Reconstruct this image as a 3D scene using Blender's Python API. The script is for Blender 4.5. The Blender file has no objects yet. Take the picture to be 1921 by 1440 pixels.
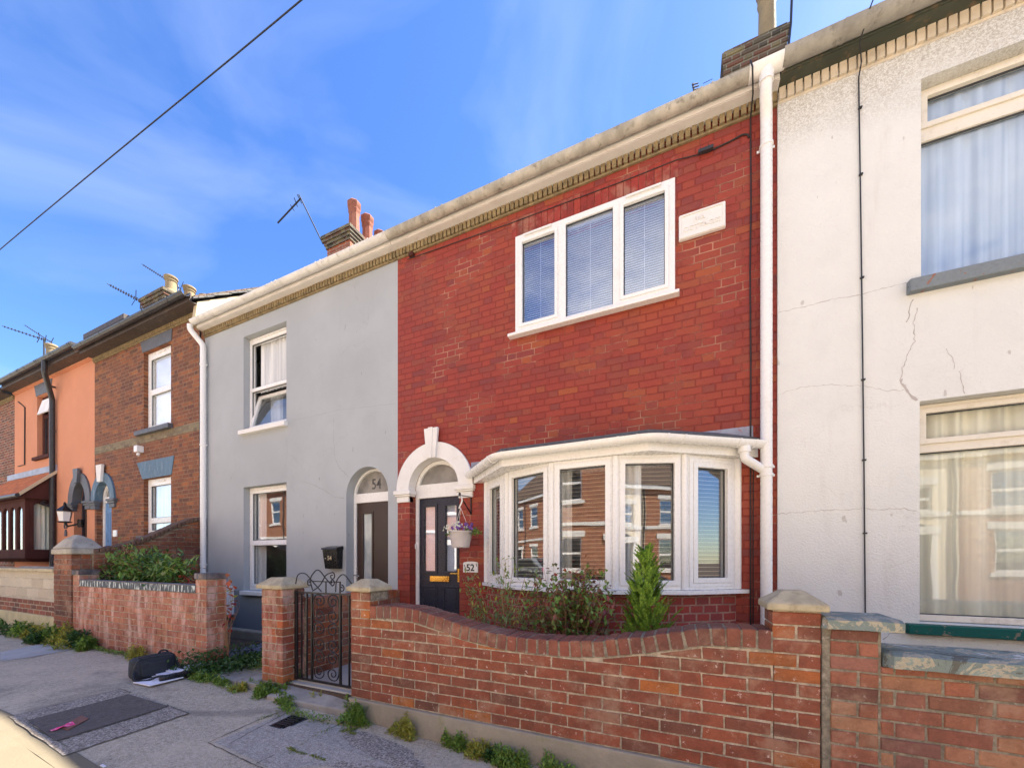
import bpy, math, random
from math import pi, sin, cos, tan, radians, sqrt, hypot
from mathutils import Vector, Matrix, noise as mnoise
from mathutils.geometry import tessellate_polygon
SC = bpy.context.scene
COL = SC.collection
rnd = random.Random(7)

# ------------------------------------------------------------------ camera
CAM_A = math.atan2(320, 717)          # turned to the left of the street normal
FPX, YH, XD, XV, EYE = 717.0, 1050.0, 1280.0, -645.0, 1.38
cam_d = bpy.data.cameras.new('camera')
cam = bpy.data.objects.new('camera', cam_d)
COL.objects.link(cam)
cam.location = (0, 0, EYE)
cam.rotation_euler = (radians(90), 0, CAM_A)
cam_d.sensor_width = 36
cam_d.lens = 36 * FPX / 1921
cam_d.shift_y = (YH - 720) / 1921
cam_d.clip_start = 0.05
cam_d.clip_end = 1000
SC.camera = cam

# ------------------------------------------------------------------ sky, sun, exposure
SUN_AZ, SUN_EL = radians(50), radians(51.75)     # azimuth from +Y (behind the houses) towards +X
SC.view_settings.view_transform = 'Standard'
SC.view_settings.look = 'None'
SC.view_settings.gamma = 1
SC.view_settings.exposure = 2.05
W = bpy.data.worlds.new('World'); SC.world = W; W.use_nodes = True
wt = W.node_tree; wt.nodes.clear()
wo = wt.nodes.new('ShaderNodeOutputWorld'); bg = wt.nodes.new('ShaderNodeBackground')
sky = wt.nodes.new('ShaderNodeTexSky'); sky.sky_type = 'NISHITA'; sky.sun_disc = False
sky.sun_elevation = SUN_EL; sky.sun_rotation = SUN_AZ
sky.air_density = 1.0; sky.dust_density = 0.3; sky.ozone_density = 4.0
hs = wt.nodes.new('ShaderNodeHueSaturation'); hs.inputs['Hue'].default_value = 0.511; hs.inputs['Saturation'].default_value = 1.2; hs.inputs['Value'].default_value = 1.06
wt.links.new(sky.outputs[0], hs.inputs['Color'])
tc = wt.nodes.new('ShaderNodeTexCoord')
mp = wt.nodes.new('ShaderNodeMapping'); mp.inputs['Scale'].default_value = (1.0, 1.4, 2.2); mp.inputs['Rotation'].default_value = (0.3, 0.2, 0.5)
wt.links.new(tc.outputs['Generated'], mp.inputs['Vector'])
n1 = wt.nodes.new('ShaderNodeTexNoise'); n1.inputs['Scale'].default_value = 2.0; n1.inputs['Detail'].default_value = 7; n1.inputs['Roughness'].default_value = 0.52; n1.inputs['Distortion'].default_value = 0.6
wt.links.new(mp.outputs[0], n1.inputs['Vector'])
cr = wt.nodes.new('ShaderNodeMapRange'); cr.inputs[1].default_value = 0.47; cr.inputs[2].default_value = 0.83; cr.inputs[3].default_value = 0; cr.inputs[4].default_value = 0.21
wt.links.new(n1.outputs[0], cr.inputs[0])
mx = wt.nodes.new('ShaderNodeMix'); mx.data_type = 'RGBA'
wt.links.new(cr.outputs[0], mx.inputs[0]); wt.links.new(hs.outputs[0], mx.inputs[6]); mx.inputs[7].default_value = (5.2, 5.6, 6.2, 1)
# brighter broken cloud added low in the sky behind the camera, as neutral fill
sx_ = wt.nodes.new('ShaderNodeSeparateXYZ'); wt.links.new(tc.outputs['Generated'], sx_.inputs[0])
m_y = wt.nodes.new('ShaderNodeMapRange'); m_y.interpolation_type = 'SMOOTHSTEP'; m_y.inputs[1].default_value = -0.05; m_y.inputs[2].default_value = -0.55; wt.links.new(sx_.outputs[1], m_y.inputs[0])
n2 = wt.nodes.new('ShaderNodeTexNoise'); n2.inputs['Scale'].default_value = 2.6; n2.inputs['Detail'].default_value = 8; n2.inputs['Roughness'].default_value = 0.6
wt.links.new(mp.outputs[0], n2.inputs['Vector'])
r2 = wt.nodes.new('ShaderNodeMapRange'); r2.interpolation_type = 'SMOOTHSTEP'; r2.inputs[1].default_value = 0.30; r2.inputs[2].default_value = 0.72; r2.inputs[4].default_value = 0.85; wt.links.new(n2.outputs[0], r2.inputs[0])
m_z = wt.nodes.new('ShaderNodeMapRange'); m_z.interpolation_type = 'SMOOTHSTEP'; m_z.inputs[1].default_value = 0.82; m_z.inputs[2].default_value = 0.42; wt.links.new(sx_.outputs[2], m_z.inputs[0])
m_yz = wt.nodes.new('ShaderNodeMath'); m_yz.operation = 'MULTIPLY'; wt.links.new(m_y.outputs[0], m_yz.inputs[0]); wt.links.new(m_z.outputs[0], m_yz.inputs[1])
mm_ = wt.nodes.new('ShaderNodeMath'); mm_.operation = 'MULTIPLY'; wt.links.new(m_yz.outputs[0], mm_.inputs[0]); wt.links.new(r2.outputs[0], mm_.inputs[1])
mx2 = wt.nodes.new('ShaderNodeMix'); mx2.data_type = 'RGBA'; wt.links.new(mm_.outputs[0], mx2.inputs[0]); wt.links.new(mx.outputs[2], mx2.inputs[6]); mx2.inputs[7].default_value = (9.6, 9.0, 7.9, 1)
wt.links.new(mx2.outputs[2], bg.inputs[0]); bg.inputs[1].default_value = 0.078
wt.links.new(bg.outputs[0], wo.inputs[0])
sd = bpy.data.lights.new('sun', 'SUN'); sd.energy = 5.0; sd.angle = radians(0.53); sd.color = (1.0, 0.91, 0.77)
sun = bpy.data.objects.new('sun', sd); COL.objects.link(sun)
sv = Vector((sin(SUN_AZ) * cos(SUN_EL), cos(SUN_AZ) * cos(SUN_EL), sin(SUN_EL)))
sun.rotation_euler = sv.to_track_quat('Z', 'Y').to_euler(); sun.location = (6, 12, 14)

# ------------------------------------------------------------------ measuring: a photograph column / row on the upright plane at depth Y
SA, CA = sin(CAM_A), cos(CAM_A)
def PX(px, Y): return Y * (CA / SA) * (px - XD) / (px - XV)
def PZ(px, py, Y): return EYE + (YH - py) * Y / (SA * (px - XV))
def PYd(px, X): return X * (px - XV) / ((CA / SA) * (px - XD))      # depth of column px on the plane at X
YF, YW = 4.07, 2.43       # house fronts, garden walls
def G(x):                 # pavement height: drops towards the right
    t = min(1, max(0, (-1.5 - x) / 3.4)); return 0.2 * t * t * (3 - 2 * t)
SC.cycles.use_denoising = True
SC.cycles.denoising_prefilter = 'ACCURATE'
# ------------------------------------------------------------------ mesh helpers
class MB:
    def __init__(s): s.v = []; s.f = []
    def add(s, v, f):
        n = len(s.v); s.v += [tuple(p) for p in v]; s.f += [tuple(i + n for i in q) for q in f]; return s
    def box(s, x0, x1, y0, y1, z0, z1):
        if x0 > x1: x0, x1 = x1, x0
        if y0 > y1: y0, y1 = y1, y0
        if z0 > z1: z0, z1 = z1, z0
        return s.add([(x0, y0, z0), (x1, y0, z0), (x1, y1, z0), (x0, y1, z0), (x0, y0, z1), (x1, y0, z1), (x1, y1, z1), (x0, y1, z1)],
                     [(0, 3, 2, 1), (4, 5, 6, 7), (0, 1, 5, 4), (1, 2, 6, 5), (2, 3, 7, 6), (3, 0, 4, 7)])
    def hexa(s, p): return s.add(p, [(0, 3, 2, 1), (4, 5, 6, 7), (0, 1, 5, 4), (1, 2, 6, 5), (2, 3, 7, 6), (3, 0, 4, 7)])
    def prism(s, outer, holes, a, b, ax='y'):
        """polygon (u,w) with holes, run from a to b along axis ax ('y': u=x w=z; 'x': u=y w=z; 'z': u=x w=y)"""
        loops = [list(outer)] + [list(h) for h in holes]
        def P(q, d):
            return (q[0], d, q[1]) if ax == 'y' else ((d, q[0], q[1]) if ax == 'x' else (q[0], q[1], d))
        tri = tessellate_polygon([[Vector((q[0], q[1], 0)) for q in l] for l in loops])
        flat = [q for l in loops for q in l]; n = len(flat)
        v = [P(q, a) for q in flat] + [P(q, b) for q in flat]
        def area(t):
            (x1, y1), (x2, y2), (x3, y3) = flat[t[0]], flat[t[1]], flat[t[2]]
            return (x2 - x1) * (y3 - y1) - (x3 - x1) * (y2 - y1)
        f = []
        for t in tri:
            if abs(area(t)) < 1e-12: continue
            t = t if area(t) > 0 else (t[0], t[2], t[1])
            f.append(t); f.append((t[0] + n, t[2] + n, t[1] + n))
        o = 0
        for k, l in enumerate(loops):
            m = len(l); A = sum(l[i][0] * l[(i + 1) % m][1] - l[(i + 1) % m][0] * l[i][1] for i in range(m))
            ccw = A > 0
            for i in range(m):
                j = (i + 1) % m; q = (o + i, o + j, o + j + n, o + i + n)
                if (k == 0) != ccw: q = q[::-1]
                f.append(q[::-1])
            o += m
        if (b < a) != (ax != 'y'):
            pass
        return s.add(v, f)
    def tube(s, pts, r, n=8, caps=True, closed=False):
        pts = [Vector(p) for p in pts]; N = len(pts); rs = r if isinstance(r, (list, tuple)) else [r] * N
        rings = []; up = None; vs = []
        for i, p in enumerate(pts):
            if closed: t = (pts[(i + 1) % N] - pts[i - 1])
            else: t = pts[min(i + 1, N - 1)] - pts[max(i - 1, 0)]
            t.normalize()
            if up is None:
                up = Vector((0, 0, 1)) if abs(t.z) < .9 else Vector((1, 0, 0))
            a = t.cross(up)
            if a.length < 1e-6: a = t.cross(Vector((0, 1, 0)))
            a.normalize(); b = a.cross(t).normalized(); up = b
            vs += [p + (a * cos(2 * pi * k / n) + b * sin(2 * pi * k / n)) * rs[i] for k in range(n)]
        f = []
        for i in range(N if closed else N - 1):
            j = (i + 1) % N
            for k in range(n):
                l = (k + 1) % n; f.append((i * n + k, j * n + k, j * n + l, i * n + l)[::-1])
        if caps and not closed:
            f.append(tuple(range(n))[::-1]); f.append(tuple((N - 1) * n + k for k in range(n)))
        return s.add(vs, f)
    def lathe(s, prof, c, n=16, caps=True):
        v = []; f = []
        for r, z in prof: v += [(c[0] + r * cos(2 * pi * (k + .5) / n), c[1] + r * sin(2 * pi * (k + .5) / n), c[2] + z) for k in range(n)]
        for i in range(len(prof) - 1):
            for k in range(n):
                l = (k + 1) % n; f.append((i * n + k, i * n + l, (i + 1) * n + l, (i + 1) * n + k))
        if caps: f.append(tuple(range(n))[::-1]); f.append(tuple((len(prof) - 1) * n + k for k in range(n)))
        return s.add(v, f)
    def extrude_path(s, sec, pts, ups=None, caps=True):
        """section [(out, up)] swept along horizontal points; out = to the right of travel"""
        N = len(pts); v = []; m = len(sec)
        for i, p in enumerate(pts):
            p = Vector(p); d0 = (p - Vector(pts[i - 1])).to_2d().normalized() if i else None
            d1 = (Vector(pts[i + 1]) - p).to_2d().normalized() if i < N - 1 else None
            d = ((d0 or d1) + (d1 or d0)).normalized(); k = 1 / max(.3, d.dot(d0 or d1))
            nx, ny = d.y * k, -d.x * k
            v += [(p.x + nx * o, p.y + ny * o, p.z + u) for o, u in sec]
        f = []
        for i in range(N - 1):
            for k in range(m):
                l = (k + 1) % m; f.append((i * m + k, (i + 1) * m + k, (i + 1) * m + l, i * m + l))
        if caps: f.append(tuple(range(m))[::-1]); f.append(tuple((N - 1) * m + k for k in range(m)))
        return s.add(v, f)
    def build(s, name, mat, parent=None, bevel=0, smooth=False, seg=2, fix=True):
        me = bpy.data.meshes.new(name)
        org = Vector((0, 0, 0))
        if parent is None and s.v:
            xs = [p[0] for p in s.v]; ys = [p[1] for p in s.v]; zs = [p[2] for p in s.v]
            org = Vector(((min(xs) + max(xs)) / 2, (min(ys) + max(ys)) / 2, min(zs)))
        me.from_pydata([(p[0] - org.x, p[1] - org.y, p[2] - org.z) for p in s.v], [], s.f)
        if fix:
            import bmesh
            b = bmesh.new(); b.from_mesh(me); bmesh.ops.recalc_face_normals(b, faces=b.faces); b.to_mesh(me); b.free()
        if smooth is True: me.polygons.foreach_set('use_smooth', [True] * len(me.polygons))
        me.materials.append(mat)
        o = bpy.data.objects.new(name, me); COL.objects.link(o)
        if parent is not None:
            o.parent = parent
            if parent.type == 'EMPTY': o.location = -parent.location
            elif parent.parent is None: o.location = -parent.location
        else: o.location = org
        if bevel:
            m = o.modifiers.new('bevel', 'BEVEL'); m.width = bevel; m.segments = seg; m.limit_method = 'ANGLE'; m.angle_limit = radians(40)
        if smooth == 'auto':
            me.polygons.foreach_set('use_smooth', [True] * len(me.polygons))
            try: me.set_sharp_from_angle(angle=radians(35))
            except Exception: pass
        return o
def tag(o, label, cat, group=None, kind=None):
    if label: o['label'] = label
    if cat: o['category'] = cat
    if group: o['group'] = group
    if kind: o['kind'] = kind
    return o
def thing(name, loc, label, cat, group=None):
    o = bpy.data.objects.new(name, None); COL.objects.link(o); o.location = loc; o.empty_display_size = .2
    return tag(o, label, cat, group)
def rect(x0, x1, z0, z1): return [(x0, z0), (x1, z0), (x1, z1), (x0, z1)]
def arch(x0, x1, z0, zs, n=20, rz=None):
    c = (x0 + x1) / 2; r = (x1 - x0) / 2; rz = rz or r
    return [(x0, z0), (x1, z0)] + [(c + r * cos(pi * k / n), zs + rz * sin(pi * k / n)) for k in range(n + 1)]
def text_mesh(txt, size, depth, name, mat, parent, loc, rot=(pi / 2, 0, 0), bold=0.0, align='CENTER', sx=1):
    c = bpy.data.curves.new(name, 'FONT'); c.body = txt; c.size = size; c.extrude = depth; c.align_x = align; c.offset = bold
    t = bpy.data.objects.new(name + '_src', c); COL.objects.link(t)
    dg = bpy.context.evaluated_depsgraph_get(); dg.update()
    me = bpy.data.meshes.new_from_object(t.evaluated_get(dg)); bpy.data.objects.remove(t); bpy.data.curves.remove(c)
    M = Matrix.Translation(loc) @ Matrix.Rotation(rot[2], 4, 'Z') @ Matrix.Rotation(rot[0], 4, 'X') @ Matrix.Scale(sx, 4, Vector((1, 0, 0)))
    me.transform(M); me.materials.clear(); me.materials.append(mat)
    o = bpy.data.objects.new(name, me); COL.objects.link(o)
    if parent:
        o.parent = parent
        if parent.type == 'EMPTY' or parent.parent is None: o.location = -parent.location
    return o

# ------------------------------------------------------------------ material helpers
class NT:
    def __init__(s, name):
        s.mt = bpy.data.materials.new(name); s.mt.use_nodes = True; s.t = s.mt.node_tree; s.t.nodes.clear()
        s.out = s.t.nodes.new('ShaderNodeOutputMaterial'); s.b = s.t.nodes.new('ShaderNodeBsdfPrincipled')
        s.t.links.new(s.b.outputs[0], s.out.inputs[0])
    def node(s, ty, **kw):
        n = s.t.nodes.new(ty)
        for k, v in kw.items(): setattr(n, k, v)
        return n
    def link(s, a, b):
        if hasattr(a, 'outputs'): a = a.outputs[0]
        s.t.links.new(a, b)
    def put(s, sock, v):
        if hasattr(v, 'outputs') or hasattr(v, 'is_output'): s.link(v, sock)
        else: sock.default_value = v
    def m(s, op, a, b=None, c=None, clamp=False):
        n = s.node('ShaderNodeMath', operation=op, use_clamp=clamp)
        for i, v in enumerate((a, b, c)):
            if v is not None: s.put(n.inputs[i], v)
        return n.outputs[0]
    def mix(s, f, a, b, mode='MIX'):
        n = s.node('ShaderNodeMix', data_type='RGBA', blend_type=mode); s.put(n.inputs[0], f)
        for i, v in ((6, a), (7, b)):
            if isinstance(v, tuple) and len(v) == 3: v = v + (1,)
            s.put(n.inputs[i], v)
        return n.outputs[2]
    def pos(s):
        return s.node('ShaderNodeNewGeometry').outputs['Position']
    def noise(s, scale, detail=3, rough=.5, vec=None, dist=0, sc3=None):
        vec = vec or s.pos()
        if sc3:
            mpn = s.node('ShaderNodeMapping'); mpn.inputs['Scale'].default_value = sc3; s.link(vec, mpn.inputs[0]); vec = mpn.outputs[0]
        n = s.node('ShaderNodeTexNoise'); s.link(vec, n.inputs['Vector'])
        n.inputs['Scale'].default_value = scale; n.inputs['Detail'].default_value = detail; n.inputs['Roughness'].default_value = rough; n.inputs['Distortion'].default_value = dist
        return n.outputs[0]
    def ramp(s, f, stops, interp='LINEAR'):
        n = s.node('ShaderNodeValToRGB'); e = n.color_ramp.elements; n.color_ramp.interpolation = interp
        while len(e) < len(stops): e.new(.5)
        for i, (p, c) in enumerate(stops):
            e[i].position = p; e[i].color = c if len(c) == 4 else tuple(c) + (1,)
        s.link(f, n.inputs[0]); return n.outputs[0]
    def rng(s, f, a, b, c=0, d=1, smooth=True):
        n = s.node('ShaderNodeMapRange', interpolation_type='SMOOTHSTEP' if smooth else 'LINEAR')
        s.put(n.inputs[0], f)
        for i, v in enumerate((a, b, c, d)): s.put(n.inputs[i + 1], v)
        return n.outputs[0]
    def bump(s, h, dist=.004, strength=.8, prev=None):
        n = s.node('ShaderNodeBump'); n.inputs['Distance'].default_value = dist; n.inputs['Strength'].default_value = strength
        s.link(h, n.inputs['Height'])
        if prev is not None: s.link(prev, n.inputs['Normal'])
        return n.outputs[0]
    def fin(s, col, rough=.8, normal=None, metal=0, spec=.3, coat=0):
        if isinstance(col, tuple) and len(col) == 3: col = col + (1,)
        s.put(s.b.inputs['Base Color'], col); s.put(s.b.inputs['Roughness'], rough)
        s.b.inputs['Metallic'].default_value = metal; s.b.inputs['Specular IOR Level'].default_value = spec
        if normal is not None: s.link(normal, s.b.inputs['Normal'])
        return s.mt
def g3(c, k): return tuple(min(1, x * k) for x in c)
def paint(name, col, rough=.5, dirt=None, amt=.35, scale=3, bump=.0015, bscale=60, metal=0, spec=.4, streak=False, var=.12):
    t = NT(name); n = t.noise(scale, 5, .6, sc3=(1, 1, .25) if streak else None); f = t.noise(bscale, 3)
    c = t.mix(t.rng(n, .3, .7), g3(col, 1 - var), g3(col, 1 + var))
    if dirt:
        d = t.noise(scale * 1.7 + 1, 6, .68, sc3=(1, 1, .2) if streak else None)
        c = t.mix(t.rng(d, .52, .75, 0, amt), c, dirt)
    return t.fin(c, t.rng(f, .3, .7, max(0, rough - .1), min(1, rough + .1)), t.bump(f, bump), metal, spec)
def brickmat(name, pal, mortar, bond='flemish', course=.075, L=.225, mw=.010, soft=.003, mort_rough=.003, face_bump=.35, paint_over=None, grime=None, grime_amt=.4, rough=.85, patch=None, streaks=0, dist=.006, zoff=0.0, mort_dark=0):
    t = NT(name)
    geo = t.node('ShaderNodeNewGeometry'); sp = t.node('ShaderNodeSeparateXYZ'); t.link(geo.outputs['Position'], sp.inputs[0])
    sn = t.node('ShaderNodeSeparateXYZ'); t.link(geo.outputs['True Normal'], sn.inputs[0])
    isx = t.m('GREATER_THAN', t.m('ABSOLUTE', sn.outputs[0]), .75)
    X, Y, Z = sp.outputs[0], sp.outputs[1], sp.outputs[2]
    u0 = t.m('ADD', t.m('MULTIPLY', isx, Y), t.m('MULTIPLY', t.m('SUBTRACT', 1, isx), X))
    wob = t.noise(9, 2); wob2 = t.noise(60, 3)
    dz = t.m('MULTIPLY', t.m('SUBTRACT', wob, .5), .012); dz2 = t.m('MULTIPLY', t.m('SUBTRACT', wob2, .5), mort_rough * 2)
    z = t.m('ADD', t.m('ADD', t.m('ADD', Z, zoff), dz), dz2); u = t.m('ADD', t.m('ADD', u0, 50), dz2)
    zr = t.m('DIVIDE', z, course); row = t.m('FLOOR', zr); fz = t.m('FRACT', zr)
    odd = t.m('MODULO', t.m('ABSOLUTE', row), 2)
    if bond == 'flemish': per = L * 1.5
    elif bond == 'header': per = L * .5
    else: per = L
    rj = t.node('ShaderNodeTexWhiteNoise', noise_dimensions='1D'); t.link(row, rj.inputs['W'])
    off = t.m('ADD', t.m('MULTIPLY', odd, .5), t.m('MULTIPLY', rj.outputs[0], .09))
    up = t.m('ADD', t.m('DIVIDE', u, per), off); cell = t.m('FLOOR', up); fu = t.m('FRACT', up)
    if bond == 'flemish':
        hd = t.m('GREATER_THAN', fu, 2 / 3)
        du_s = t.m('MINIMUM', fu, t.m('SUBTRACT', 2 / 3, fu)); du_h = t.m('MINIMUM', t.m('SUBTRACT', fu, 2 / 3), t.m('SUBTRACT', 1, fu))
        du = t.m('MULTIPLY', t.m('ADD', t.m('MULTIPLY', hd, du_h), t.m('MULTIPLY', t.m('SUBTRACT', 1, hd), du_s)), per)
        bid = t.m('ADD', t.m('MULTIPLY', cell, 2), hd)
    else:
        du = t.m('MULTIPLY', t.m('MINIMUM', fu, t.m('SUBTRACT', 1, fu)), per); bid = cell
    dzz = t.m('MULTIPLY', t.m('MINIMUM', fz, t.m('SUBTRACT', 1, fz)), course)
    d = t.m('MINIMUM', du, dzz)
    mask = t.rng(d, mw / 2 - soft * .3, mw / 2 + soft)          # 1 = brick
    cv = t.node('ShaderNodeCombineXYZ'); t.link(bid, cv.inputs[0]); t.link(row, cv.inputs[1])
    wn = t.node('ShaderNodeTexWhiteNoise', noise_dimensions='2D'); t.link(cv.outputs[0], wn.inputs['Vector'])
    bc = t.ramp(wn.outputs[0], [(i / max(1, len(pal) - 1), c) for i, c in enumerate(pal)])
    fine = t.noise(55, 5, .7); mid = t.noise(7, 4, .6); big = t.noise(1.1, 4, .6)
    bc = t.mix(t.rng(fine, .3, .75, 0, .45), bc, t.mix(.5, bc, (.02, .01, .01)))
    if patch: bc = t.mix(t.rng(big, .5, .68, 0, patch[1]), bc, patch[0])
    mcol = t.mix(t.rng(mid, .35, .65), g3(mortar, .75), g3(mortar, 1.12))
    c = t.mix(mask, mcol, bc)
    if paint_over:    # paint hides most joints; bare patches show them
        bare = t.rng(t.noise(1.7, 5, .6), paint_over[1], paint_over[1] + .14)
        pj = t.mix(bare, t.mix(.8, bc, g3(paint_over[0], .82)), mcol)
        c = t.mix(mask, pj, bc)
    if grime:
        gn = t.noise(2.2, 6, .7); c = t.mix(t.rng(gn, .5, .72, 0, grime_amt), c, grime)
    if streaks:
        s_ = t.noise(6, 5, .6, sc3=(3.5, 3.5, .5)); c = t.mix(t.rng(s_, .56, .74, 0, streaks), c, (.62, .58, .52))
    h = t.m('ADD', mask, t.m('MULTIPLY', fine, face_bump)); h = t.m('ADD', h, t.m('MULTIPLY', wn.outputs[0], .25))
    return t.fin(c, t.m('SUBTRACT', rough + .1, t.m('MULTIPLY', mask, .12)), t.bump(h, dist, .9))
def glass(name, base=.30, tint=(.75, .8, .8), wav=.00035):
    t = NT(name); t.t.nodes.remove(t.b)
    tr = t.node('ShaderNodeBsdfTransparent'); tr.inputs[0].default_value = tint + (1,)
    gl = t.node('ShaderNodeBsdfGlossy'); gl.inputs['Roughness'].default_value = .0; gl.inputs[0].default_value = (.95, .97, 1, 1)
    lw = t.node('ShaderNodeLayerWeight'); lw.inputs['Blend'].default_value = .5; fr5 = t.m('MULTIPLY', t.m('POWER', lw.outputs['Facing'], 5), .9)
    bn = t.bump(t.noise(2.2, 1), wav * 10, .3); t.link(bn, gl.inputs['Normal'])
    ms = t.node('ShaderNodeMixShader'); t.link(t.m('ADD', fr5, base, clamp=True), ms.inputs[0]); t.link(tr.outputs[0], ms.inputs[1]); t.link(gl.outputs[0], ms.inputs[2])
    t.link(ms.outputs[0], t.out.inputs[0]); return t.mt
# ------------------------------------------------------------------ materials
M = {}
M['red'] = brickmat('red_painted_brick', [(.26, .042, .028), (.30, .046, .03), (.33, .052, .031), (.295, .046, .03), (.33, .058, .031), (.27, .046, .034), (.22, .045, .038), (.36, .085, .03)], (.42, .19, .12), 'flemish',
                    course=.0742, mw=.009, soft=.004, paint_over=((.29, .044, .029), .50), patch=((.36, .085, .03), .38), rough=.62, dist=.006, grime=(.17, .042, .035), grime_amt=.55)
M['brown'] = brickmat('brown_brick', [(.12, .055, .035), (.20, .075, .04), (.30, .10, .04), (.17, .07, .042), (.25, .09, .042), (.13, .05, .035), (.36, .13, .045), (.16, .065, .04)], (.30, .20, .13), 'flemish', mw=.009, grime=(.11, .05, .03), grime_amt=.6)
M['darkbrick'] = brickmat('old_dark_brick', [(.13, .045, .028), (.24, .075, .035), (.10, .045, .035), (.32, .10, .045), (.17, .05, .035), (.28, .09, .06)], (.36, .30, .22), 'stretcher', mw=.013, grime=(.07, .05, .03), grime_amt=.55, streaks=.2)
M['bay'] = brickmat('red_bay_brick', [(.30, .045, .032), (.36, .05, .035), (.27, .05, .045), (.33, .045, .03), (.24, .05, .045)], (.36, .20, .15), 'header', mw=.012, rough=.7)
M['chimney'] = brickmat('sooty_chimney_brick', [(.07, .06, .045), (.15, .125, .075), (.24, .20, .10), (.09, .075, .055), (.17, .08, .05), (.11, .095, .065)], (.22, .20, .15), 'flemish', mw=.014, grime=(.04, .042, .032), grime_amt=.9, dist=.012)
M['chimney_red'] = brickmat('red_chimney_brick', [(.30, .08, .045), (.38, .11, .05), (.22, .06, .04), (.33, .12, .07)], (.36, .30, .22), 'stretcher', mw=.012, grime=(.10, .08, .06), grime_amt=.5)
M['opp_brick'] = brickmat('orange_red_brick', [(.34, .12, .06), (.42, .15, .07), (.28, .09, .05), (.45, .19, .09)], (.45, .36, .27), 'flemish', mw=.010)
M['slate'] = brickmat('roof_slate', [(.07, .075, .085), (.10, .10, .11), (.055, .06, .07), (.12, .115, .11)], (.02, .02, .022), 'stretcher', course=.17, L=.26, mw=.008, rough=.6, grime=(.14, .13, .09), grime_amt=.5)
M['slate_brown'] = brickmat('brown_roof_tile', [(.13, .085, .06), (.16, .10, .07), (.10, .07, .055), (.19, .12, .08)], (.03, .025, .02), 'stretcher', course=.12, L=.2, mw=.008, rough=.8, grime=(.12, .12, .07), grime_amt=.5)

def render_wall(name, col, crack=(.2, .19, .18), rough_b=.004, bs=45, dirt=(.4, .36, .3), da=.4, spots=True, low=None, top=None, blot=.06):
    t = NT(name); n = t.noise(.9, 5, .6); f = t.noise(bs, 4, .65); m2 = t.noise(4, 4)
    c = t.mix(t.rng(n, .3, .7), g3(col, 1 - blot), g3(col, 1 + blot))
    c = t.mix(t.rng(m2, .45, .75, 0, .25), c, g3(col, .86))
    sp = t.node('ShaderNodeSeparateXYZ'); t.link(t.pos(), sp.inputs[0]); Z = sp.outputs[2]
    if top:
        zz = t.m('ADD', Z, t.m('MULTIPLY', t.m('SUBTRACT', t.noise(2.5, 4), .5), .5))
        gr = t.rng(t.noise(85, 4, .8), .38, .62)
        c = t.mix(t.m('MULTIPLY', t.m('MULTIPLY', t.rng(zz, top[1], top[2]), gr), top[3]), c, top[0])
    if low:
        edge = t.m('ADD', Z, t.m('MULTIPLY', t.m('SUBTRACT', m2, .5), .02)); c = t.mix(t.rng(edge, low[1] - .01, low[1] + .01, 1, 0), c, low[0])
    st = t.noise(3, 5, .65, sc3=(2.6, 2.6, .35)); c = t.mix(t.rng(st, .55, .8, 0, da), c, dirt)
    if spots:
        s1 = t.noise(7, 2, .5, sc3=(2.2, 2.2, .8)); c = t.mix(t.rng(s1, .735, .76, 0, .55), c, crack)
        # hairline cracks
        vv = t.node('ShaderNodeTexVoronoi', feature='DISTANCE_TO_EDGE'); vv.inputs['Scale'].default_value = .8; vv.inputs['Randomness'].default_value = 1
        nz = t.node('ShaderNodeTexNoise'); nz.inputs['Scale'].default_value = 2.6; nz.inputs['Detail'].default_value = 8; nz.inputs['Roughness'].default_value = .65; t.link(t.pos(), nz.inputs['Vector'])
        vm = t.node('ShaderNodeVectorMath', operation='MULTIPLY_ADD'); t.link(nz.outputs['Color'], vm.inputs[0]); vm.inputs[1].default_value = (.5, .5, .5); t.link(t.pos(), vm.inputs[2])
        t.link(vm.outputs[0], vv.inputs['Vector'])
        ln = t.rng(vv.outputs['Distance'], .0012, .004, 1, 0); gate = t.rng(t.noise(.8, 2, vec=vm.outputs[0]), .5, .58)
        ck = t.m('MULTIPLY', ln, gate); c = t.mix(t.m('MULTIPLY', ck, .2), c, crack)
    return t.fin(c, .88, t.bump(f, rough_b, .9), 0, .2)
M['grey'] = render_wall('grey_painted_render', (.385, .405, .42), (.22, .22, .225), .0012, 70, (.33, .34, .35), .25, low=((.215, .235, .255), .86))
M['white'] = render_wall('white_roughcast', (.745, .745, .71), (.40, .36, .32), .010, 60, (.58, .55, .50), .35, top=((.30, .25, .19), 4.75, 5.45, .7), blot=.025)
M['orange'] = render_wall('orange_masonry_paint', (.60, .265, .155), (.5, .2, .1), .002, 30, (.62, .24, .11), .3, spots=False, blot=.05)
M['opp_cream'] = render_wall('cream_render', (.72, .62, .46), spots=False)
M['party'] = render_wall('yellowed_render', (.52, .44, .30), (.3, .25, .18), .006, 20, (.35, .28, .2), .5, spots=False)
M['upvc'] = paint('white_plastic', (.80, .79, .765), .3, (.66, .58, .47), .22, 2.2, 0, 40, var=.012)
M['upvc_w'] = paint('cream_weathered_plastic', (.72, .67, .57), .35, (.42, .34, .24), .5, 3, .0004, 40, var=.04)
M['trim'] = paint('white_masonry_paint', (.76, .74, .70), .6, (.52, .43, .34), .30, 5, .002, 40, var=.03)
M['gutter_dirty'] = paint('lichen_stained_gutter', (.42, .395, .34), .75, (.11, .095, .07), .95, 6, .003, 30, var=.25)
M['gutter_stone'] = paint('mossy_cement_gutter', (.30, .285, .25), .9, (.09, .08, .06), .9, 6, .004, 30, var=.2)
M['gutter_white'] = paint('greyed_white_gutter', (.66, .65, .62), .45, (.36, .32, .26), .7, 4, .001, 40, var=.08)
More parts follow.
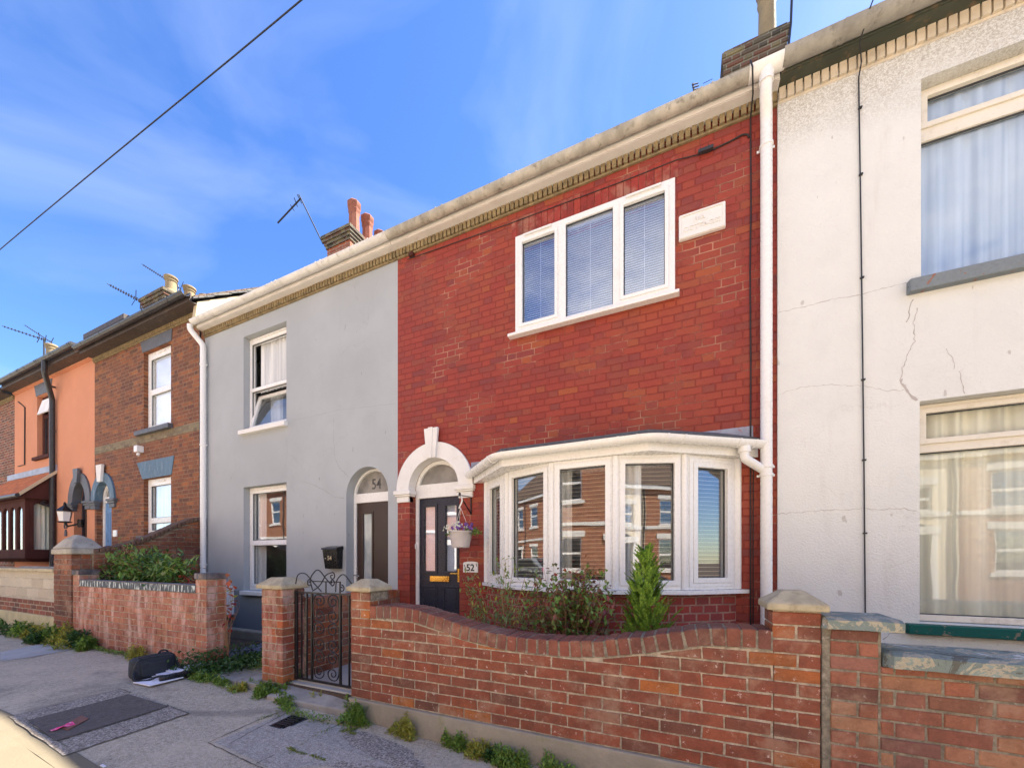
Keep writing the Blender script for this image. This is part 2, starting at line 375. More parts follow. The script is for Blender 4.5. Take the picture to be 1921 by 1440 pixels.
M['soffit'] = paint('cream_soffit', (.71, .68, .645), .5, (.42, .32, .22), .4, 4, .0005, 40, streak=False, var=.05)
M['green_fascia'] = paint('flaking_green_fascia', (.055, .062, .045), .75, (.30, .17, .08), .6, 5, .004, 20, var=.2)
M['dark_fascia'] = paint('dark_brown_fascia', (.06, .045, .038), .6, (.20, .15, .10), .5, 4, .002, 30)
M['black_plastic'] = paint('black_plastic', (.035, .037, .042), .35, (.10, .10, .10), .3, 3, .0003)
M['dark_grey'] = paint('dark_grey_paint', (.10, .105, .12), .55, (.2, .2, .2), .3, 8, .001)
M['blue_lintel'] = paint('blue_grey_paint', (.085, .15, .22), .6, (.30, .36, .40), .7, 9, .001, streak=True)
M['blue_door'] = paint('blue_door_paint', (.13, .27, .50), .5, (.2, .2, .22), .3)
M['yellow_brick'] = paint('yellow_dentil_brick', (.25, .19, .10), .85, (.06, .05, .035), .9, 12, .003, 50, var=.25)
M['dentil_w'] = paint('cream_dentil_paint', (.62, .54, .42), .8, (.30, .23, .15), .5, 9, .003, 50)
M['navy'] = paint('navy_door_paint', (.022, .026, .042), .35, (.05, .05, .06), .2, 3, .0004, var=.1)
M['walnut'] = paint('dark_brown_door', (.045, .027, .022), .4, (.09, .06, .05), .3, 3, .0008, streak=True)
M['brown_wood'] = paint('brown_stained_timber', (.075, .030, .026), .85, (.15, .08, .06), .4, 4, .001, streak=True, spec=.08)
M['felt'] = paint('mineral_roof_felt', (.10, .105, .115), .95, (.17, .17, .17), .5, 20, .003, 180)
M['lead'] = paint('lead_flashing', (.26, .28, .35), .45, (.34, .09, .07), .95, 7, .002, 14, var=.25)
M['gold'] = paint('polished_brass', (.75, .46, .10), .25, None, 0, 3, .0002, metal=1)
M['chrome'] = paint('brushed_steel', (.6, .6, .6), .25, metal=1)
M['cream_stone'] = paint('weathered_cast_stone', (.42, .36, .24), .95, (.25, .20, .12), .7, 9, .006, 110, var=.18)
M['grey_stone'] = paint('grey_lichen_stone', (.36, .33, .27), .95, (.16, .14, .11), .6, 6, .008, 30, var=.2)
M['plinth'] = paint('stained_concrete', (.30, .26, .20), .95, (.20, .20, .10), .75, 3.5, .006, 60, var=.15)
M['yellow_plinth'] = paint('yellowed_render_base', (.45, .40, .24), .95, (.25, .25, .22), .6, 5, .006, 40)
M['path'] = paint('pale_concrete_path', (.40, .39, .36), .95, (.28, .27, .24), .5, 3, .003, 60)
M['flag'] = paint('worn_stone_slab', (.33, .30, .26), .9, (.13, .125, .12), .8, 4, .008, 25, var=.2)
M['soil'] = paint('garden_soil', (.09, .06, .04), 1, (.05, .04, .03), .6, 8, .02, 30, var=.3)
M['mortar'] = paint('lime_mortar', (.34, .275, .20), .95, (.60, .54, .46), .8, 26, .006, 90, var=.35)
M['mortar_grey'] = paint('grey_mortar', (.20, .17, .125), .95, (.42, .38, .32), .7, 26, .006, 90, var=.35)
M['orange_tile'] = paint('orange_clay_tile', (.50, .15, .045), .8, (.30, .11, .05), .6, 9, .003, 40, var=.2)
M['pot_clay'] = paint('terracotta_chimney_pot', (.28, .10, .06), .85, (.14, .07, .045), .8, 7, .003, 40)
M['pot_buff'] = paint('buff_chimney_pot', (.27, .21, .12), .85, (.22, .17, .10), .6, 6, .004, 40)
M['teal'] = paint('flaking_teal_sill', (.015, .12, .10), .5, (.25, .22, .16), .75, 9, .003, 30, var=.3)
M['grey_sill'] = paint('flaking_grey_sill', (.22, .25, .27), .6, (.30, .16, .11), .7, 6, .004, 25, var=.25)
M['iron'] = paint('black_wrought_iron', (.012, .011, .013), .4, (.09, .05, .04), .4, 14, .0006, 90)
M['cable'] = paint('black_cable', (.02, .02, .022), .5)
M['nylon'] = paint('black_nylon', (.022, .026, .034), .8, (.05, .06, .075), .4, 6, .001, 200)
M['paper'] = paint('white_paper', (.80, .80, .86), .7, (.55, .6, .8), .3, 14, .0005)
M['plastic_grey'] = paint('pale_plant_pot', (.52, .47, .45), .4, None, 0, 3, .0002)
M['pink'] = paint('bright_pink_fabric', (.80, .06, .22), .6, (.85, .8, .8), .9, 22, .002, 60)
M['iron_cover'] = paint('cast_iron_cover', (.05, .055, .065), .5, (.11, .10, .09), .5, 12, .004, 60, metal=.3)
M['rust_plate'] = paint('rusty_plate', (.22, .10, .07), .8, (.12, .07, .05), .5, 10, .003, 60)
M['wood'] = paint('bare_branch', (.28, .16, .09), .8, (.14, .09, .05), .5, 10, .002)
M['black_paint'] = paint('black_gloss', (.012, .012, .013), .3)
M['digit_black'] = paint('black_numeral', (.015, .018, .025), .5)
M['digit_gold'] = paint('pale_gold_numeral', (.55, .45, .28), .4)
M['digit_grey'] = paint('dark_etched_numeral', (.06, .06, .06), .5)
M['room'] = paint('dim_room_plaster', (.25, .23, .21), .9, None, 0, 2, .001)
M['blind'] = paint('pale_blind_slat', (.78, .79, .82), .5, None, 0, 3, .0002)
M['woodblind'] = paint('wooden_blind_slat', (.80, .68, .50), .5, None, 0, 3, .0002)
M['sheer'] = paint('white_roller_blind', (.85, .86, .86), .8, None, 0, 2, .0005)
M['glass'] = glass('window_glass', .11, (.97, .98, .98))
M['glass_strong'] = glass('coated_window_glass', .20, (.94, .96, 1))
M['glass_soft'] = glass('plain_window_glass', .055, (.98, .99, .98))
def frosted():
    t = NT('frosted_glass'); n = t.noise(160, 3, .6); c = t.mix(t.rng(t.noise(5, 2), .3, .7), (.16, .155, .145), (.26, .25, .23))
    return t.fin(c, .18, t.bump(n, .002, .5), 0, .9)
M['frost'] = frosted()
def obscure():
    t = NT('obscured_door_glass'); c = t.mix(t.rng(t.noise(4, 4, sc3=(1, 1, .6)), .35, .65), (.22, .27, .30), (.42, .46, .47))
    return t.fin(c, .12, t.bump(t.noise(90, 2), .001, .4), 0, .8)
M['obscure'] = obscure()
def curtain_mat(name, c1, c2, trans=.4):
    t = NT(name); f = t.noise(13, 2, .45, sc3=(1, 1, .025)); c = t.mix(t.rng(f, .3, .7), c1, c2)  # vertical tone bands paint the shading of the folds into the cloth
    wv = t.noise(50, 2, .5); t.fin(c, .9, t.bump(wv, .002, .5), 0, .1)
    tr = t.node('ShaderNodeBsdfTransparent'); ms = t.node('ShaderNodeMixShader'); ms.inputs[0].default_value = 1 - trans
    t.link(tr.outputs[0], ms.inputs[1]); t.link(t.b.outputs[0], ms.inputs[2]); t.link(ms.outputs[0], t.out.inputs[0]); return t.mt
M['net'] = curtain_mat('cream_net_curtain', (.88, .86, .74), (.55, .54, .46), .03)
M['net_blue'] = curtain_mat('sky_tinted_net', (.50, .60, .74), (.24, .32, .46), .03)  # blue of the reflected sky is put into this curtain's colour
M['net_white'] = curtain_mat('white_net_curtain', (.85, .86, .86), (.6, .62, .64), .1)
def leafmat(name, cols, rough=.45, trans=.25):
    t = NT(name); g = t.node('ShaderNodeNewGeometry'); n = t.noise(3, 3)
    f = t.m('ADD', t.m('MULTIPLY', g.outputs['Random Per Island'], .75), t.m('MULTIPLY', n, .25))
    c = t.ramp(f, [(i / max(1, len(cols) - 1), q) for i, q in enumerate(cols)])
    t.fin(c, rough, None, 0, .35)
    tl = t.node('ShaderNodeBsdfTranslucent'); t.link(t.mix(1.0, c, (1.1, 1.2, .6), 'MULTIPLY'), tl.inputs[0]); ms = t.node('ShaderNodeMixShader'); ms.inputs[0].default_value = trans
    t.link(t.b.outputs[0], ms.inputs[1]); t.link(tl.outputs[0], ms.inputs[2]); t.link(ms.outputs[0], t.out.inputs[0]); return t.mt
M['leaf_weed'] = leafmat('weed_leaf', [(.07, .13, .03), (.15, .26, .04), (.24, .34, .06), (.10, .20, .04), (.36, .32, .07)])
M['leaf_yellow'] = leafmat('yellow_green_leaf', [(.16, .22, .04), (.36, .37, .06), (.46, .38, .08), (.22, .27, .05), (.30, .18, .06)])
M['leaf_ivy'] = leafmat('ivy_leaf', [(.03, .07, .02), (.06, .13, .03), (.04, .10, .03), (.10, .18, .05)])
M['leaf_shrub'] = leafmat('shrub_leaf', [(.08, .16, .04), (.17, .29, .07), (.11, .20, .05), (.27, .38, .10), (.22, .08, .07)])
M['leaf_red'] = leafmat('purple_red_leaf', [(.26, .045, .06), (.16, .045, .07), (.13, .15, .06), (.34, .08, .08), (.20, .28, .09)])
M['leaf_scarlet'] = leafmat('scarlet_leaf', [(.35, .03, .03), (.22, .03, .03), (.40, .08, .04), (.35, .2, .04)])
M['leaf_pale'] = leafmat('pale_green_leaf', [(.12, .18, .07), (.20, .28, .10), (.16, .24, .10), (.28, .32, .10), (.10, .14, .06)])
M['leaf_thuja'] = leafmat('conifer_foliage', [(.035, .09, .012), (.09, .19, .02), (.15, .28, .025), (.24, .36, .04), (.05, .11, .012)], .6, .15)
M['leaf_blade'] = leafmat('lime_blade_leaf', [(.28, .42, .04), (.18, .32, .04), (.40, .50, .06), (.12, .22, .04)])
M['petal_w'] = leafmat('white_petal', [(.80, .80, .72), (.70, .72, .60), (.75, .78, .55)], .6)
M['petal_p'] = leafmat('purple_petal', [(.14, .03, .30), (.25, .10, .42), (.09, .02, .20), (.45, .35, .6)], .6)
def ground_mat(name, a, b, spk, grain=260, dirt=(.12, .11, .10), bigamt=.5, green=None):
    t = NT(name); f = t.noise(grain, 4, .75); c = t.ramp(f, [(.30, g3(a, .4)), (.45, a), (.56, b), (.68, spk)])
    f2 = t.noise(36, 4, .75); c = t.mix(t.rng(f2, .36, .52, .5, 0), c, g3(a, .5)); c = t.mix(t.rng(f2, .54, .68, 0, .45), c, spk)
    big = t.noise(1.4, 6, .65); c = t.mix(t.rng(big, .42, .70, 0, bigamt), c, g3(a, 1.45))
    b2 = t.noise(.8, 5, .7, dist=1.2); c = t.mix(t.rng(b2, .5, .72, 0, bigamt), c, dirt)
    sp_ = t.node('ShaderNodeTexVoronoi'); sp_.inputs['Scale'].default_value = 5.5; t.link(t.pos(), sp_.inputs['Vector'])
    c = t.mix(t.rng(sp_.outputs['Distance'], .035, .05, .7, 0), c, (.13, .115, .10))
    sp2 = t.node('ShaderNodeTexVoronoi'); sp2.inputs['Scale'].default_value = 19; t.link(t.pos(), sp2.inputs['Vector'])
    c = t.mix(t.rng(sp2.outputs['Distance'], .05, .09, .75, 0), c, spk)
    ml = t.noise(9, 4, .6); c = t.mix(t.rng(ml, .55, .75, 0, .3), c, g3(a, .6))
    return t.fin(c, .93, t.bump(f, .004, .8), 0, .2)
M['pavement'] = ground_mat('worn_grey_tarmac', (.45, .37, .262), (.57, .48, .35), (.76, .67, .54), 150, (.19, .165, .135), .65)
M['patch_dark'] = ground_mat('dark_tarmac_patch', (.13, .11, .093), (.17, .145, .125), (.25, .22, .19), 200, (.11, .10, .09), .3)
M['patch_coarse'] = ground_mat('coarse_chip_tarmac', (.22, .185, .15), (.46, .40, .32), (.68, .60, .50), 75, (.20, .18, .16), .3)
M['patch_light'] = ground_mat('pale_speckled_tarmac', (.36, .315, .26), (.47, .42, .35), (.68, .62, .55), 110, (.28, .26, .24), .3)
M['road'] = ground_mat('pale_road_surface', (.50, .445, .355), (.53, .48, .39), (.58, .53, .44), 200, (.35, .31, .26), .3)
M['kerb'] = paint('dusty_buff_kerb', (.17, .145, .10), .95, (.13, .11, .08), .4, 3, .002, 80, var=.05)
M['chips'] = leafmat('blue_slate_chippings', [(.08, .09, .11), (.14, .16, .20), (.20, .22, .26), (.10, .10, .13)], .7, 0)
M['tar_line'] = paint('tar_joint', (.10, .09, .07), .9, (.18, .19, .07), .7, 12, .003)
M['moss'] = leafmat('moss_leaf', [(.16, .20, .04), (.25, .28, .05), (.10, .13, .03)])
def blockmat():
    return brickmat('split_face_block', [(.52, .46, .36), (.60, .53, .42), (.46, .40, .31), (.56, .47, .36)], (.62, .56, .45), 'stretcher', course=.155, L=.45, mw=.008, face_bump=1.2, dist=.012, grime=(.36, .33, .28))
M['block'] = blockmat()
def brick_islands(name, cols, wh=.25, rough=.8, rustic=.0025, eff=.0):
    t = NT(name); g = t.node('ShaderNodeNewGeometry'); c = t.ramp(g.outputs['Random Per Island'], [(i / max(1, len(cols) - 1), q) for i, q in enumerate(cols)])
    sp = t.node('ShaderNodeSeparateXYZ'); t.link(t.pos(), sp.inputs[0])
    f = t.noise(70, 5, .7); m = t.noise(9, 5, .65); lines = t.noise(60, 3, .6, sc3=(.12, .12, 2.2))
    c = t.mix(t.rng(m, .4, .7, 0, .5), c, t.mix(.6, c, (.03, .012, .010)))
    c = t.mix(t.rng(f, .35, .7, 0, .4), c, t.mix(.5, c, (.02, .01, .01)))
    bg_ = t.noise(1.6, 5, .65); c = t.mix(t.rng(bg_, .45, .68, 0, .38), c, (.07, .04, .028)); mg = t.noise(3.3, 6, .72); c = t.mix(t.rng(mg, .48, .68, 0, .42), c, (.44, .29, .20))
    w = t.noise(26, 6, .75, sc3=(1, 1, 1.0)); c = t.mix(t.rng(w, .60, .70, 0, wh), c, (.60, .50, .44))
    if eff:
        e = t.noise(4, 5, .6, sc3=(2.5, 2.5, .6)); c = t.mix(t.rng(e, .46, .68, 0, eff), c, (.66, .50, .44))
    h = t.m('ADD', t.m('MULTIPLY', lines, .7), f)
    return t.fin(c, rough, t.bump(h, rustic, .9), 0, .25)
M['bk_ours'] = brick_islands('rustic_red_brick', [(0.250, 0.076, 0.044), (0.293, 0.083, 0.045), (0.207, 0.076, 0.049), (0.317, 0.091, 0.047), (0.262, 0.076, 0.043), (0.177, 0.073, 0.049), (0.281, 0.078, 0.044), (0.329, 0.098, 0.051), (0.238, 0.076, 0.046), (0.305, 0.095, 0.055), (0.268, 0.078, 0.045), (0.226, 0.076, 0.047), (0.287, 0.085, 0.047), (0.464, 0.152, 0.036), (0.250, 0.073, 0.043)], .85, rustic=.004)
M['bk_ours_top'] = brick_islands('weathered_coping_brick', [(.23, .085, .058), (.28, .09, .058), (.20, .078, .058), (.31, .105, .062), (.22, .082, .058), (.19, .09, .068)], .8, rustic=.005)
M['bk_pier'] = brick_islands('orange_red_brick_with_salts', [(.33, .08, .04), (.42, .12, .045), (.26, .065, .045), (.36, .13, .05), (.20, .06, .045), (.45, .16, .05)], .8, eff=.35)
M['bk_pink'] = brick_islands('salmon_brick', [(.40, .145, .09), (.46, .165, .09), (.36, .135, .095), (.48, .20, .11), (.42, .16, .11), (.32, .11, .075)], .7, eff=.55)
M['bk_right'] = brick_islands('mottled_brown_brick', [(.36, .16, .085), (.30, .11, .07), (.40, .20, .11), (.24, .09, .06), (.38, .14, .08), (.28, .13, .10), (.17, .07, .055), (.42, .19, .09)], .35, rustic=.002)
M['bk_path'] = brick_islands('orange_path_wall_brick', [(.36, .10, .04), (.43, .14, .05), (.26, .08, .045), (.20, .07, .04), (.38, .12, .05)], .35)
M['bk_blue'] = brick_islands('blue_coping_brick', [(.10, .11, .13), (.13, .14, .165), (.08, .085, .10)], .2, eff=.25)
def efflor():
    t = NT('salt_streaked_blue_brick'); n = t.noise(26, 3, .55, sc3=(1, 1, .22)); c = t.mix(t.rng(n, .50, .60, 0, .85), (.085, .10, .115), (.62, .68, .66))
    return t.fin(c, .8, t.bump(n, .002), 0, .2)
M['bk_salt'] = efflor()
def flakes(name, stops, scale=6, bd=.006, rough=.92):
    t = NT(name); n = t.noise(scale, 8, .68, dist=.8); f = t.noise(60, 4, .6)
    c = t.ramp(n, stops, 'CONSTANT'); c = t.mix(t.rng(f, .3, .7, 0, .3), c, t.mix(.5, c, (.05, .05, .045)))
    return t.fin(c, rough, t.bump(t.m('ADD', n, t.m('MULTIPLY', f, .2)), bd * 2, .8), 0, .1)
M['flake'] = flakes('flaking_grey_green_slab', [(0, (.13, .13, .11)), (.40, (.20, .24, .22)), (.50, (.40, .36, .27)), (.55, (.25, .30, .27)), (.60, (.62, .60, .55)), (.66, (.20, .235, .215))], 5)
M['teal'] = flakes('flaking_teal_sill', [(0, (.10, .09, .06)), (.36, (.012, .11, .09)), (.60, (.25, .21, .15)), (.66, (.02, .06, .055)), (.70, (.012, .11, .09))], 9, .003, .5)
M['grey_sill'] = flakes('flaking_grey_sill', [(0, (.06, .06, .065)), (.36, (.21, .24, .26)), (.60, (.32, .14, .09)), (.66, (.20, .17, .12)), (.70, (.10, .10, .10))], 7, .004, .7)
# ------------------------------------------------------------------ laid bricks (each a real block; one course pattern = one mesh)
def block(mb, x0, x1, y0, y1, z0, z1, r, ch=.004, jit=.0028, face='y-'):
    """one brick with a chamfered, slightly irregular outer face"""
    j = lambda: r.uniform(-jit, jit)
    if face == 'y-':
        b = [(x0, y1, z0), (x1, y1, z0), (x1, y1, z1), (x0, y1, z1)]
        m_ = [(x0 + j(), y0 + ch, z0 + j()), (x1 + j(), y0 + ch, z0 + j()), (x1 + j(), y0 + ch, z1 + j()), (x0 + j(), y0 + ch, z1 + j())]
        k = r.uniform(-.0018, .0018)
        f = [(m_[0][0] + ch, y0 + k + j() * .7, m_[0][2] + ch), (m_[1][0] - ch, y0 + k + j() * .7, m_[1][2] + ch), (m_[2][0] - ch, y0 + k + j() * .7, m_[2][2] - ch), (m_[3][0] + ch, y0 + k + j() * .7, m_[3][2] - ch)]
    else:   # face x+ (towards +X)
        b = [(x0, y1, z0), (x0, y0, z0), (x0, y0, z1), (x0, y1, z1)]
        b = [(x0, y0, z0), (x0, y1, z0), (x0, y1, z1), (x0, y0, z1)]
        m_ = [(x1 - ch, y0 + j(), z0 + j()), (x1 - ch, y1 + j(), z0 + j()), (x1 - ch, y1 + j(), z1 + j()), (x1 - ch, y0 + j(), z1 + j())]
        k = r.uniform(-.0018, .0018)
        f = [(x1 + k, m_[0][1] + ch, m_[0][2] + ch), (x1 + k, m_[1][1] - ch, m_[1][2] + ch), (x1 + k, m_[2][1] - ch, m_[2][2] - ch), (x1 + k, m_[3][1] + ch, m_[3][2] - ch)]
    v = b + m_ + f
    fs = [(3, 2, 1, 0), (8, 9, 10, 11)]
    for a in (0, 4):
        for i in range(4): q = (i + 1) % 4; fs.append((a + i, a + q, a + 4 + q, a + 4 + i))
    mb.add(v, fs)
def brick_wall(mb, x0, x1, z0, y0, rows, r, L=.225, H=.075, jt=.010, bond='stretcher', top=None, start=0, depth=.100, phase=.5):
    for i in range(rows):
        z = z0 + i * H
        if bond == 'stretcher': seq = [L]
        elif bond == 'flemish': seq = [L, L / 2]
        else: seq = [L / 2]
        x = x0 - (L * phase if (i + start) % 2 else 0) - (.0 if bond != 'flemish' else ((i + start) % 2) * L * .25); k = 0
        while x < x1 - .012:
            w = seq[k % len(seq)]; a, b = max(x, x0), min(x + w, x1)
            if b - a > .03:
                za, zb = z + jt / 2, z + H - jt / 2
                a2, b2 = a + jt / 2, b - jt / 2
                if top:
                    t1, t2 = top(a2), top(b2)
                    if min(t1, t2) - za > .012:
                        if t1 < zb or t2 < zb:
                            n = len(mb.v); block(mb, a2, b2, y0, y0 + depth, za, zb, r)
                            for q in range(n, len(mb.v)):
                                px, py, pz = mb.v[q]
                                if pz > (za + zb) / 2: mb.v[q] = (px, py, min(pz, top(px) - .006))
                        else: block(mb, a2, b2, y0, y0 + depth, za, zb, r)
                    elif max(t1, t2) - za > .02:
                        n = len(mb.v); block(mb, a2, b2, y0, y0 + depth, za, zb, r)
                        for q in range(n, len(mb.v)):
                            px, py, pz = mb.v[q]
                            if pz > (za + zb) / 2: mb.v[q] = (px, py, max(za + .004, min(pz, top(px) - .006)))
                else: block(mb, a2, b2, y0, y0 + depth, za, zb, r)
            x += w; k += 1
def brick_side(mb, xf, y0, y1, z0, rows, r, L=.225, H=.075, jt=.010, start=0, top=None, depth=.1, soldier=False):
    """bricks facing +X on the plane x=xf, running in depth"""
    for i in range(rows):
        z = z0 + i * H; y = y0 - (L * .5 if (i + start) % 2 else 0)
        while y < y1 - .012:
            a, b = max(y, y0), min(y + L, y1)
            if b - a > .03:
                za, zb = z + jt / 2, z + H - jt / 2
                if top:
                    n = len(mb.v)
                    if max(top(a), top(b)) - za > .015:
                        block(mb, xf - depth, xf, a + jt / 2, b - jt / 2, za, zb, r, face='x+')
                        for q in range(n, len(mb.v)):
                            px, py, pz = mb.v[q]
                            if pz > (za + zb) / 2: mb.v[q] = (px, py, max(za + .003, min(pz, top(py) - .004)))
                else: block(mb, xf - depth, xf, a + jt / 2, b - jt / 2, za, zb, r, face='x+')
            y += L
def pier(mb, x0, y0, z0, rows, r, w=.215, d=.215, H=.075, jt=.010, start=0):
    """square pier of whole bricks, turned each course; solid blocks so every side reads"""
    for i in range(rows):
        z = z0 + i * H; za, zb = z + jt / 2, z + H - jt / 2
        if (i + start) % 2:
            n = max(1, round(w / .1075)); s = w / n
            for k in range(n):
                a = x0 + k * s + (jt / 2 if k else 0); b = x0 + (k + 1) * s - (jt / 2 if k < n - 1 else 0)
                mb_box(mb, a, b, y0, y0 + d, za, zb, r)
        else:
            n = max(1, round(d / .1075)); s = d / n
            for k in range(n):
                a = y0 + k * s + (jt / 2 if k else 0); b = y0 + (k + 1) * s - (jt / 2 if k < n - 1 else 0)
                if w > .25:
                    mb_box(mb, x0, x0 + .215, a, b, za, zb, r); mb_box(mb, x0 + .225, x0 + w, a, b, za, zb, r)
                else: mb_box(mb, x0, x0 + w, a, b, za, zb, r)
def mb_box(mb, x0, x1, y0, y1, z0, z1, r, j=.0018, c=.004):
    """chamfered block: 24-vertex rounded box"""
    v = []; q = lambda: r.uniform(-j, j)
    dx, dy, dz = q(), q(), q() * .5
    x0 += dx * .3; x1 += q(); y0 += dy; y1 += q(); z0 += dz; z1 += dz
    X = (x0, x1); Y = (y0, y1); Z = (z0, z1); s = (1, -1)
    idx = {}
    for i in (0, 1):
        for jj in (0, 1):
            for k in (0, 1):
                for ax in range(3):
                    p = [X[i] + c * s[i], Y[jj] + c * s[jj], Z[k] + c * s[k]]
                    p[ax] = (X, Y, Z)[ax][(i, jj, k)[ax]]
                    idx[(i, jj, k, ax)] = len(v); v.append(tuple(p))
    f = []
    g = lambda i, jj, k, ax: idx[(i, jj, k, ax)]
    for i in (0, 1): f.append((g(i, 0, 0, 0), g(i, 1, 0, 0), g(i, 1, 1, 0), g(i, 0, 1, 0)))
    for i in (0, 1): f.append((g(0, i, 0, 1), g(1, i, 0, 1), g(1, i, 1, 1), g(0, i, 1, 1)))
    for i in (0, 1): f.append((g(0, 0, i, 2), g(1, 0, i, 2), g(1, 1, i, 2), g(0, 1, i, 2)))
    for a in (0, 1):
        for b in (0, 1):
            f.append((g(a, b, 0, 0), g(a, b, 1, 0), g(a, b, 1, 1), g(a, b, 0, 1)))
            f.append((g(a, 0, b, 0), g(a, 1, b, 0), g(a, 1, b, 2), g(a, 0, b, 2)))
            f.append((g(0, a, b, 1), g(1, a, b, 1), g(1, a, b, 2), g(0, a, b, 2)))
            for k in (0, 1): f.append((g(a, b, k, 0), g(a, b, k, 1), g(a, b, k, 2)))
    # triangles were added once per (a,b,k)
    mb.add(v, f)
def cap(mb, x0, x1, y0, y1, z0, e=.04, h=.09, ins=.07, n=0):
    v = [(x0, y0, z0), (x1, y0, z0), (x1, y1, z0), (x0, y1, z0), (x0, y0, z0 + e), (x1, y0, z0 + e), (x1, y1, z0 + e), (x0, y1, z0 + e),
         (x0 + ins, y0 + ins, z0 + h), (x1 - ins, y0 + ins, z0 + h), (x1 - ins, y1 - ins, z0 + h), (x0 + ins, y1 - ins, z0 + h)]
    f = [(3, 2, 1, 0), (8, 9, 10, 11)]
    for a in (0, 4):
        for i in range(4): q = (i + 1) % 4; f.append((a + i, a + q, a + 4 + q, a + 4 + i))
    mb.add(v, f)
# ------------------------------------------------------------------ leaves
def leaf(mb, p, d, up, L, Wd, fold=.25):
    d = d.normalized(); s = d.cross(up)
    if s.length < 1e-4: s = Vector((1, 0, 0))
    s.normalize(); n = s.cross(d)
    m = p + d * L * .45
    mb.add([p, m + s * Wd / 2 + n * Wd * fold, p + d * L, m - s * Wd / 2 + n * Wd * fold, m], [(0, 4, 1), (1, 4, 2), (2, 4, 3), (3, 4, 0)])
def rdir(r, up=0.0):
    v = Vector((r.gauss(0, 1), r.gauss(0, 1), r.gauss(0, 1) + up)); v.normalize(); return v
def tuft(mb, c, rx, ry, h, n, L, Wd, r, up=.6):
    sub = [(r.gauss(0, .42) * rx, r.gauss(0, .42) * ry, r.uniform(.25, .6), r.uniform(.45, 1.1)) for _ in range(9)]
    for i in range(n):
        a = r.uniform(0, 2 * pi); q = sqrt(r.random()); k = r.random() ** .9; sx, sy, sr, sh = sub[i % 9]
        p = Vector((c[0] + sx + rx * sr * q * cos(a) * (1 - .4 * k), c[1] + sy + ry * sr * q * sin(a) * (1 - .4 * k), c[2] + h * sh * k * (1 - .6 * q * q)))
        leaf(mb, p, rdir(r, up), Vector((0, 0, 1)), L * r.uniform(.6, 1.3), Wd * r.uniform(.6, 1.2))
# ------------------------------------------------------------------ ground
def sheet(name, x0, x1, y0, y1, mat, dz=0, nx=60, ny=2, kind='structure', poly=None, parent=None, gf=None):
    mb = MB(); gf = gf or G
    for i in range(nx):
        for j in range(ny):
            xa, xb = x0 + (x1 - x0) * i / nx, x0 + (x1 - x0) * (i + 1) / nx; ya, yb = y0 + (y1 - y0) * j / ny, y0 + (y1 - y0) * (j + 1) / ny
            mb.add([(xa, ya, gf(xa) + dz), (xb, ya, gf(xb) + dz), (xb, yb, gf(xb) + dz), (xa, yb, gf(xa) + dz)], [(0, 1, 2, 3)])
    o = mb.build(name, mat, parent); 
    if kind: o['kind'] = kind
    return o
KY = 1.118
ga = MB(); ga.add([(-250, -250, -.35), (250, -250, -.35), (250, 250, -.35), (-250, 250, -.35)], [(0, 1, 2, 3)]); tag(ga.build('ground', M['soil']), None, None, kind='structure')
sheet('road', -45, 30, -5.2, .62, M['road'], -.012, 90, 1)
sheet('added_edge_strip', -45, 30, .62, KY - .13, M['kerb'], -.005, 90, 1)  # darker edge strip added so sunlight does not clip; road beyond pale for bounce
# kerb stones: real step is shallow here (dropped kerb)
kb = MB()
for i in range(72):
    xa = -44 + i * .915; xb = xa + .913
    z = [G(xa), G(xb)]
    kb.hexa([(xa, KY - .13, z[0] - .15), (xb, KY - .13, z[1] - .15), (xb, KY - .004, z[1] - .15), (xa, KY - .004, z[0] - .15), (xa, KY - .13, z[0] - .004), (xb, KY - .13, z[1] - .004), (xb, KY - .004, z[1] + .003), (xa, KY - .004, z[0] + .003)])
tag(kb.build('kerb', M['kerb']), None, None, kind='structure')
sheet('pavement', -45, 30, KY - .004, 2.47, M['pavement'], 0, 90, 3)
sheet('far_pavement', -45, 30, -6.9, -5.2, M['pavement'], .06, 60, 1, gf=lambda x: 0)
tag(MB().box(-45, 30, 2.47, 4.2, -.3, .19).build('garden_ground', M['soil']), None, None, kind='structure')
tag(MB().box(-3.47, -2.61, 2.50, 4.2, .1, .205).build('garden_path', M['path']), None, None, kind='structure')

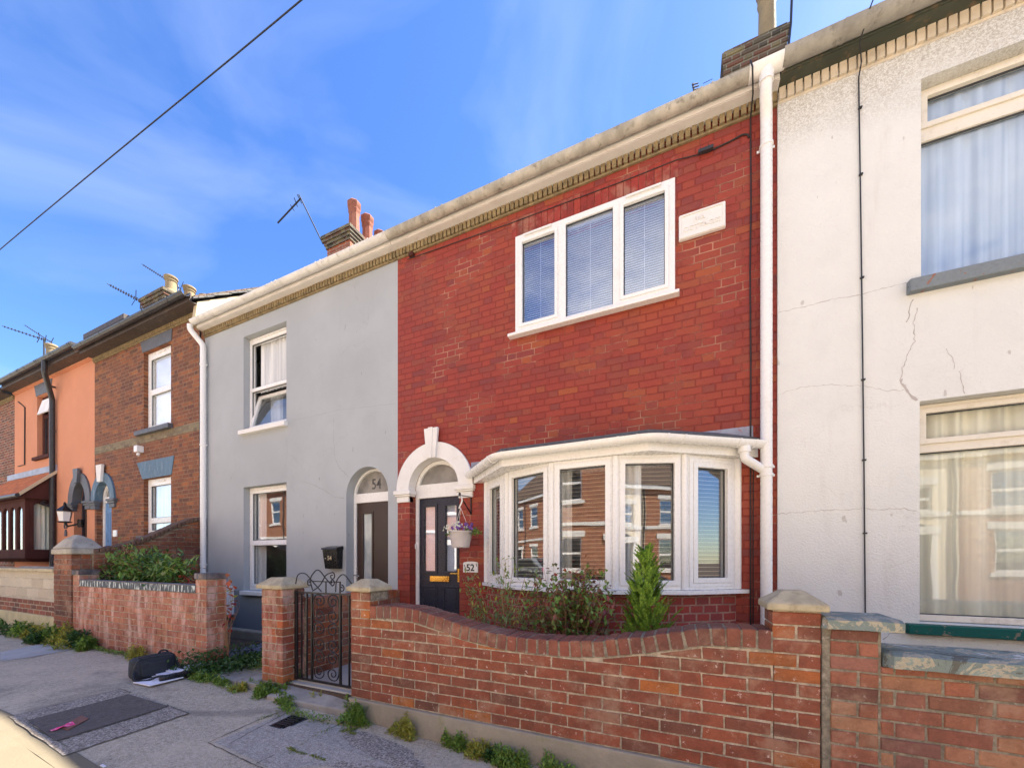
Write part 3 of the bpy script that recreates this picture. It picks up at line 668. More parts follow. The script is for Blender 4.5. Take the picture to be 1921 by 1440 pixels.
# ------------------------------------------------------------------ house parts
def curtain(x0, x1, z0, z1, y, mat, parent, amp=.02, wl=.11, name='curtain', seed=1, taper=0):
    r = random.Random(seed); mb = MB(); n = max(8, int((x1 - x0) / .012)); ph = r.uniform(0, 6)
    rows = 7
    for j in range(rows + 1):
        for i in range(n + 1):
            t = i / n; x = x0 + (x1 - x0) * t; k = j / rows
            if taper: x = x0 + (x - x0) * (1 - taper * (1 - abs(2 * k - 1)))
            w = sin(x / wl * 2 * pi + ph + .6 * sin(x * 9)) + .5 * sin(x / wl * 3.7 + ph * 2)
            mb.v.append((x, y + amp * w * (.8 + .2 * k), z0 + (z1 - z0) * k))
    for j in range(rows):
        for i in range(n): a = j * (n + 1) + i; mb.f.append((a, a + 1, a + n + 2, a + n + 1))
    return mb.build(name, mat, parent, smooth=True)
def blind(x0, x1, z0, z1, y, mat, parent, pitch=.025, tilt=.5, w=.024):
    mb = MB(); z = z1
    while z > z0:
        dy, dz = w / 2 * cos(tilt), w / 2 * sin(tilt)
        mb.add([(x0, y - dy, z - dz), (x1, y - dy, z - dz), (x1, y + dy, z + dz), (x0, y + dy, z + dz), (x0, y - dy, z - dz + .0012), (x1, y - dy, z - dz + .0012), (x1, y + dy, z + dz + .0012), (x0, y + dy, z + dz + .0012)],
               [(0, 3, 2, 1), (4, 5, 6, 7), (0, 1, 5, 4), (2, 3, 7, 6)]); z -= pitch
    mb.box(x0, x1, y - .02, y + .02, z1 + .005, z1 + .04)
    mb.box((x0 + x1) / 2 - .002, (x0 + x1) / 2 + .002, y - .016, y - .014, z0, z1)
    return mb.build('blind', mat, parent, fix=False)
def window(h, x0, x1, z0, z1, y, panes, fm, gm, sash=(), name='window', d=.07, bw=.045, vents=(), label=None):
    """frame with a hole per pane (each pane (xa, xb, za, zb)); sash = indices with a proud opening frame"""
    mb = MB().prism(rect(x0, x1, z0, z1), [rect(*p) for p in panes], y, y + d)
    for i in sash:
        a, b, c, e = panes[i]
        mb.prism(rect(a - bw, b + bw, c - bw, e + bw), [rect(a + .001, b - .001, c + .001, e - .001)], y - .016, y + .001)
    f = mb.build(name, fm, h, bevel=.005)
    if label: f['label'] = label
    for a, b, c, e in panes:
        MB().box(a - .006, b + .006, y + .032, y + .038, c - .006, e + .006).build('pane', gm, f)
        bd = MB().prism(rect(a, b, c, e), [rect(a + .008, b - .008, c + .008, e - .008)], y + .018, y + .031).build('gasket', M['black_plastic'], f)
    for v in vents:
        MB().box(v[0], v[1], y - .024, y - .001, v[2] - .010, v[2] + .010).build('trickle_vent', M['upvc'], f, bevel=.003)
    return f
def sill(h, x0, x1, z0, z1, y0, y1, mat, parent=None, bev=.006):
    mb = MB(); mb.add([(x0, y0, z0), (x1, y0, z0), (x1, y1, z0), (x0, y1, z0), (x0, y0, z1 - .012), (x1, y0, z1 - .012), (x1, y1, z1), (x0, y1, z1)], [(0, 3, 2, 1), (4, 5, 6, 7), (0, 1, 5, 4), (1, 2, 6, 5), (2, 3, 7, 6), (3, 0, 4, 7)])
    return mb.build('sill', mat, parent or h, bevel=bev)
def house(x0, x1, eave, wmat, holes, label, roofm='slate', depth=8.3, pitch=38, yf=YF, chim=False, name='terraced_house', side=None, over=.0, group=None, flip=False, cat='house', gable=None):
    h = thing(name, ((x0 + x1) / 2, yf, 0), label, cat, group)
    s = -1 if flip else 1
    mb = MB()
    f0, f1 = (yf, yf + .22) if not flip else (yf - .22, yf)
    mb.prism([(x0, -.1), (x1, -.1), (x1, eave), (x0, eave)], holes, f0, f1)
    yb = yf + s * depth
    a, b = sorted((yf + s * .2215, yb)); 
    mb.box(x0 + .001, x0 + .10, a, b, -.1, eave - .01); mb.box(x1 - .10, x1 - .001, a, b, -.1, eave - .01)
    mb.box(x0 + .101, x1 - .101, yb - .1, yb, -.1, eave - .01)
    mb.build('wall', wmat, h)
    mm = MB(); mm.box(x0 + .102, x1 - .102, min(yf + s * .2225, yf + s * (depth - .11)), max(yf + s * .2225, yf + s * (depth - .11)), 2.93, 3.1).box(x0 + .102, x1 - .102, min(yf + s * .2225, yf + s * (depth - .11)), max(yf + s * .2225, yf + s * (depth - .11)), eave - .16, eave - .04)
    mm.box(x0 + .102, x1 - .102, min(yf + s * 3.2, yf + s * 3.3), max(yf + s * 3.2, yf + s * 3.3), .2, 2.929).box(x0 + .102, x1 - .102, min(yf + s * 3.2, yf + s * 3.3), max(yf + s * 3.2, yf + s * 3.3), 3.101, eave - .161)
    mm.build('interior', M['room'], h)
    t = tan(radians(pitch)); ye, ym, y2 = yf - s * .16, yf + s * depth / 2, yf + s * (depth + .16); ze = eave + .09; zr = ze + t * abs(ym - ye)
    MB().prism([(ye, ze), (ym, zr), (y2, ze), (y2, ze + .05), (ym, zr + .055), (ye, ze + .05)] if not flip else [(ye, ze), (ye, ze + .05), (ym, zr + .055), (y2, ze + .05), (y2, ze), (ym, zr)], [], x0 + .002, x1 - .002, 'x').build('roof', M[roofm], h)
    return h
def roofz(eave, y, yf=YF, pitch=38): return eave + .14 + tan(radians(pitch)) * (y - (yf - .16))
def eaves(h, x0, x1, ze, dm, fm, gm, r=.062, joints=(), gy=3.875, fasc_y=3.945, fb=.06, ft=.20, gap=.016, lip=True, gz=None, ends=(), dent_h=.085, band=None, pitch=.057):
    mb = MB()
    n = int((x1 - x0) / pitch)
    for i in range(n):
        x = x0 + (i + .5) * (x1 - x0) / n; w = (x1 - x0) / n - gap
        mb.box(x - w / 2, x + w / 2, YF - .042, YF - .001, ze, ze + dent_h)
    mb.build('dentil_course', dm, h)
    MB().box(x0 + .002, x1 - .002, YF - .022, YF - .0015, ze - .022, ze - .001).build('string_course', band or dm, h)
    MB().box(x0, x1, fasc_y, YF - .002, ze + dent_h + .001, ze + dent_h + .012).build('soffit', M['soffit'] if fm is not M['green_fascia'] and fm is not M['dark_fascia'] else fm, h)
    mf = MB().box(x0 + .001, x1 - .001, fasc_y, fasc_y + .022, ze + dent_h + .013, ze + dent_h + ft)
    mf.box(x0 + .002, x1 - .002, fasc_y - .012, fasc_y - .001, ze + dent_h + .005, ze + dent_h + .045)
    mf.build('fascia', fm, h, bevel=.004)
    gz = gz or ze + .175
    arc = [(gy + r * cos(a), gz + r * sin(a) * 1.0) for a in [pi + pi * k / 12 for k in range(13)]]
    inn = [(gy + (r - .006) * cos(a), gz + (r - .006) * sin(a)) for a in [2 * pi - pi * k / 12 for k in range(13)]]
    g = MB().prism(arc + inn, [], x0 - .0, x1 + .0, 'x')
    for xj in joints:
        a2 = [(gy + (r + .006) * cos(a), gz + (r + .006) * sin(a) + .003) for a in [pi + pi * k / 12 for k in range(13)]]
        i2 = [(gy + (r + .0005) * cos(a), gz + (r + .0005) * sin(a) + .003) for a in [2 * pi - pi * k / 12 for k in range(13)]]
        for e in (-.055, .035): g.prism(a2 + i2, [], xj + e, xj + e + .02, 'x')
    for xe in ends: g.prism(arc, [], xe - .004, xe + .004, 'x')
    go = g.build('gutter', gm, h, smooth='auto')
    x = x0 + .4
    while x < x1 - .2:
        a2 = [(gy + (r + .004) * cos(a), gz + (r + .004) * sin(a)) for a in [pi + pi * k / 10 for k in range(11)]]; i2 = [(gy + (r + .0008) * cos(a), gz + (r + .0008) * sin(a)) for a in [2 * pi - pi * k / 10 for k in range(11)]]
        MB().prism(a2 + i2, [], x - .010, x + .010, 'x').build('gutter_bracket', gm, go); x += .85
    return go
def downpipe(h, pts, r, mat, clips=(), cx=None):
    p = []
    for i, q in enumerate(pts): p.append(q)
    o = MB().tube(p, r, 14).build('downpipe', mat, h, smooth='auto')
    for (x, y, z) in clips:
        mb = MB().lathe([(r + .001, -.014), (r + .007, -.012), (r + .007, .012), (r + .001, .014)], (x, y, z), 16)
        mb.box(x - r - .022, x + r + .022, y + r * .6, y + r * .6 + .006, z - .010, z + .010)
        mb.build('pipe_clip', mat, o, smooth='auto')
    return o
def smooth_path(pts, rad=.04, n=4):
    out = [Vector(pts[0])]
    for i in range(1, len(pts) - 1):
        p, a, b = Vector(pts[i]), Vector(pts[i - 1]), Vector(pts[i + 1]); da, db = (a - p), (b - p)
        k = min(rad, da.length * .45, db.length * .45); s, e = p + da.normalized() * k, p + db.normalized() * k
        for j in range(n + 1): t = j / n; out.append((1 - t) ** 2 * s + 2 * t * (1 - t) * p + t * t * e)
    out.append(Vector(pts[-1])); return out
def chimney(h, x0, x1, y0, y1, zb, zt, mat, matl, pots, over=.06, courses=3, allm=False):
    if allm: matl = mat
    mb = MB().box(x0, x1, y0, y1, zb, zt - .1)
    c = MB(); 
    for i in range(courses):
        e = over * (i + 1) / courses; c.box(x0 - e, x1 + e, y0 - e, y1 + e, zt - .34 + i * .075 + .001, zt - .34 + (i + 1) * .075 - .001)
    c.box(x0 - over * .55, x1 + over * .55, y0 - over * .55, y1 + over * .55, zt - .114, zt - .04)
    c.box(x0 - over * .2, x1 + over * .2, y0 - over * .2, y1 + over * .2, zt - .039, zt)
    s = mb.build('chimney', matl, h)
    c.build('corbel', mat, s)
    for (px, py, r, hh, pm, n) in pots:
        MB().lathe([(r * 1.1, 0), (r * 1.05, .05), (r * .92, .07), (r * .86, hh * .62), (r * .86, hh * .68), (r * 1.0, hh * .72), (r * 1.0, hh * .76), (r * .9, hh * .78), (r * 1.0, hh * .84), (r * 1.12, hh * .88), (r * 1.12, hh * .96), (r * .95, hh), (r * .75, hh), (r * .72, hh * .8)], (px, py, zt), n).build('chimney_pot', pm, s, smooth='auto')
    return s

# ================================================================== RED HOUSE (52)
XR0, XR1 = PX(746, YF), PX(1457, YF)
ZE = 5.43
cxd, zsp = -2.915, 2.30
dx0, dx1 = cxd - .385, cxd + .385
ux0, ux1, uz0, uz1 = PX(968, YF), PX(1266, YF), 3.99, 5.105
bayV = [(-2.163, YF), (-1.706, 3.686), (-1.145, 3.482), (-.548, 3.482), (.013, 3.686), (.47, YF)]
red = house(XR0, XR1, ZE + .085, M['red'], [arch(dx0, dx1, .205, zsp), rect(ux0 + .01, ux1 - .01, uz0 + .01, uz1 - .01), rect(-2.05, .36, 1.0, 2.36)],
            'red painted brick terraced house with a white bow window and white arched doorway', name='brick_house')
gj = [PX(p, 3.875) for p in (828, 965, 1112, 1325)]
eaves(red, XR0 + .001, XR1 - .001, ZE, M['yellow_brick'], M['soffit'], M['gutter_dirty'], joints=gj)
# upper window
pt = uz1 - .10
uw = window(red, ux0, ux1, uz0, uz1, YF - .028, [(PX(981, YF), PX(1042, YF), uz0 + .09, pt), (PX(1062, YF), PX(1150, YF), uz0 + .04, uz1 - .065), (PX(1170, YF), PX(1247, YF), uz0 + .09, pt)], M['upvc'], M['glass_strong'], sash=(0, 2), bw=.035,
            vents=((PX(984, YF), PX(1036, YF), uz1 - .03), (PX(1175, YF), PX(1240, YF), uz1 - .03)))
for a, b in ((981, 1042), (1062, 1150), (1170, 1247)): blind(PX(a, YF) - .02, PX(b, YF) + .02, uz0 + .04, uz1 - .06, YF + .07, M['blind'], uw, tilt=.9)
sill(red, PX(957, YF) - .0, PX(1272, YF) + .01, uz0 - .045, uz0 - .002, YF - .085, YF - .002, M['upvc'], uw)
# soldier arch joints above the window are part of the brick bond; slim band of upright bricks
so = MB(); sr = random.Random(5); xs = ux0 - .06
while xs < ux1 + .03:
    so.box(xs + .004, xs + .070, YF - .0045 - sr.random() * .002, YF + .02, uz1 + .008, uz1 + .226); xs += .0745
M['red_soldier'] = brick_islands('red_painted_soldier_brick', [(.29, .036, .026), (.34, .042, .03), (.25, .034, .026), (.37, .05, .03)], .03, .62, .0012)
so.build('soldier_arch', M['red_soldier'], red, bevel=.003)
# plaque
qa, qb = PX(1273, YF), PX(1360, YF); qz0, qz1 = PZ(1273, 457, YF), PZ(1273, 412, YF)
pq = MB().prism(rect(qa, qb, qz0, qz1), [], YF - .035, YF - .001).build('name_stone', M['trim'], red, bevel=.006)
MB().prism(rect(qa + .005, qb - .005, qz0 + .005, qz1 - .005), [rect(qa + .024, qb - .024, qz0 + .045, qz1 - .022)], YF - .044, YF - .0352).build('moulding', M['trim'], pq, bevel=.003)
text_mesh("IVA", .062, .003, 'carved_letters', M['trim'], pq, ((qa + qb) / 2 - .02, YF - .0385, qz0 + .135))
text_mesh("COTTAGES", .062, .003, 'carved_letters', M['trim'], pq, ((qa + qb) / 2, YF - .0385, qz0 + .062))
# door surround
ring = [(cxd + .585 * cos(pi * k / 28), zsp + .585 * sin(pi * k / 28)) for k in range(29)]
rin = [(cxd + .383 * cos(pi * k / 28), zsp + .383 * sin(pi * k / 28)) for k in range(28, -1, -1)]
sur = MB().prism(ring + rin, [], YF - .03, YF + .118).build('door_surround', M['trim'], red, bevel=.006)
kz0, kz1 = zsp + .375, 3.055
MB().prism([(cxd - .065, kz0), (cxd + .065, kz0), (cxd + .105, kz1), (cxd - .105, kz1)], [], YF - .07, YF - .031).prism([(cxd - .02, kz0 - .006), (cxd + .02, kz0 - .006), (cxd + .033, kz1 + .006), (cxd - .033, kz1 + .006)], [], YF - .082, YF - .069).build('keystone', M['trim'], sur, bevel=.006)
for s_ in (-1, 1):
    a = cxd + s_ * .385; b = cxd + s_ * .60
    im = MB().box(a - s_ * .045, b + s_ * .012, YF - .06, YF + .08, zsp - .055, zsp - .001).box(a - s_ * .03, b, YF - .045, YF + .08, zsp - .078, zsp - .056).box(a, b - s_ * .02, YF - .028, YF + .08, zsp - .155, zsp - .079)
    im.build('impost', M['trim'], sur, bevel=.006)
# door
YD = YF + .12
fr = MB().prism(arch(dx0 + .002, dx1 - .002, .21, zsp, 24), [rect(dx0 + .052, dx1 - .052, .25, 2.205), [(p[0], max(2.36, p[1])) for p in [(cxd + .335 * cos(pi * k / 24), zsp + .335 * sin(pi * k / 24)) for k in range(25)] if p[1] > 2.36] + []], YD, YD + .06)
ff = fr.build('door_frame', M['upvc'], red, bevel=.004)
MB().prism([(cxd + .338 * cos(pi * k / 24), zsp + .338 * sin(pi * k / 24)) for k in range(25) if zsp + .338 * sin(pi * k / 24) > 2.355], [], YD + .03, YD + .036).build('fanlight', M['frost'], ff)
da, db = dx0 + .055, dx1 - .055
wL = [(PX(796, YD + .02), PX(817, YD + .02)), (PX(836, YD + .02), PX(857, YD + .02))]
gz0, gz1 = 1.235, 2.09
dm = MB().prism(rect(da, db, .255, 2.2), [rect(a, b, gz0, gz1) for a, b in wL], YD + .018, YD + .06)
for a, b in wL:
    dm.prism(rect(a - .035, b + .035, gz0 - .035, gz1 + .035), [rect(a + .001, b - .001, gz0 + .001, gz1 - .001)], YD + .006, YD + .0185)
    dm.prism(rect(a - .03, b + .03, .35, 1.04), [rect(a - .012, b + .012, .368, 1.022)], YD + .010, YD + .0185)
    dm.box(a + .008, b - .008, YD + .010, YD + .0185, .39, 1.0)
door = dm.build('door', M['navy'], red, bevel=.005)
for a, b in wL: MB().box(a, b, YD + .030, YD + .036, gz0, gz1).build('pane', M['glass_strong'], door)
MB().box(da, db, YD + .058, YD + .064, .3, 2.2).build('backing', M['sheer'], door)
lx0, lx1, lz = PX(806, YD), PX(842, YD), PZ(822, 1085, YD)
lb = MB().prism(rect(lx0, lx1, lz - .036, lz + .036), [], YD - .002, YD + .017).build('letterbox', M['gold'], door, bevel=.005)
MB().box(lx0 + .02, lx1 - .02, YD - .008, YD - .0021, lz - .022, lz + .022).build('flap', M['gold'], door, bevel=.003)
MB().box(PX(848, YD), PX(862, YD) + .02, YD - .05, YD - .035, 1.20, 1.215).box(PX(862, YD) - .012, PX(862, YD) + .012, YD - .035, YD + .017, 1.10, 1.27).build('handle', M['gold'], door, bevel=.004)
MB().box(dx0 - .05, dx1 + .05, YF - .06, YD + .05, .2, .252).build('threshold', M['grey_stone'], red, bevel=.008)
MB().box(dx0 + .006, dx0 + .03, YD - .024, YD - .001, 1.53, 1.6).build('doorbell', M['upvc'], red, bevel=.004)
# number plate 52
na, nb = PX(870, YF), PX(897, YF); nz = PZ(883, 1063, YF)
npl = MB().prism([(na, nz - .065), (nb, nz - .065), (nb, nz + .05)] + [((na + nb) / 2 + (nb - na) / 2 * cos(pi * k / 10), nz + .05 + .018 * sin(pi * k / 10)) for k in range(1, 10)] + [(na, nz + .05)], [], YF - .015, YF - .001).build('number_plate', M['upvc'], red, bevel=.003)
text_mesh("52", .115, .001, 'numeral', M['digit_black'], npl, ((na + nb) / 2, YF - .017, nz - .045), bold=.0022)
MB().tube([(na + .02, YF - .0165, nz - .04), (na + .028, YF - .0165, nz - .01), (na + .018, YF - .0165, nz + .03)], .004, 6).build('flourish', M['digit_black'], npl)
MB().tube([(nb - .02, YF - .0165, nz + .045), (nb - .014, YF - .0165, nz + .01)], .004, 6).build('flourish', M['digit_black'], npl)
# ---------------- bow window
def shrink(V, k): return V
bw = MB()   # base wall in brick, follows the bow
baseV = [(x * .985 - .012, y + (.05 if y < 4 else 0)) for x, y in bayV]
bw.prism([(p[0], p[1]) for p in baseV] + [(.44, YF + .002), (.44, YF + .1), (-2.13, YF + .1)], [], -.05, 1.07, 'z') if False else None
base = MB()
n = len(baseV)
outer = baseV; 
base.add([(x, y, -.05) for x, y in outer] + [(x, y, 1.075) for x, y in outer], [(i, i + 1, i + 1 + n, i + n) for i in range(n - 1)] + [tuple(range(n, 2 * n))])
base.build('bay_base', M['bay'], red)
bayw = None
fz0, fz1 = 1.115, 2.31
fm_ = MB(); allp = []
facets = list(zip(bayV[:-1], bayV[1:]))
for k, (a, b) in enumerate(facets):
    A, B = Vector((a[0], a[1], 0)), Vector((b[0], b[1], 0)); d = (B - A); L = d.length; d.normalize(); nrm = Vector((d.y, -d.x, 0))   # outward (towards street)
    t = MB(); m0 = .085; za, zb = (fz0 + .085, fz1 - .075)
    if k in (0, 4): za, zb = fz0 + .105, fz1 - .105
    if k in (0, 4): m0 = .135
    if k == 0: m0 = .15
    p = [(m0, L - m0, za, zb)]
    t.prism(rect(.028, L - .028, fz0, fz1), [rect(*p[0])], 0, .07)
    t.prism(rect(m0 - .045, L - m0 + .045, za - .045, zb + .045), [rect(m0 + .001, L - m0 - .001, za + .001, zb - .001)], -.016, .001)
    if k in (0, 4): t.prism(rect(m0 - .085, L - m0 + .085, za - .08, zb + .08), [rect(m0 - .046, L - m0 + .046, za - .046, zb + .046)], -.010, .001)
    def X(q): return tuple(A + d * q[0] - nrm * q[1] + Vector((0, 0, q[2])))
    fm_.add([X(q) for q in t.v], t.f)
    g = MB().box(m0 - .004, L - m0 + .004, .034, .040, za - .004, zb + .004); allp.append(([X(q) for q in g.v], g.f))
    gk = MB().prism(rect(m0, L - m0, za, zb), [rect(m0 + .007, L - m0 - .007, za + .007, zb - .007)], .02, .033); allp.append(([X(q) for q in gk.v], gk.f))
    bl = MB(); zz = zb + .02; 
    while zz > za - .02: bl.add([(m0 - .02, .085, zz), (L - m0 + .02, .085, zz), (L - m0 + .02, .105, zz + .0035), (m0 - .02, .105, zz + .0035), (m0 - .02, .085, zz + .002), (L - m0 + .02, .085, zz + .002)], [(0, 1, 2, 3), (0, 1, 5, 4)]); zz -= .038
    allp.append(([X(q) for q in bl.v], bl.f))
for i, (x, y) in enumerate(bayV):   # corner posts
    fm_.lathe([(.034, fz0 + .001), (.034, fz1 - .001)], (x, y + .022, 0), 10)
bay = fm_.build('bow_window', M['upvc'], red, bevel=.004)
for i in range(0, len(allp), 3):
    MB().add(*allp[i]).build('pane', M['glass'], bay)
    MB().add(*allp[i + 1]).build('gasket', M['black_plastic'], bay)
    MB().add(*allp[i + 2]).build('blind', M['woodblind'], bay, fix=False)
MB().box(-2.165, -2.135, YF - .02, YF - .001, fz0, fz1 + .05).build('end_post', M['upvc'], bay, bevel=.004)
MB().box(PX(1372, YF), PX(1386, YF) + .005, YF - .03, YF - .001, fz0, fz1 + .05).build('end_post', M['upvc'], bay, bevel=.004)
sv_ = [(bayV[0][0] - .05, YF - .001, 1.0)] + [(x + (x + .85) * .04, y - .045, 1.0) for x, y in bayV[1:-1]] + [(bayV[-1][0] + .09, YF - .001, 1.0)]
sm = MB(); N = len(sv_); bk = [(x, y + .2 if y < 4 else y, z) for x, y, z in sv_]
outl = [(p[0], p[1]) for p in sv_]
sm.prism(outl, [], 1.077, 1.113, 'z').build('sill', M['upvc'], bay, bevel=.004)
# curtains inside the bow, tall vase plant on the inner sill
curtain(-1.10, -.97, 1.15, 2.3, 3.60, M['net_white'], bay, .012, .05, seed=3)
curtain(-.50, -.34, 1.15, 2.3, 3.62, M['net_white'], bay, .014, .06, seed=4)
MB().box(-2.0, .3, 3.60, 4.0, 1.10, 1.12).build('inner_sill', M['upvc'], bay) if False else None
# bay roof, gutter and fascia follow three sides
RV = [(-2.33, YF), (-1.65, 3.44), (-.26, 3.44), (.625, YF)]
zg = 2.405
def ringpts(off, z): 
    return [Vector((RV[0][0] - off * .9, RV[0][1], z)), Vector((RV[1][0] - off * .4, RV[1][1] - off, z)), Vector((RV[2][0] + off * .35, RV[2][1] - off, z)), Vector((RV[3][0] + off, RV[3][1], z))]
inn = [(p.x, p.y) for p in ringpts(-.02, 0)]
rb = MB(); o0 = ringpts(0, zg - .045)
rb.prism([(p.x, p.y - .001) for p in ringpts(0, 0)], [], fz1 - .0, zg + .055, 'z')
bayroof = rb.build('bay_roof', M['upvc'], red, bevel=.003)
top = MB(); q = ringpts(-.01, zg + .10); q2 = ringpts(.015, zg + .056); ap = [Vector((-1.95, YF - .001, zg + .17)), Vector((-1.55, YF - .001, zg + .22)), Vector((-.35, YF - .001, zg + .22)), Vector((.3, YF - .001, zg + .17))]
q = ringpts(.012, zg + .082)
for p in (q[0], q2[0], q[3], q2[3]): p.y = YF - .001
top.add([*q2, *q, *ap], [(0, 1, 5, 4), (1, 2, 6, 5), (2, 3, 7, 6), (4, 5, 9, 8), (5, 6, 10, 9), (6, 7, 11, 10), (0, 3, 2, 1)])
top.build('roof_felt', M['felt'], bayroof)
gs = [(.058 * cos(a), .058 * sin(a)) for a in [pi + pi * k / 12 for k in range(13)]] + [(.051 * cos(a), .051 * sin(a)) for a in [2 * pi - pi * k / 12 for k in range(13)]]
gp = [tuple(p) for p in ringpts(.06, zg + .02)]
gp[0] = (gp[0][0] + .0, YF - .02, gp[0][2]); gp[3] = (gp[3][0] - .01, YF - .05, gp[3][2])
gpath = smooth_path([Vector(p) for p in gp], .10, 5)
gb = MB().extrude_path(gs, [tuple(p) for p in gpath])
def along(path, s):
    for a, b in zip(path[:-1], path[1:]):
        a, b = Vector(a), Vector(b); L = (b - a).length
        if s <= L: return a + (b - a) * s / L, (b - a).normalized()
        s -= L
    return Vector(path[-1]), (Vector(path[-1]) - Vector(path[-2])).normalized()
tot = sum((Vector(b) - Vector(a)).length for a, b in zip(gpath[:-1], gpath[1:]))
for s_ in (.70, .86, 1.05, 1.9, 2.14, 2.30, 2.52, 2.68, tot - .14, tot - .30, tot - .02):
    p, d = along(gpath, s_)
    gb.extrude_path([(.065 * cos(a), .065 * sin(a)) for a in [pi + pi * k / 12 for k in range(13)]] + [(.0585 * cos(a), .0585 * sin(a)) for a in [2 * pi - pi * k / 12 for k in range(13)]], [tuple(p - d * .009), tuple(p + d * .009)])
p, d = along(gpath, tot - .001); p0, d0 = along(gpath, .001)
gb.build('gutter', M['upvc'], bayroof, smooth='auto')
# outlet and swan neck to the downpipe
XP = PX(1437, YF - .07)
o1, _ = along(gpath, tot - .22)
pth = smooth_path([o1 + Vector((0, 0, -.03)), o1 + Vector((0, 0, -.13)), o1 + Vector((.01, .0, -.16)), Vector((XP - .03, YF - .07, 2.185)), Vector((XP, YF - .07, 2.15))], .05)
MB().tube(pth, .038, 14).lathe([(.05, -.05), (.05, 0)], (o1.x, o1.y, o1.z - .05), 14).build('swan_neck', M['upvc'], bayroof, smooth='auto')
# flashing
MB().box(PX(1290, YF), PX(1412, YF), YF - .006, YF - .0005, 2.40, 2.60).build('flashing', M['lead'], bayroof)
MB().box(PX(884, YF), PX(932, YF), YF - .006, YF - .0005, 2.36, 2.57).build('flashing', M['lead'], bayroof)
# main downpipe with hopper joint
XG = PX(1437, 3.875)
dpts = smooth_path([(XG, 3.875, ZE + .14), (XG, 3.875, ZE + .03), (XG, 3.90, ZE - .03), (XP, YF - .07, ZE - .17), (XP, YF - .07, .25)], .04)
downpipe(red, dpts, .046, M['upvc'], clips=[(XP, YF - .07, z) for z in (PZ(1437, 275, YF - .07), PZ(1437, 875, YF - .07), 2.13)])
MB().prism([(XG - .15, 0), (XG + .15, 0)] and [(3.875 + .072 * cos(a), ZE + .175 + .072 * sin(a)) for a in [pi + pi * k / 12 for k in range(13)]], [], XG - .13, XG + .13, 'x').lathe([(.055, -.14), (.055, -.04)], (XG, 3.875, ZE + .17), 14).build('gutter_outlet', M['upvc'], red, smooth='auto')
# chimney between red and white
cy = 6.5; cx0, cx1 = PX(1358, cy), PX(1476, cy); cz = PZ(1350, 96, cy) - .02
chimney(red, cx0, cx1, cy + .03, cy + .55, 6.8, cz, M['chimney'], M['chimney_red'], [(PX(1437, cy) + .05, cy + .25, .125, .95, M['pot_buff'], 14), (cx0 + .25, cy + .3, .1, .10, M['cream_stone'], 10)], over=.03, courses=4, allm=True)
# cables on the red wall: vertical lead and the looping one with its junction box
xc = PX(1407, YF)
cab = MB().tube([(PX(1405, 3.86), 3.80, ZE + .20), (PX(1409, 3.86), 3.80, ZE + .14), (xc, 3.93, ZE + .04), (xc, YF - .012, ZE - .03), (xc + .004, YF - .012, 4.6), (xc - .004, YF - .012, 4.0), (xc + .002, YF - .012, 3.2), (xc, YF - .012, 2.5), (xc, YF - .012, .3)], .0065, 6)
cab.tube([(xc + .022, YF - .010, 2.4), (xc + .02, YF - .010, .3)], .0045, 6)
tag(cab.build('cable', M['cable']), 'black cable clipped down the red brick wall beside the white downpipe', 'cable')
jx, jz = PX(1323, YF), PZ(1323, 284, YF)
lp = MB().tube(smooth_path([(xc - .012, YF - .010, jz - .04), (xc - .02, YF - .010, jz - .01), (xc - .06, YF - .010, jz + .01), (jx + .2, YF - .010, jz - .01), (jx, YF - .012, jz - .03)], .03), .007, 6)
lp.tube([(jx, YF - .012, jz - .03), (PX(1270, YF), YF - .010, PZ(1270, 302, YF)), (PX(1180, YF), YF - .010, PZ(1180, 338, YF) - .0), (PX(1000, YF), YF - .010, PZ(1000, 405, YF)), (PX(960, YF), YF - .010, PZ(960, 420, YF)), (PX(765, YF), YF - .010, 5.42 - .06)], .0045, 6)
cth = thing('junction_cable', (jx, YF, jz), 'thin black cable looping to a small black junction box above the upstairs window', 'cable')
lp.build('cable', M['cable'], cth)
MB().box(jx - .065, jx + .065, YF - .05, YF - .018, jz - .035, jz - .005).box(jx - .05, jx - .045, YF - .04, YF - .035, jz - .004, jz + .04).box(jx + .02, jx + .025, YF - .04, YF - .035, jz - .004, jz + .03).build('junction_box', M['black_plastic'], cth, bevel=.008)
MB().box(PX(770, YF), PX(778, YF), YF - .05, YF - .001, 5.36, 5.41).build('vent_cowl', M['brown_wood'], red, bevel=.008)

# ================================================================== GREY HOUSE (54)
XG0 = PX(385, YF)
gw = [PX(457, YF), PX(537.5, YF)]
guz0, guz1 = PZ(457, 808, YF), PZ(457, 632.5, YF)
glz0, glz1 = PZ(457, 1106, YF), PZ(457, 914, YF)
gd0, gd1 = PX(649.5, YF), PX(728, YF); gcx = (gd0 + gd1) / 2; gr = (gd1 - gd0) / 2; gsp = PZ(688, 875, YF) - gr
grey = house(XG0, XR0, ZE + .085, M['grey'], [rect(gw[0], gw[1], guz0, guz1), rect(gw[0], gw[1], glz0, glz1), arch(gd0, gd1, .21, gsp, 24)],
             'smooth grey rendered terraced house with a dark brown arched front door', name='rendered_house')
eaves(grey, XG0 + .001, XR0 - .001, ZE, M['yellow_brick'], M['soffit'], M['gutter_white'], joints=[PX(p, 3.875) for p in (385, 440, 520, 603, 700)], ends=(XG0,), r=.060)
yr = YF + .10
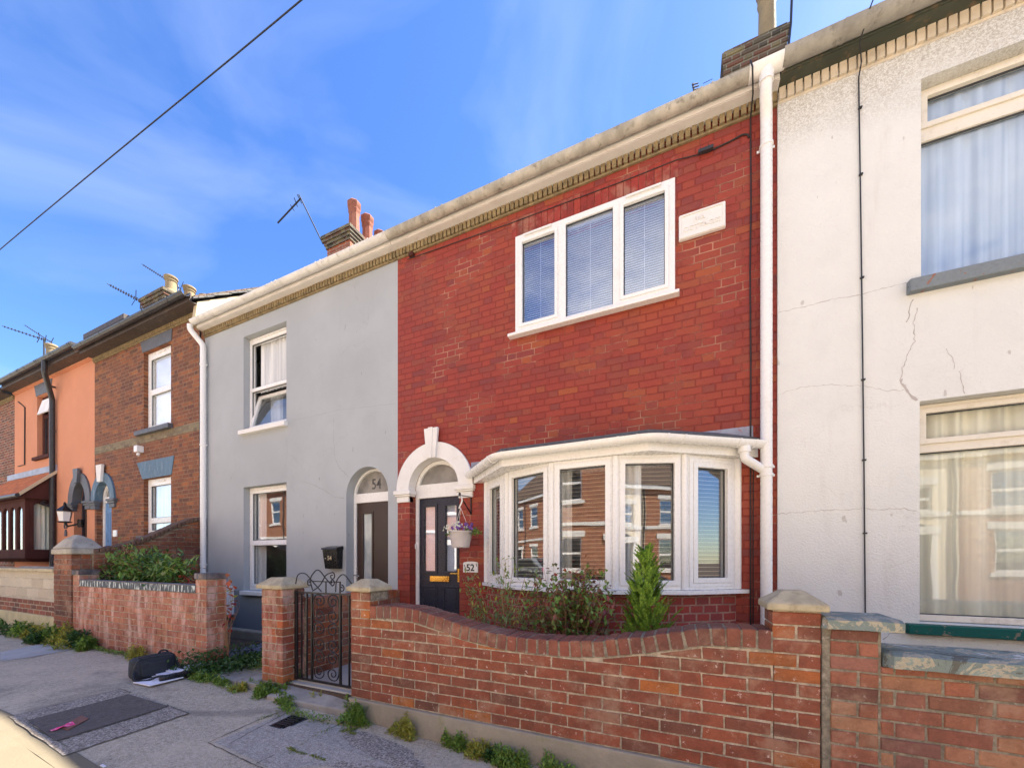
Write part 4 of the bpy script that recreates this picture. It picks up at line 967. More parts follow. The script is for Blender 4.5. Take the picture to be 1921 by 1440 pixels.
def sashwin(h, x0, x1, z0, z1, zm0, zm1, y, fm, gm, tilt=0, lm=.055):
    pn = [(x0 + lm, x1 - lm, zm1, z1 - .095), (x0 + lm + (.03 if True else 0), x1 - lm - .03, z0 + .10, zm0 - .02)]
    return window(h, x0, x1, z0, z1, y, pn, fm, gm, sash=(), vents=((x0 + .28 * (x1 - x0), x1 - .15 * (x1 - x0), z1 - .03),))
zmA = PZ(500, 724, YF + .1)
# upstairs: top light fixed, bottom light tilted open
pu = [(gw[0] + .052, gw[1] - .052, zmA + .02, guz1 - .095)]
g1w = window(grey, gw[0] + .002, gw[1] - .002, guz0 + .002, guz1 - .002, yr, pu + [(gw[0] + .052, gw[1] - .052, guz0 + .045, zmA - .035)], M['upvc'], M['glass_soft'], vents=((gw[0] + .25, gw[1] - .12, guz1 - .035),))
for o in [c for c in g1w.children if c.name.split('.')[0] in ('pane', 'gasket')][2:]: bpy.data.objects.remove(o)     # the lower opening holds the tilted sash instead
ox0, ox1, oz0, oz1 = gw[0] + .04, gw[1] - .04, guz0 + .03, zmA - .03
osash = MB(); tb = MB().prism(rect(ox0, ox1, 0, oz1 - oz0), [rect(ox0 + .06, ox1 - .06, .06, oz1 - oz0 - .06)], 0, .045)
th = radians(15)
def tl(p): y, z = p[1], p[2]; H = oz1 - oz0; return (p[0], yr - .03 - (z * 0) + y * cos(th) + (z) * -0 + (z) * sin(th) * 0 + (z - 0) * sin(th) * 1.0 * 1 - .0, oz0 + z * cos(th) - y * sin(th) * 0)
osash.add([(p[0], yr - .045 + p[1] + p[2] * sin(th), oz0 + p[2] * cos(th) - .008) for p in tb.v], tb.f)
osash.build('open_sash', M['upvc'], g1w, bevel=.004)
gp_ = MB().box(ox0 + .055, ox1 - .055, .02, .026, .055, oz1 - oz0 - .055)
MB().add([(p[0], yr - .045 + p[1] + p[2] * sin(th), oz0 + p[2] * cos(th) - .008) for p in gp_.v], gp_.f).build('sash_pane', M['glass'], g1w)
curtain(gw[0] + .13, gw[1] - .01, zmA - .03, guz1 - .02, yr + .10, M['net_white'], g1w, .018, .08, seed=5)
curtain(gw[0] + .06, gw[0] + .34, guz0 + .02, zmA, yr + .34, M['net_white'], g1w, .02, .07, seed=6)
curtain(gw[0] + .62, gw[1] + .2, guz0 + .02, zmA, yr + .36, M['net_white'], g1w, .02, .07, seed=7)
sill(grey, PX(447, YF - .06), gw[1] + .035, guz0 - .082, guz0 + .001, YF - .07, YF + .1, M['trim'], g1w)
zmB = PZ(500, 1016, YF + .1)
g2w = window(grey, gw[0] + .002, gw[1] - .002, glz0 + .002, glz1 - .002, yr, [(gw[0] + .07, gw[1] - .052, zmB + .03, glz1 - .10), (gw[0] + .10, gw[1] - .07, glz0 + .10, zmB - .055)], M['upvc'], M['glass'], sash=(1,), bw=.04, vents=((gw[0] + .25, gw[1] - .12, glz1 - .035),))
curtain(gw[0] + .08, gw[0] + .27, glz0 + .05, glz1 - .02, yr + .10, M['net_white'], g2w, .015, .05, seed=8)
sill(grey, PX(450, YF - .06), gw[1] + .035, glz0 - .075, glz0 + .001, YF - .07, YF + .1, M['trim'], g2w)
# door 54
YG = YF + .137
tz0, tz1 = PZ(690, 942, YG), PZ(690, 927, YG)
gf = MB().prism(arch(gd0 + .002, gd1 - .002, .215, gsp, 24, gr - .002), [rect(gd0 + .045, gd1 - .03, .25, tz0), [(gcx + (gr - .035) * cos(pi * k / 24), gsp + (gr - .035) * sin(pi * k / 24)) for k in range(25) if gsp + (gr - .035) * sin(pi * k / 24) > tz1]], YG, YG + .06)
gff = gf.build('door_frame', M['upvc'], grey, bevel=.004)
fl = MB().prism([(gcx + (gr - .033) * cos(pi * k / 24), gsp + (gr - .033) * sin(pi * k / 24)) for k in range(25) if gsp + (gr - .033) * sin(pi * k / 24) > tz1 - .005], [], YG + .03, YG + .036).build('fanlight', M['frost'], gff)
text_mesh("54", .215, .001, 'numeral', M['digit_grey'], gff, (PX(706, YG + .028), YG + .028, PZ(704, 916, YG) + .0), bold=.0015, sx=.85)
s0, s1 = PX(682, YG + .02), PX(698, YG + .02)
gdm = MB().prism(rect(gd0 + .047, gd1 - .032, .255, tz0 - .003), [rect(s0, s1, .62, PZ(690, 963, YG))], YG + .018, YG + .06)
gdm.prism(rect(s0 - .03, s1 + .03, .59, PZ(690, 963, YG) + .03), [rect(s0 + .001, s1 - .001, .621, PZ(690, 963, YG) - .001)], YG + .008, YG + .0185)
gdoor = gdm.build('door', M['walnut'], grey, bevel=.004)
MB().box(s0, s1, YG + .030, YG + .036, .62, PZ(690, 963, YG)).build('pane', M['obscure'], gdoor)
hx = PX(668, YG)
MB().box(hx - .014, hx + .014, YG + .006, YG + .0175, 1.02, 1.27).tube([(hx, YG + .0, 1.16), (hx, YG - .045, 1.16), (hx + .11, YG - .05, 1.15)], .009, 8).build('handle', M['chrome'], gdoor, bevel=.002)
MB().box(gd0 - .03, gd1 + .03, YF - .08, YG + .05, .2, .253).build('threshold', M['grey_stone'], grey, bevel=.008)
# downpipe
XD1 = PX(382, YF - .06)
downpipe(grey, smooth_path([(PX(357, 3.875), 3.875, ZE + .13), (PX(357, 3.875), 3.875, ZE + .05), (XD1, YF - .065, ZE - .20), (XD1, YF - .065, .25)], .05), .046, M['upvc'], clips=[(XD1, YF - .065, z) for z in (PZ(382, 690, YF), PZ(382, 838, YF), 1.3)])
# mailbox
ba, bb = PX(606, YF - .1), PX(633, YF - .1); mbz0, mbz1 = PZ(620, 1066, YF - .08), PZ(620, 1026, YF - .08)
lbx = thing('letterbox', ((ba + bb) / 2, YF, mbz0), 'black metal post box with number 54 screwed to the grey wall', 'mailbox')
lm = MB(); lm.add([(ba + .02, YF - .085, mbz0), (bb - .01, YF - .085, mbz0), (bb - .01, YF - .001, mbz0), (ba + .02, YF - .001, mbz0), (ba, YF - .115, mbz1 - .03), (bb, YF - .115, mbz1 - .03), (bb, YF - .001, mbz1 - .03), (ba, YF - .001, mbz1 - .03)], [(0, 3, 2, 1), (4, 5, 6, 7), (0, 1, 5, 4), (1, 2, 6, 5), (2, 3, 7, 6), (3, 0, 4, 7)])
lm.build('box', M['black_paint'], lbx, bevel=.004)
MB().add([(ba - .012, YF - .13, mbz1 - .032), (bb + .012, YF - .13, mbz1 - .032), (bb + .012, YF - .001, mbz1 - .032), (ba - .012, YF - .001, mbz1 - .032), (ba - .008, YF - .125, mbz1 - .01), (bb + .008, YF - .125, mbz1 - .01), (bb + .008, YF - .001, mbz1 + .02), (ba - .008, YF - .001, mbz1 + .02)], [(0, 3, 2, 1), (4, 5, 6, 7), (0, 1, 5, 4), (1, 2, 6, 5), (2, 3, 7, 6), (3, 0, 4, 7)]).build('lid', M['black_paint'], lbx, bevel=.003)
text_mesh("54", .085, .002, 'numeral', M['digit_gold'], lbx, ((ba + bb) / 2 - .0, YF - .112, (mbz0 + mbz1) / 2 - .03), bold=.001)
MB().lathe([(.009, 0), (.009, .01)], ((ba + bb) / 2 - .075, YF - .115, (mbz0 + mbz1) / 2 - .01), 8).build('lock', M['chrome'], lbx)
# meter box by the grey wall
mx1 = PX(440, YF); mx0 = mx1 - .12
tag(MB().box(mx0 - .25, mx1, YF - .12, YF - .002, PZ(438, 1152, YF), PZ(438, 1098, YF)).box(mx0 - .23, mx1 - .02, YF - .13, YF - .1205, PZ(438, 1150, YF), PZ(438, 1100, YF)).build('meter_box', M['upvc'], bevel=.012), 'white plastic meter box against the grey wall behind the salmon brick pier', 'meter box')
# chimney stack at the far end of the grey house
chimney(grey, PX(614, 7.05), PX(657, 7.05), 7.05, 8.75, 6.9, PZ(640, 432, 7.05), M['chimney'], M['chimney_red'],
        [(-7.72, y, .155, hh, M['pot_clay'], 8) for y, hh in ((7.33, .86), (7.78, .86), (8.25, .80))] + [(-8.25, 7.25, .11, .16, M['chimney'], 10)], over=.11, courses=4)

# ================================================================== WHITE HOUSE (50)
XW1 = 5.4; YWh = YF - .018
ww0 = PX(1727, YWh); ww1 = ww0 + 1.5
wuz0, wuz1 = PZ(1724, 524, YWh) - .0, PZ(1727, 149, YWh)
wlz0, wlz1 = PZ(1722, 1167, YWh), PZ(1722, 753, YWh)
white = house(XR1 + .001, XW1, ZE + .085, M['white'], [rect(ww0, ww1, wuz0, wuz1), rect(ww0 - .008, ww1, wlz0, wlz1), rect(4.1, 4.9, .2, 2.3)],
              'off-white roughcast terraced house with flaking green eaves boards and net curtains', yf=YWh, name='roughcast_house')
ea = eaves(white, XR1 + .003, XW1, ZE, M['dentil_w'], M['green_fascia'], M['gutter_stone'], r=.075, joints=[], gy=3.86, fasc_y=3.93, dent_h=.10, ft=.23, pitch=.060, gap=.013)
for (a, b, z0, z1) in ((1655, 1708, ZE + .155, ZE + .175), (1640, 1668, ZE + .125, ZE + .135), (1770, 1830, ZE + .14, ZE + .16), (1560, 1568, ZE + .12, ZE + .13)):
    MB().box(PX(a, 3.93), PX(b, 3.93), 3.915, 3.917, z0, z1).build('bare_wood', M['yellow_brick'], white)
def casement(h, x0, x1, z0, z1, y, zt0, zt1, cm, seed, gm):
    f = window(h, x0, x1, z0, z1, y, [(x0 + .07, x1 - .07, zt1, z1 - .07), (x0 + .004, x1 - .04, z0 + .05, zt0)], M['upvc_w'], gm, sash=(0,), bw=.04, d=.05)
    curtain(x0 + .005, x1 - .005, z0 + .03, z1 - .02, y + .078, cm, f, .017, .13, seed=seed, name='net_curtain')
    return f
yw = YWh + .10
w1 = casement(white, ww0 + .004, ww1 - .004, wuz0 + .004, wuz1 - .004, yw, PZ(1727, 268, yw), PZ(1740, 232, yw), M['net_blue'], 11, M['glass'])
w2 = casement(white, ww0 - .004, ww1 - .004, wlz0 + .004, wlz1 - .004, yw, PZ(1722, 850, yw), PZ(1737, 824, yw), M['net'], 12, M['glass_soft'])
sill(white, PX(1706, YWh - .05), ww1 + .06, PZ(1706, 548, YWh - .05), wuz0 + .001, YWh - .06, YWh + .095, M['grey_sill'], w1, .008)
sill(white, PX(1703, YWh - .05), ww1 + .06, PZ(1703, 1188, YWh - .05), wlz0 + .001, YWh - .06, YWh + .095, M['teal'], w2, .006)
MB().box(4.1, 4.9, YWh + .1, YWh + .15, .2, 2.3).build('door', M['walnut'], white)
xk = [PX(p, YWh) for p in (1609, 1613, 1616, 1619, 1622)]
wc = MB().tube([(PX(1640, 3.8), 3.79, ZE + .26), (PX(1630, 3.8), 3.785, ZE + .17), (PX(1612, 3.9), 3.90, ZE + .06), (xk[0] + .005, YWh - .05, ZE - .0), (xk[0], YWh - .012, ZE - .08), (xk[1], YWh - .012, 4.2), (xk[2], YWh - .012, 3.2), (xk[3], YWh - .012, 2.1), (xk[4], YWh - .012, .6), (xk[4], YWh - .012, .1)], .0055, 6)
cc = MB()
for z in (5.1, 4.55, 3.7, 2.86, 2.2, 1.6): 
    t_ = (5.3 - z) / 5; x = xk[0] + (xk[4] - xk[0]) * t_; wc.box(x - .004, x + .02, YWh - .02, YWh - .001, z - .006, z + .006)
tag(wc.build('cable', M['cable']), 'black cable hanging from the mossy gutter down the white roughcast wall', 'cable')

# ================================================================== BROWN BRICK HOUSE (56)
XB0 = PX(178, YF); ZB = 5.87
ba0, ba1 = PX(270, YF), PX(321, YF)
buz0, buz1 = PZ(270, 808, YF), PZ(270, 662, YF)
blz0, blz1 = PZ(270, 1004, YF), PZ(270, 899, YF)
bd0, bd1 = PX(181.5, YF), PX(209.5, YF); bcx = (bd0 + bd1) / 2; br_ = (bd1 - bd0) / 2; bsp = PZ(200, 937, YF) ; 
brown = house(XB0, XG0 - .001, ZB + .08, M['brown'], [rect(ba0, ba1, buz0, buz1), rect(ba0, ba1, blz0, blz1), arch(bd0, bd1, .25, bsp, 20, PZ(200, 902, YF) - bsp)],
              'brown brick terraced house with blue lintels and a blue arched door', name='brick_house', roofm='slate_brown')
eaves(brown, XB0 + .001, XG0 - .002, ZB, M['yellow_brick'], M['dark_fascia'], M['black_plastic'], fasc_y=3.84, gy=3.77, ft=.16, gz=ZB + .19, r=.065, dent_h=.07, pitch=.075)
# verge and rendered side above the lower neighbour
vt = tan(radians(38)); zz = ZB + .17
MB().prism([(3.9, ZE + .12), (8.1, ZE + .12), (8.1, zz + vt * 4.1), (3.95, zz - .04)], [], XG0 - .10, XG0 + .0, 'x').build('party_wall', M['party'], brown)
vg = MB()
for i in range(14):
    y = 3.86 + i * .3; z = ZB + .155 + vt * (y - 3.91); vg.hexa([(XG0 - .12, y, z), (XG0 + .06, y, z), (XG0 + .06, y + .33, z + .33 * vt - .02), (XG0 - .12, y + .33, z + .33 * vt - .02), (XG0 - .12, y, z + .03), (XG0 + .06, y, z + .03), (XG0 + .06, y + .33, z + .33 * vt + .01), (XG0 - .12, y + .33, z + .33 * vt + .01)])
vg.build('verge_tile', M['slate'], brown)
yb_ = YF + .07
def brownwin(z0, z1, zm, cm, gm, full=True):
    return window(brown, ba0 + .003, ba1 - .003, z0 + .003, z1 - .003, yb_, [(ba0 + .10, ba1 - .10, zm + .05, z1 - .14), (ba0 + .12, ba1 - .12, z0 + .10, zm - .06)], M['upvc'], gm, vents=((ba0 + .4, ba1 - .35, z1 - .06),))
bz = PZ(270, 736, YF); b1 = brownwin(buz0, buz1, bz, None, M['glass'])
MB().box(ba0 + .05, ba1 - .05, yb_ + .074, yb_ + .078, buz0 + .05, buz1 - .1).build('roller_blind', M['sheer'], b1)
bz2 = PZ(270, 976, YF); b2 = brownwin(blz0, blz1, bz2, None, M['glass_strong'])
curtain(ba0 + .05, ba1 - .05, blz0 + .05, blz1 - .1, yb_ + .10, M['net'], b2, .015, .12, seed=17, name='net_curtain')
for z1_, lt, s0_, s1_, w in ((buz1, M['dark_grey'], 262, 325, b1), (blz1, M['blue_lintel'], 258, 328, b2)):
    hgt = .36
    MB().prism([(ba0 - .03, z1_ + .002), (ba1 + .03, z1_ + .002), (PX(s1_, YF), z1_ + hgt), (PX(s0_, YF), z1_ + hgt)], [], YF - .012, YF - .001).build('lintel', lt, brown, bevel=.003)
sill(brown, PX(258, YF) + .05, PX(322, YF) + .05, buz0 - .10, buz0 + .001, YF - .08, YF + .06, M['dark_grey'], b1)
sill(brown, PX(262, YF) + .05, PX(322, YF) + .05, blz0 - .10, blz0 + .001, YF - .08, YF + .06, M['dark_grey'], b2)
MB().box(XB0 + .01, ba0 - .25, YF - .006, YF - .0005, 3.77, 3.93).box(ba1 + .12, XG0 - .06, YF - .006, YF - .0005, 3.77, 3.93).box(ba0 - .25, ba1 + .12, YF - .006, YF - .0005, 3.77, buz0 - .101).build('brick_band', brickmat('stone_coloured_band_brick', [(.22, .18, .11), (.28, .23, .14), (.16, .12, .08)], (.25, .2, .14), 'flemish', grime=(.09, .065, .04), grime_amt=.7), brown)
def arched_surround(h, x0, x1, zs, rzi, mat, kmat, ztop, frame_m, door_m, pier=.32, kw=.13, frame=True, dy=.18, glassm='frost', imp=M['dark_grey']):
    c = (x0 + x1) / 2; r = (x1 - x0) / 2; n = 22; R = r + pier; RZ = rzi + pier * .95
    o = [(c + R * cos(pi * k / n), zs + RZ * sin(pi * k / n)) for k in range(n + 1)]; i = [(c + (r - .004) * cos(pi * k / n), zs + (rzi - .004) * sin(pi * k / n)) for k in range(n, -1, -1)]
    s = MB().prism(o + i, [], YF - .035, YF + dy - .003).build('door_surround', mat, h, bevel=.008)
    MB().prism([(c - kw * .6, zs + rzi - .02), (c + kw * .6, zs + rzi - .02), (c + kw, ztop), (c - kw, ztop)], [], YF - .09, YF - .036).build('keystone', kmat, s, bevel=.008)
    for q in (-1, 1):
        a = c + q * (r - .07); b = c + q * (R + .08)
        MB().box(a, b, YF - .075, YF + .05, zs - .05, zs - .002).box(a + q * .02, b - q * .03, YF - .055, YF + .05, zs - .10, zs - .051).box(a + q * .05, b - q * .07, YF - .036, YF + .05, zs - .19, zs - .101).build('impost', imp, s, bevel=.008)
    f = MB().prism(arch(x0 + .003, x1 - .003, .255, zs, n, rzi - .003), [rect(x0 + .09, x1 - .09, .29, zs - .04), [(c + (r - .09) * cos(pi * k / n), zs + (rzi - .09) * sin(pi * k / n)) for k in range(n + 1) if sin(pi * k / n) * (rzi - .09) > .08]], YF + dy, YF + dy + .06).build('door_frame', frame_m, h)
    MB().prism([(c + (r - .088) * cos(pi * k / n), zs + (rzi - .088) * sin(pi * k / n)) for k in range(n + 1) if sin(pi * k / n) * (rzi - .088) > .075], [], YF + dy + .03, YF + dy + .036).build('fanlight', M[glassm], f)
    d = MB().prism(rect(x0 + .092, x1 - .092, .292, zs - .042), [], YF + dy + .02, YF + dy + .06)
    for za, zb in ((.5, 1.1), (1.25, zs - .25)): 
        for xa, xb in ((x0 + .18, c - .04), (c + .04, x1 - .18)): d.prism(rect(xa, xb, za, zb), [rect(xa + .03, xb - .03, za + .03, zb - .03)], YF + dy + .01, YF + dy + .0205)
    d.build('door', door_m, h, bevel=.004)
arched_surround(brown, bd0, bd1, bsp, PZ(200, 902, YF) - bsp, M['blue_lintel'], M['trim'], PZ(194, 873, YF), M['upvc'], M['blue_door'], pier=.20, dy=.10)
tag(MB().box(PX(214, YF), PX(221, YF), YF - .02, YF - .001, PZ(218, 1006, YF), PZ(218, 994, YF)).build('house_sign', M['upvc'], bevel=.003), 'small white number sign beside the blue door', 'sign')
tag(MB().box(PX(265, YF), PX(271, YF), YF - .12, YF - .001, PZ(268, 850, YF), PZ(268, 838, YF)).tube([(PX(268, YF), YF - .06, PZ(268, 851, YF)), (PX(268, YF), YF - .08, PZ(268, 856, YF))], .03, 8).build('security_light', M['upvc'], bevel=.01), 'small white security light on the brown brick wall above the blue lintel', 'lamp')
tag(MB().tube([(XG0 - .13, YF - .012, ZB - .1), (XG0 - .14, YF - .012, 3.6), (XG0 - .135, YF - .012, 1.9)], .012, 6).build('cable', M['cable']), 'black cable down the brown brick wall beside the grey house', 'cable')
chimney(brown, PX(275, 5.2), PX(312, 5.2), 5.2, 6.3, 6.2, PZ(283, 557, 5.2), M['chimney'], M['chimney_red'], [(-11.9, y, .13, .42, M['pot_buff'], 14) for y in (5.35, 5.75, 6.12)], over=.12, courses=4)
# dormer on the brown roof
dmx0, dmx1, dmy = PX(190, 4.9), PX(243, 4.75), 4.75
dz0, dz1 = 6.45, PZ(243, 606, dmy)
MB().box(dmx0, dmx1, dmy, dmy + 1.2, dz0, dz1).build('dormer', M['brown'], brown)
MB().hexa([(dmx0 - .12, dmy - .15, dz1), (dmx1 + .12, dmy - .15, dz1), (dmx1 + .12, dmy + 1.4, dz1 + .10), (dmx0 - .12, dmy + 1.4, dz1 + .10), (dmx0 - .12, dmy - .15, dz1 + .12), (dmx1 + .12, dmy - .15, dz1 + .12), (dmx1 + .12, dmy + 1.4, dz1 + .22), (dmx0 - .12, dmy + 1.4, dz1 + .22)]).build('dormer_roof', M['dark_fascia'], brown)

# ================================================================== ORANGE HOUSE (58)
XO0 = PX(28, YF); ZO = 5.97
oa0, oa1 = PX(70, YF), PX(96, YF); ouz0, ouz1 = PZ(70, 858, YF), PZ(70, 744, YF)
od0, od1 = PX(139, YF), PX(163.5, YF); osp = PZ(150, 942, YF); orz = PZ(152, 905, YF) - osp
orange = house(XO0, XB0 - .001, ZO + .08, M['orange'], [rect(oa0, oa1, ouz0, ouz1), arch(od0, od1, .25, osp, 20, orz), rect(-16.6, -14.5, 1.55, 2.8)],
               'orange painted terraced house with a brown timber bay window and clay tiled bay roof', name='painted_house', roofm='slate_brown')
eaves(orange, XO0 + .001, XB0 - .002, ZO, M['orange'], M['dark_fascia'], M['black_plastic'], fasc_y=3.84, gy=3.76, ft=.16, gz=ZO + .19, r=.07, dent_h=.04, pitch=.3, ends=(XB0 - .002,), joints=[PX(p, 3.76) for p in (100, 135, 40, 73)])
ow = window(orange, oa0 + .003, oa1 - .003, ouz0 + .003, ouz1 - .003, YF + .09, [(oa0 + .12, oa1 - .12, ouz0 + (ouz1 - ouz0) * .7, ouz1 - .12), (oa0 + .12, (oa0 + oa1) / 2 - .04, ouz0 + .1, ouz0 + (ouz1 - ouz0) * .64), ((oa0 + oa1) / 2 + .04, oa1 - .12, ouz0 + .1, ouz0 + (ouz1 - ouz0) * .64)], M['brown_wood'], M['glass'])
tz_ = ouz0 + (ouz1 - ouz0) * .7
MB().hexa([(oa0 + .1, YF - .03, tz_ - .02), (oa1 - .1, YF - .03, tz_ - .02), (oa1 - .1, YF + .0, tz_ - .02), (oa0 + .1, YF + .0, tz_ - .02), (oa0 + .1, YF + .06, ouz1 - .1), (oa1 - .1, YF + .06, ouz1 - .1), (oa1 - .1, YF + .09, ouz1 - .1), (oa0 + .1, YF + .09, ouz1 - .1)]).build('open_sash', M['sheer'], ow)
curtain(oa0 + .1, oa0 + .35, ouz0 + .05, ouz1 - .3, YF + .22, M['net_white'], ow, .02, .1, seed=21)
MB().prism([(oa0 - .03, ouz1 + .002), (oa1 + .03, ouz1 + .002), (PX(99, YF), ouz1 + .33), (PX(65, YF), ouz1 + .33)], [], YF - .012, YF - .001).build('lintel', M['dark_grey'], orange, bevel=.003)
sill(orange, oa0 - .1, oa1 + .1, ouz0 - .09, ouz0 + .001, YF - .07, YF + .08, M['brown_wood'], ow)
arched_surround(orange, od0, od1, osp, orz, M['dark_grey'], M['dark_grey'], PZ(151, 880, YF), M['navy'], M['walnut'], pier=.24, dy=.13, glassm='obscure')
# timber bay
YB = 3.59; bx1 = PX(47, YB); bx0 = -17.4; bz0, bz1 = 1.42, 2.86
tb_ = MB()
tb_.box(bx0, bx1, YB, YF - .001, bz0, bz0 + .14).box(bx0, bx1, YB, YF - .001, bz1 - .06, bz1)
panF = []
xx = bx1 - .16
while xx > bx0 + .6: panF.append((xx - .34, xx)); xx -= .46
tb_.prism(rect(bx0 + .001, bx1 - .001, bz0 + .141, bz1 - .061), [arch(a, b, bz0 + .22, bz1 - .32, 10, .14) for a, b in panF], YB + .001, YB + .07)
tb_.prism([(YB + .071, bz0 + .141), (YF - .002, bz0 + .141), (YF - .002, bz1 - .061), (YB + .071, bz1 - .061)], [[(YB + .14, bz0 + .22), (YF - .05, bz0 + .22), (YF - .05, bz1 - .16), (YF - .09, bz1 - .10), (YB + .18, bz1 - .10), (YB + .14, bz1 - .16)]], bx1 - .07, bx1 - .001, 'x')
tb_.hexa([(bx0, YB + .15, bz0 - .08), (bx1 - .1, YB + .15, bz0 - .08), (bx1 - .1, YF - .002, bz0 - .08), (bx0, YF - .002, bz0 - .08), (bx0, YB + .02, bz0 - .001), (bx1 - .02, YB + .02, bz0 - .001), (bx1 - .02, YF - .002, bz0 - .001), (bx0, YF - .002, bz0 - .001)])
obay = tb_.build('bay_window', M['brown_wood'], orange, bevel=.006)
for a, b in panF: MB().box(a - .01, b + .01, YB + .03, YB + .036, bz0 + .2, bz1 - .15).build('pane', M['glass_strong'], obay)
MB().box(bx1 - .045, bx1 - .04, YB + .13, YF - .04, bz0 + .2, bz1 - .09).build('pane', M['glass_soft'], obay)
cs = MB(); ny = 24
for j in range(2):
    for i in range(ny + 1): y = YB + .09 + (YF - YB - .1) * i / ny; cs.v.append((bx1 - .12 + .02 * sin(i * 1.3), y, (bz0 + .15, bz1 - .07)[j]))
for i in range(ny): cs.f.append((i, i + 1, i + ny + 2, i + ny + 1))
cs.build('vertical_blind', M['net'], obay, smooth=True)
# tiled lean-to roof
zt = 3.55; ze_ = 2.90; ye_ = YB - .10; tr_ = MB(); nx_ = 150; ny_ = 12
for j in range(ny_ + 1):
    for i in range(nx_ + 1):
        x = bx0 + (bx1 + .12 - bx0) * i / nx_; t = j / ny_; y = ye_ + (YF - .002 - ye_) * t
        step = (t * 4) % 1
        tr_.v.append((x, y, ze_ + (zt - ze_) * t + .045 + .022 * abs(sin(x * pi / .19)) - .02 * step))
for j in range(ny_):
    for i in range(nx_): a = j * (nx_ + 1) + i; tr_.f.append((a, a + 1, a + nx_ + 2, a + nx_ + 1))
br2 = tr_.build('bay_roof', M['orange_tile'], orange)
MB().hexa([(bx1 + .10, ye_ - .01, ze_ - .01), (bx1 + .145, ye_ - .01, ze_ - .01), (bx1 + .145, YF - .002, zt - .01), (bx1 + .10, YF - .002, zt - .01), (bx1 + .10, ye_ - .01, ze_ + .075), (bx1 + .145, ye_ - .01, ze_ + .075), (bx1 + .145, YF - .002, zt + .075), (bx1 + .10, YF - .002, zt + .075)]).build('verge_board', M['party'], br2)
MB().prism([(ye_ + .03, ze_), (YF - .002, ze_), (YF - .002, zt - .03)], [], bx1 - .02, bx1 + .08, 'x').box(bx0, bx1 + .1, ye_ + .02, YF - .003, bz1 + .001, ze_ - .001).build('gable_board', M['brown_wood'], br2)
MB().box(bx0, bx1 + .15, YF - .03, YF - .001, zt + .05, zt + .20).build('flashing', M['lead'], br2)
MB().tube([(bx0, ye_ - .04, ze_ + .0), (bx1 + .14, ye_ - .04, ze_)], .045, 10).tube([(bx1 + .05, YB + .30, bz1 - .04), (bx1 + .06, YF - .25, bz1 - .10), (PX(106, YF) - .02, YF - .08, bz1 - .16)], .035, 8).build('gutter', M['black_plastic'], br2, smooth='auto')
XO = PX(106.5, YF)
downpipe(orange, smooth_path([(PX(84, 3.76), 3.76, ZO + .14), (PX(84, 3.76), 3.76, ZO - .12), (PX(86, 3.8), 3.8, ZO - .2), (XO, YF - .07, ZO - .62), (XO, YF - .07, .3)], .06), .052, M['black_plastic'], clips=[(XO, YF - .07, z) for z in (PZ(106, 728, YF), PZ(106, 810, YF), 2.1)])
# lantern and ornaments
lx, lz_ = PX(122, YF - .25), PZ(122, 967, YF - .25)
lan = thing('wall_lantern', (lx, YF, lz_), 'black coach lantern on a curled bracket on the orange wall', 'lamp')
MB().lathe([(.10, 0), (.13, .02), (.11, .03)], (lx, YF - .25, lz_ - .16), 6).lathe([(.16, 0), (.03, .13), (.02, .20), (.0, .22)], (lx, YF - .25, lz_ + .10), 6).build('lantern_cap', M['black_paint'], lan)
MB().lathe([(.09, 0), (.125, .22)], (lx, YF - .25, lz_ - .13), 6).build('lantern_glass', M['upvc'], lan)
MB().tube([(lx, YF - .25, lz_ - .16), (lx + .02, YF - .22, lz_ - .24), (lx + .1, YF - .12, lz_ - .20), (lx + .12, YF - .01, lz_ - .16)], .022, 8).lathe([(.06, -.09), (.06, .09)], (lx + .12, YF - .03, lz_ - .16), 10).build('bracket', M['black_paint'], lan)
hsx, hsz = PX(125, YF), PZ(125, 986, YF)
tag(MB().tube([(hsx + .07 * cos(a), YF - .015, hsz + .08 * sin(a)) for a in [radians(-50 + 28 * k) for k in range(11)]], .014, 6).build('horseshoe', M['dark_grey']), 'small horseshoe fixed to the orange wall under the lantern', 'ornament')
tag(MB().prism([(hsx - .05, hsz - .25), (hsx + .06, hsz - .25), (hsx + .045, hsz - .12), (hsx, hsz - .08), (hsx - .03, hsz - .13)], [], YF - .03, YF - .001).build('wall_ornament', M['dark_grey'], bevel=.01), 'small dark ornament on the orange wall below the horseshoe', 'ornament')
tag(MB().tube([(PX(36, YF), YF - .012, ZO - .25), (PX(48.5, YF), YF - .012, ZO - .48), (PX(48, YF), YF - .012, 3.95), (PX(36, YF), YF - .012, 3.95)], .014, 6).build('cable', M['cable']), 'thin dark cable on the orange wall near its far end', 'cable')
chimney(orange, PX(84, 6.2), PX(98, 6.2), 6.2, 7.2, 6.4, PZ(90, 668, 6.2), M['chimney'], M['chimney_red'], [(PX(90, 6.3), 6.4, .17, .62, M['pot_buff'], 12), (PX(90, 6.3) + .45, 6.9, .2, .75, M['pot_buff'], 12)], over=.1, courses=3)
# ================================================================== far brick house
far = house(-22.5, XO0 - .001, 5.95, M['darkbrick'], [rect(-20.5, -19.3, 3.4, 5.0)], 'dark brick terraced house at the far end beyond the orange one', name='brick_house', roofm='slate_brown')
eaves(far, -22.5, XO0 - .002, 5.87, M['yellow_brick'], M['dark_fascia'], M['black_plastic'], fasc_y=3.84, gy=3.77, ft=.16, gz=6.07, dent_h=.07, pitch=.1)
window(far, -20.5, -19.3, 3.4, 5.0, YF + .08, [(-20.4, -19.4, 3.5, 4.9)], M['upvc'], M['glass'])

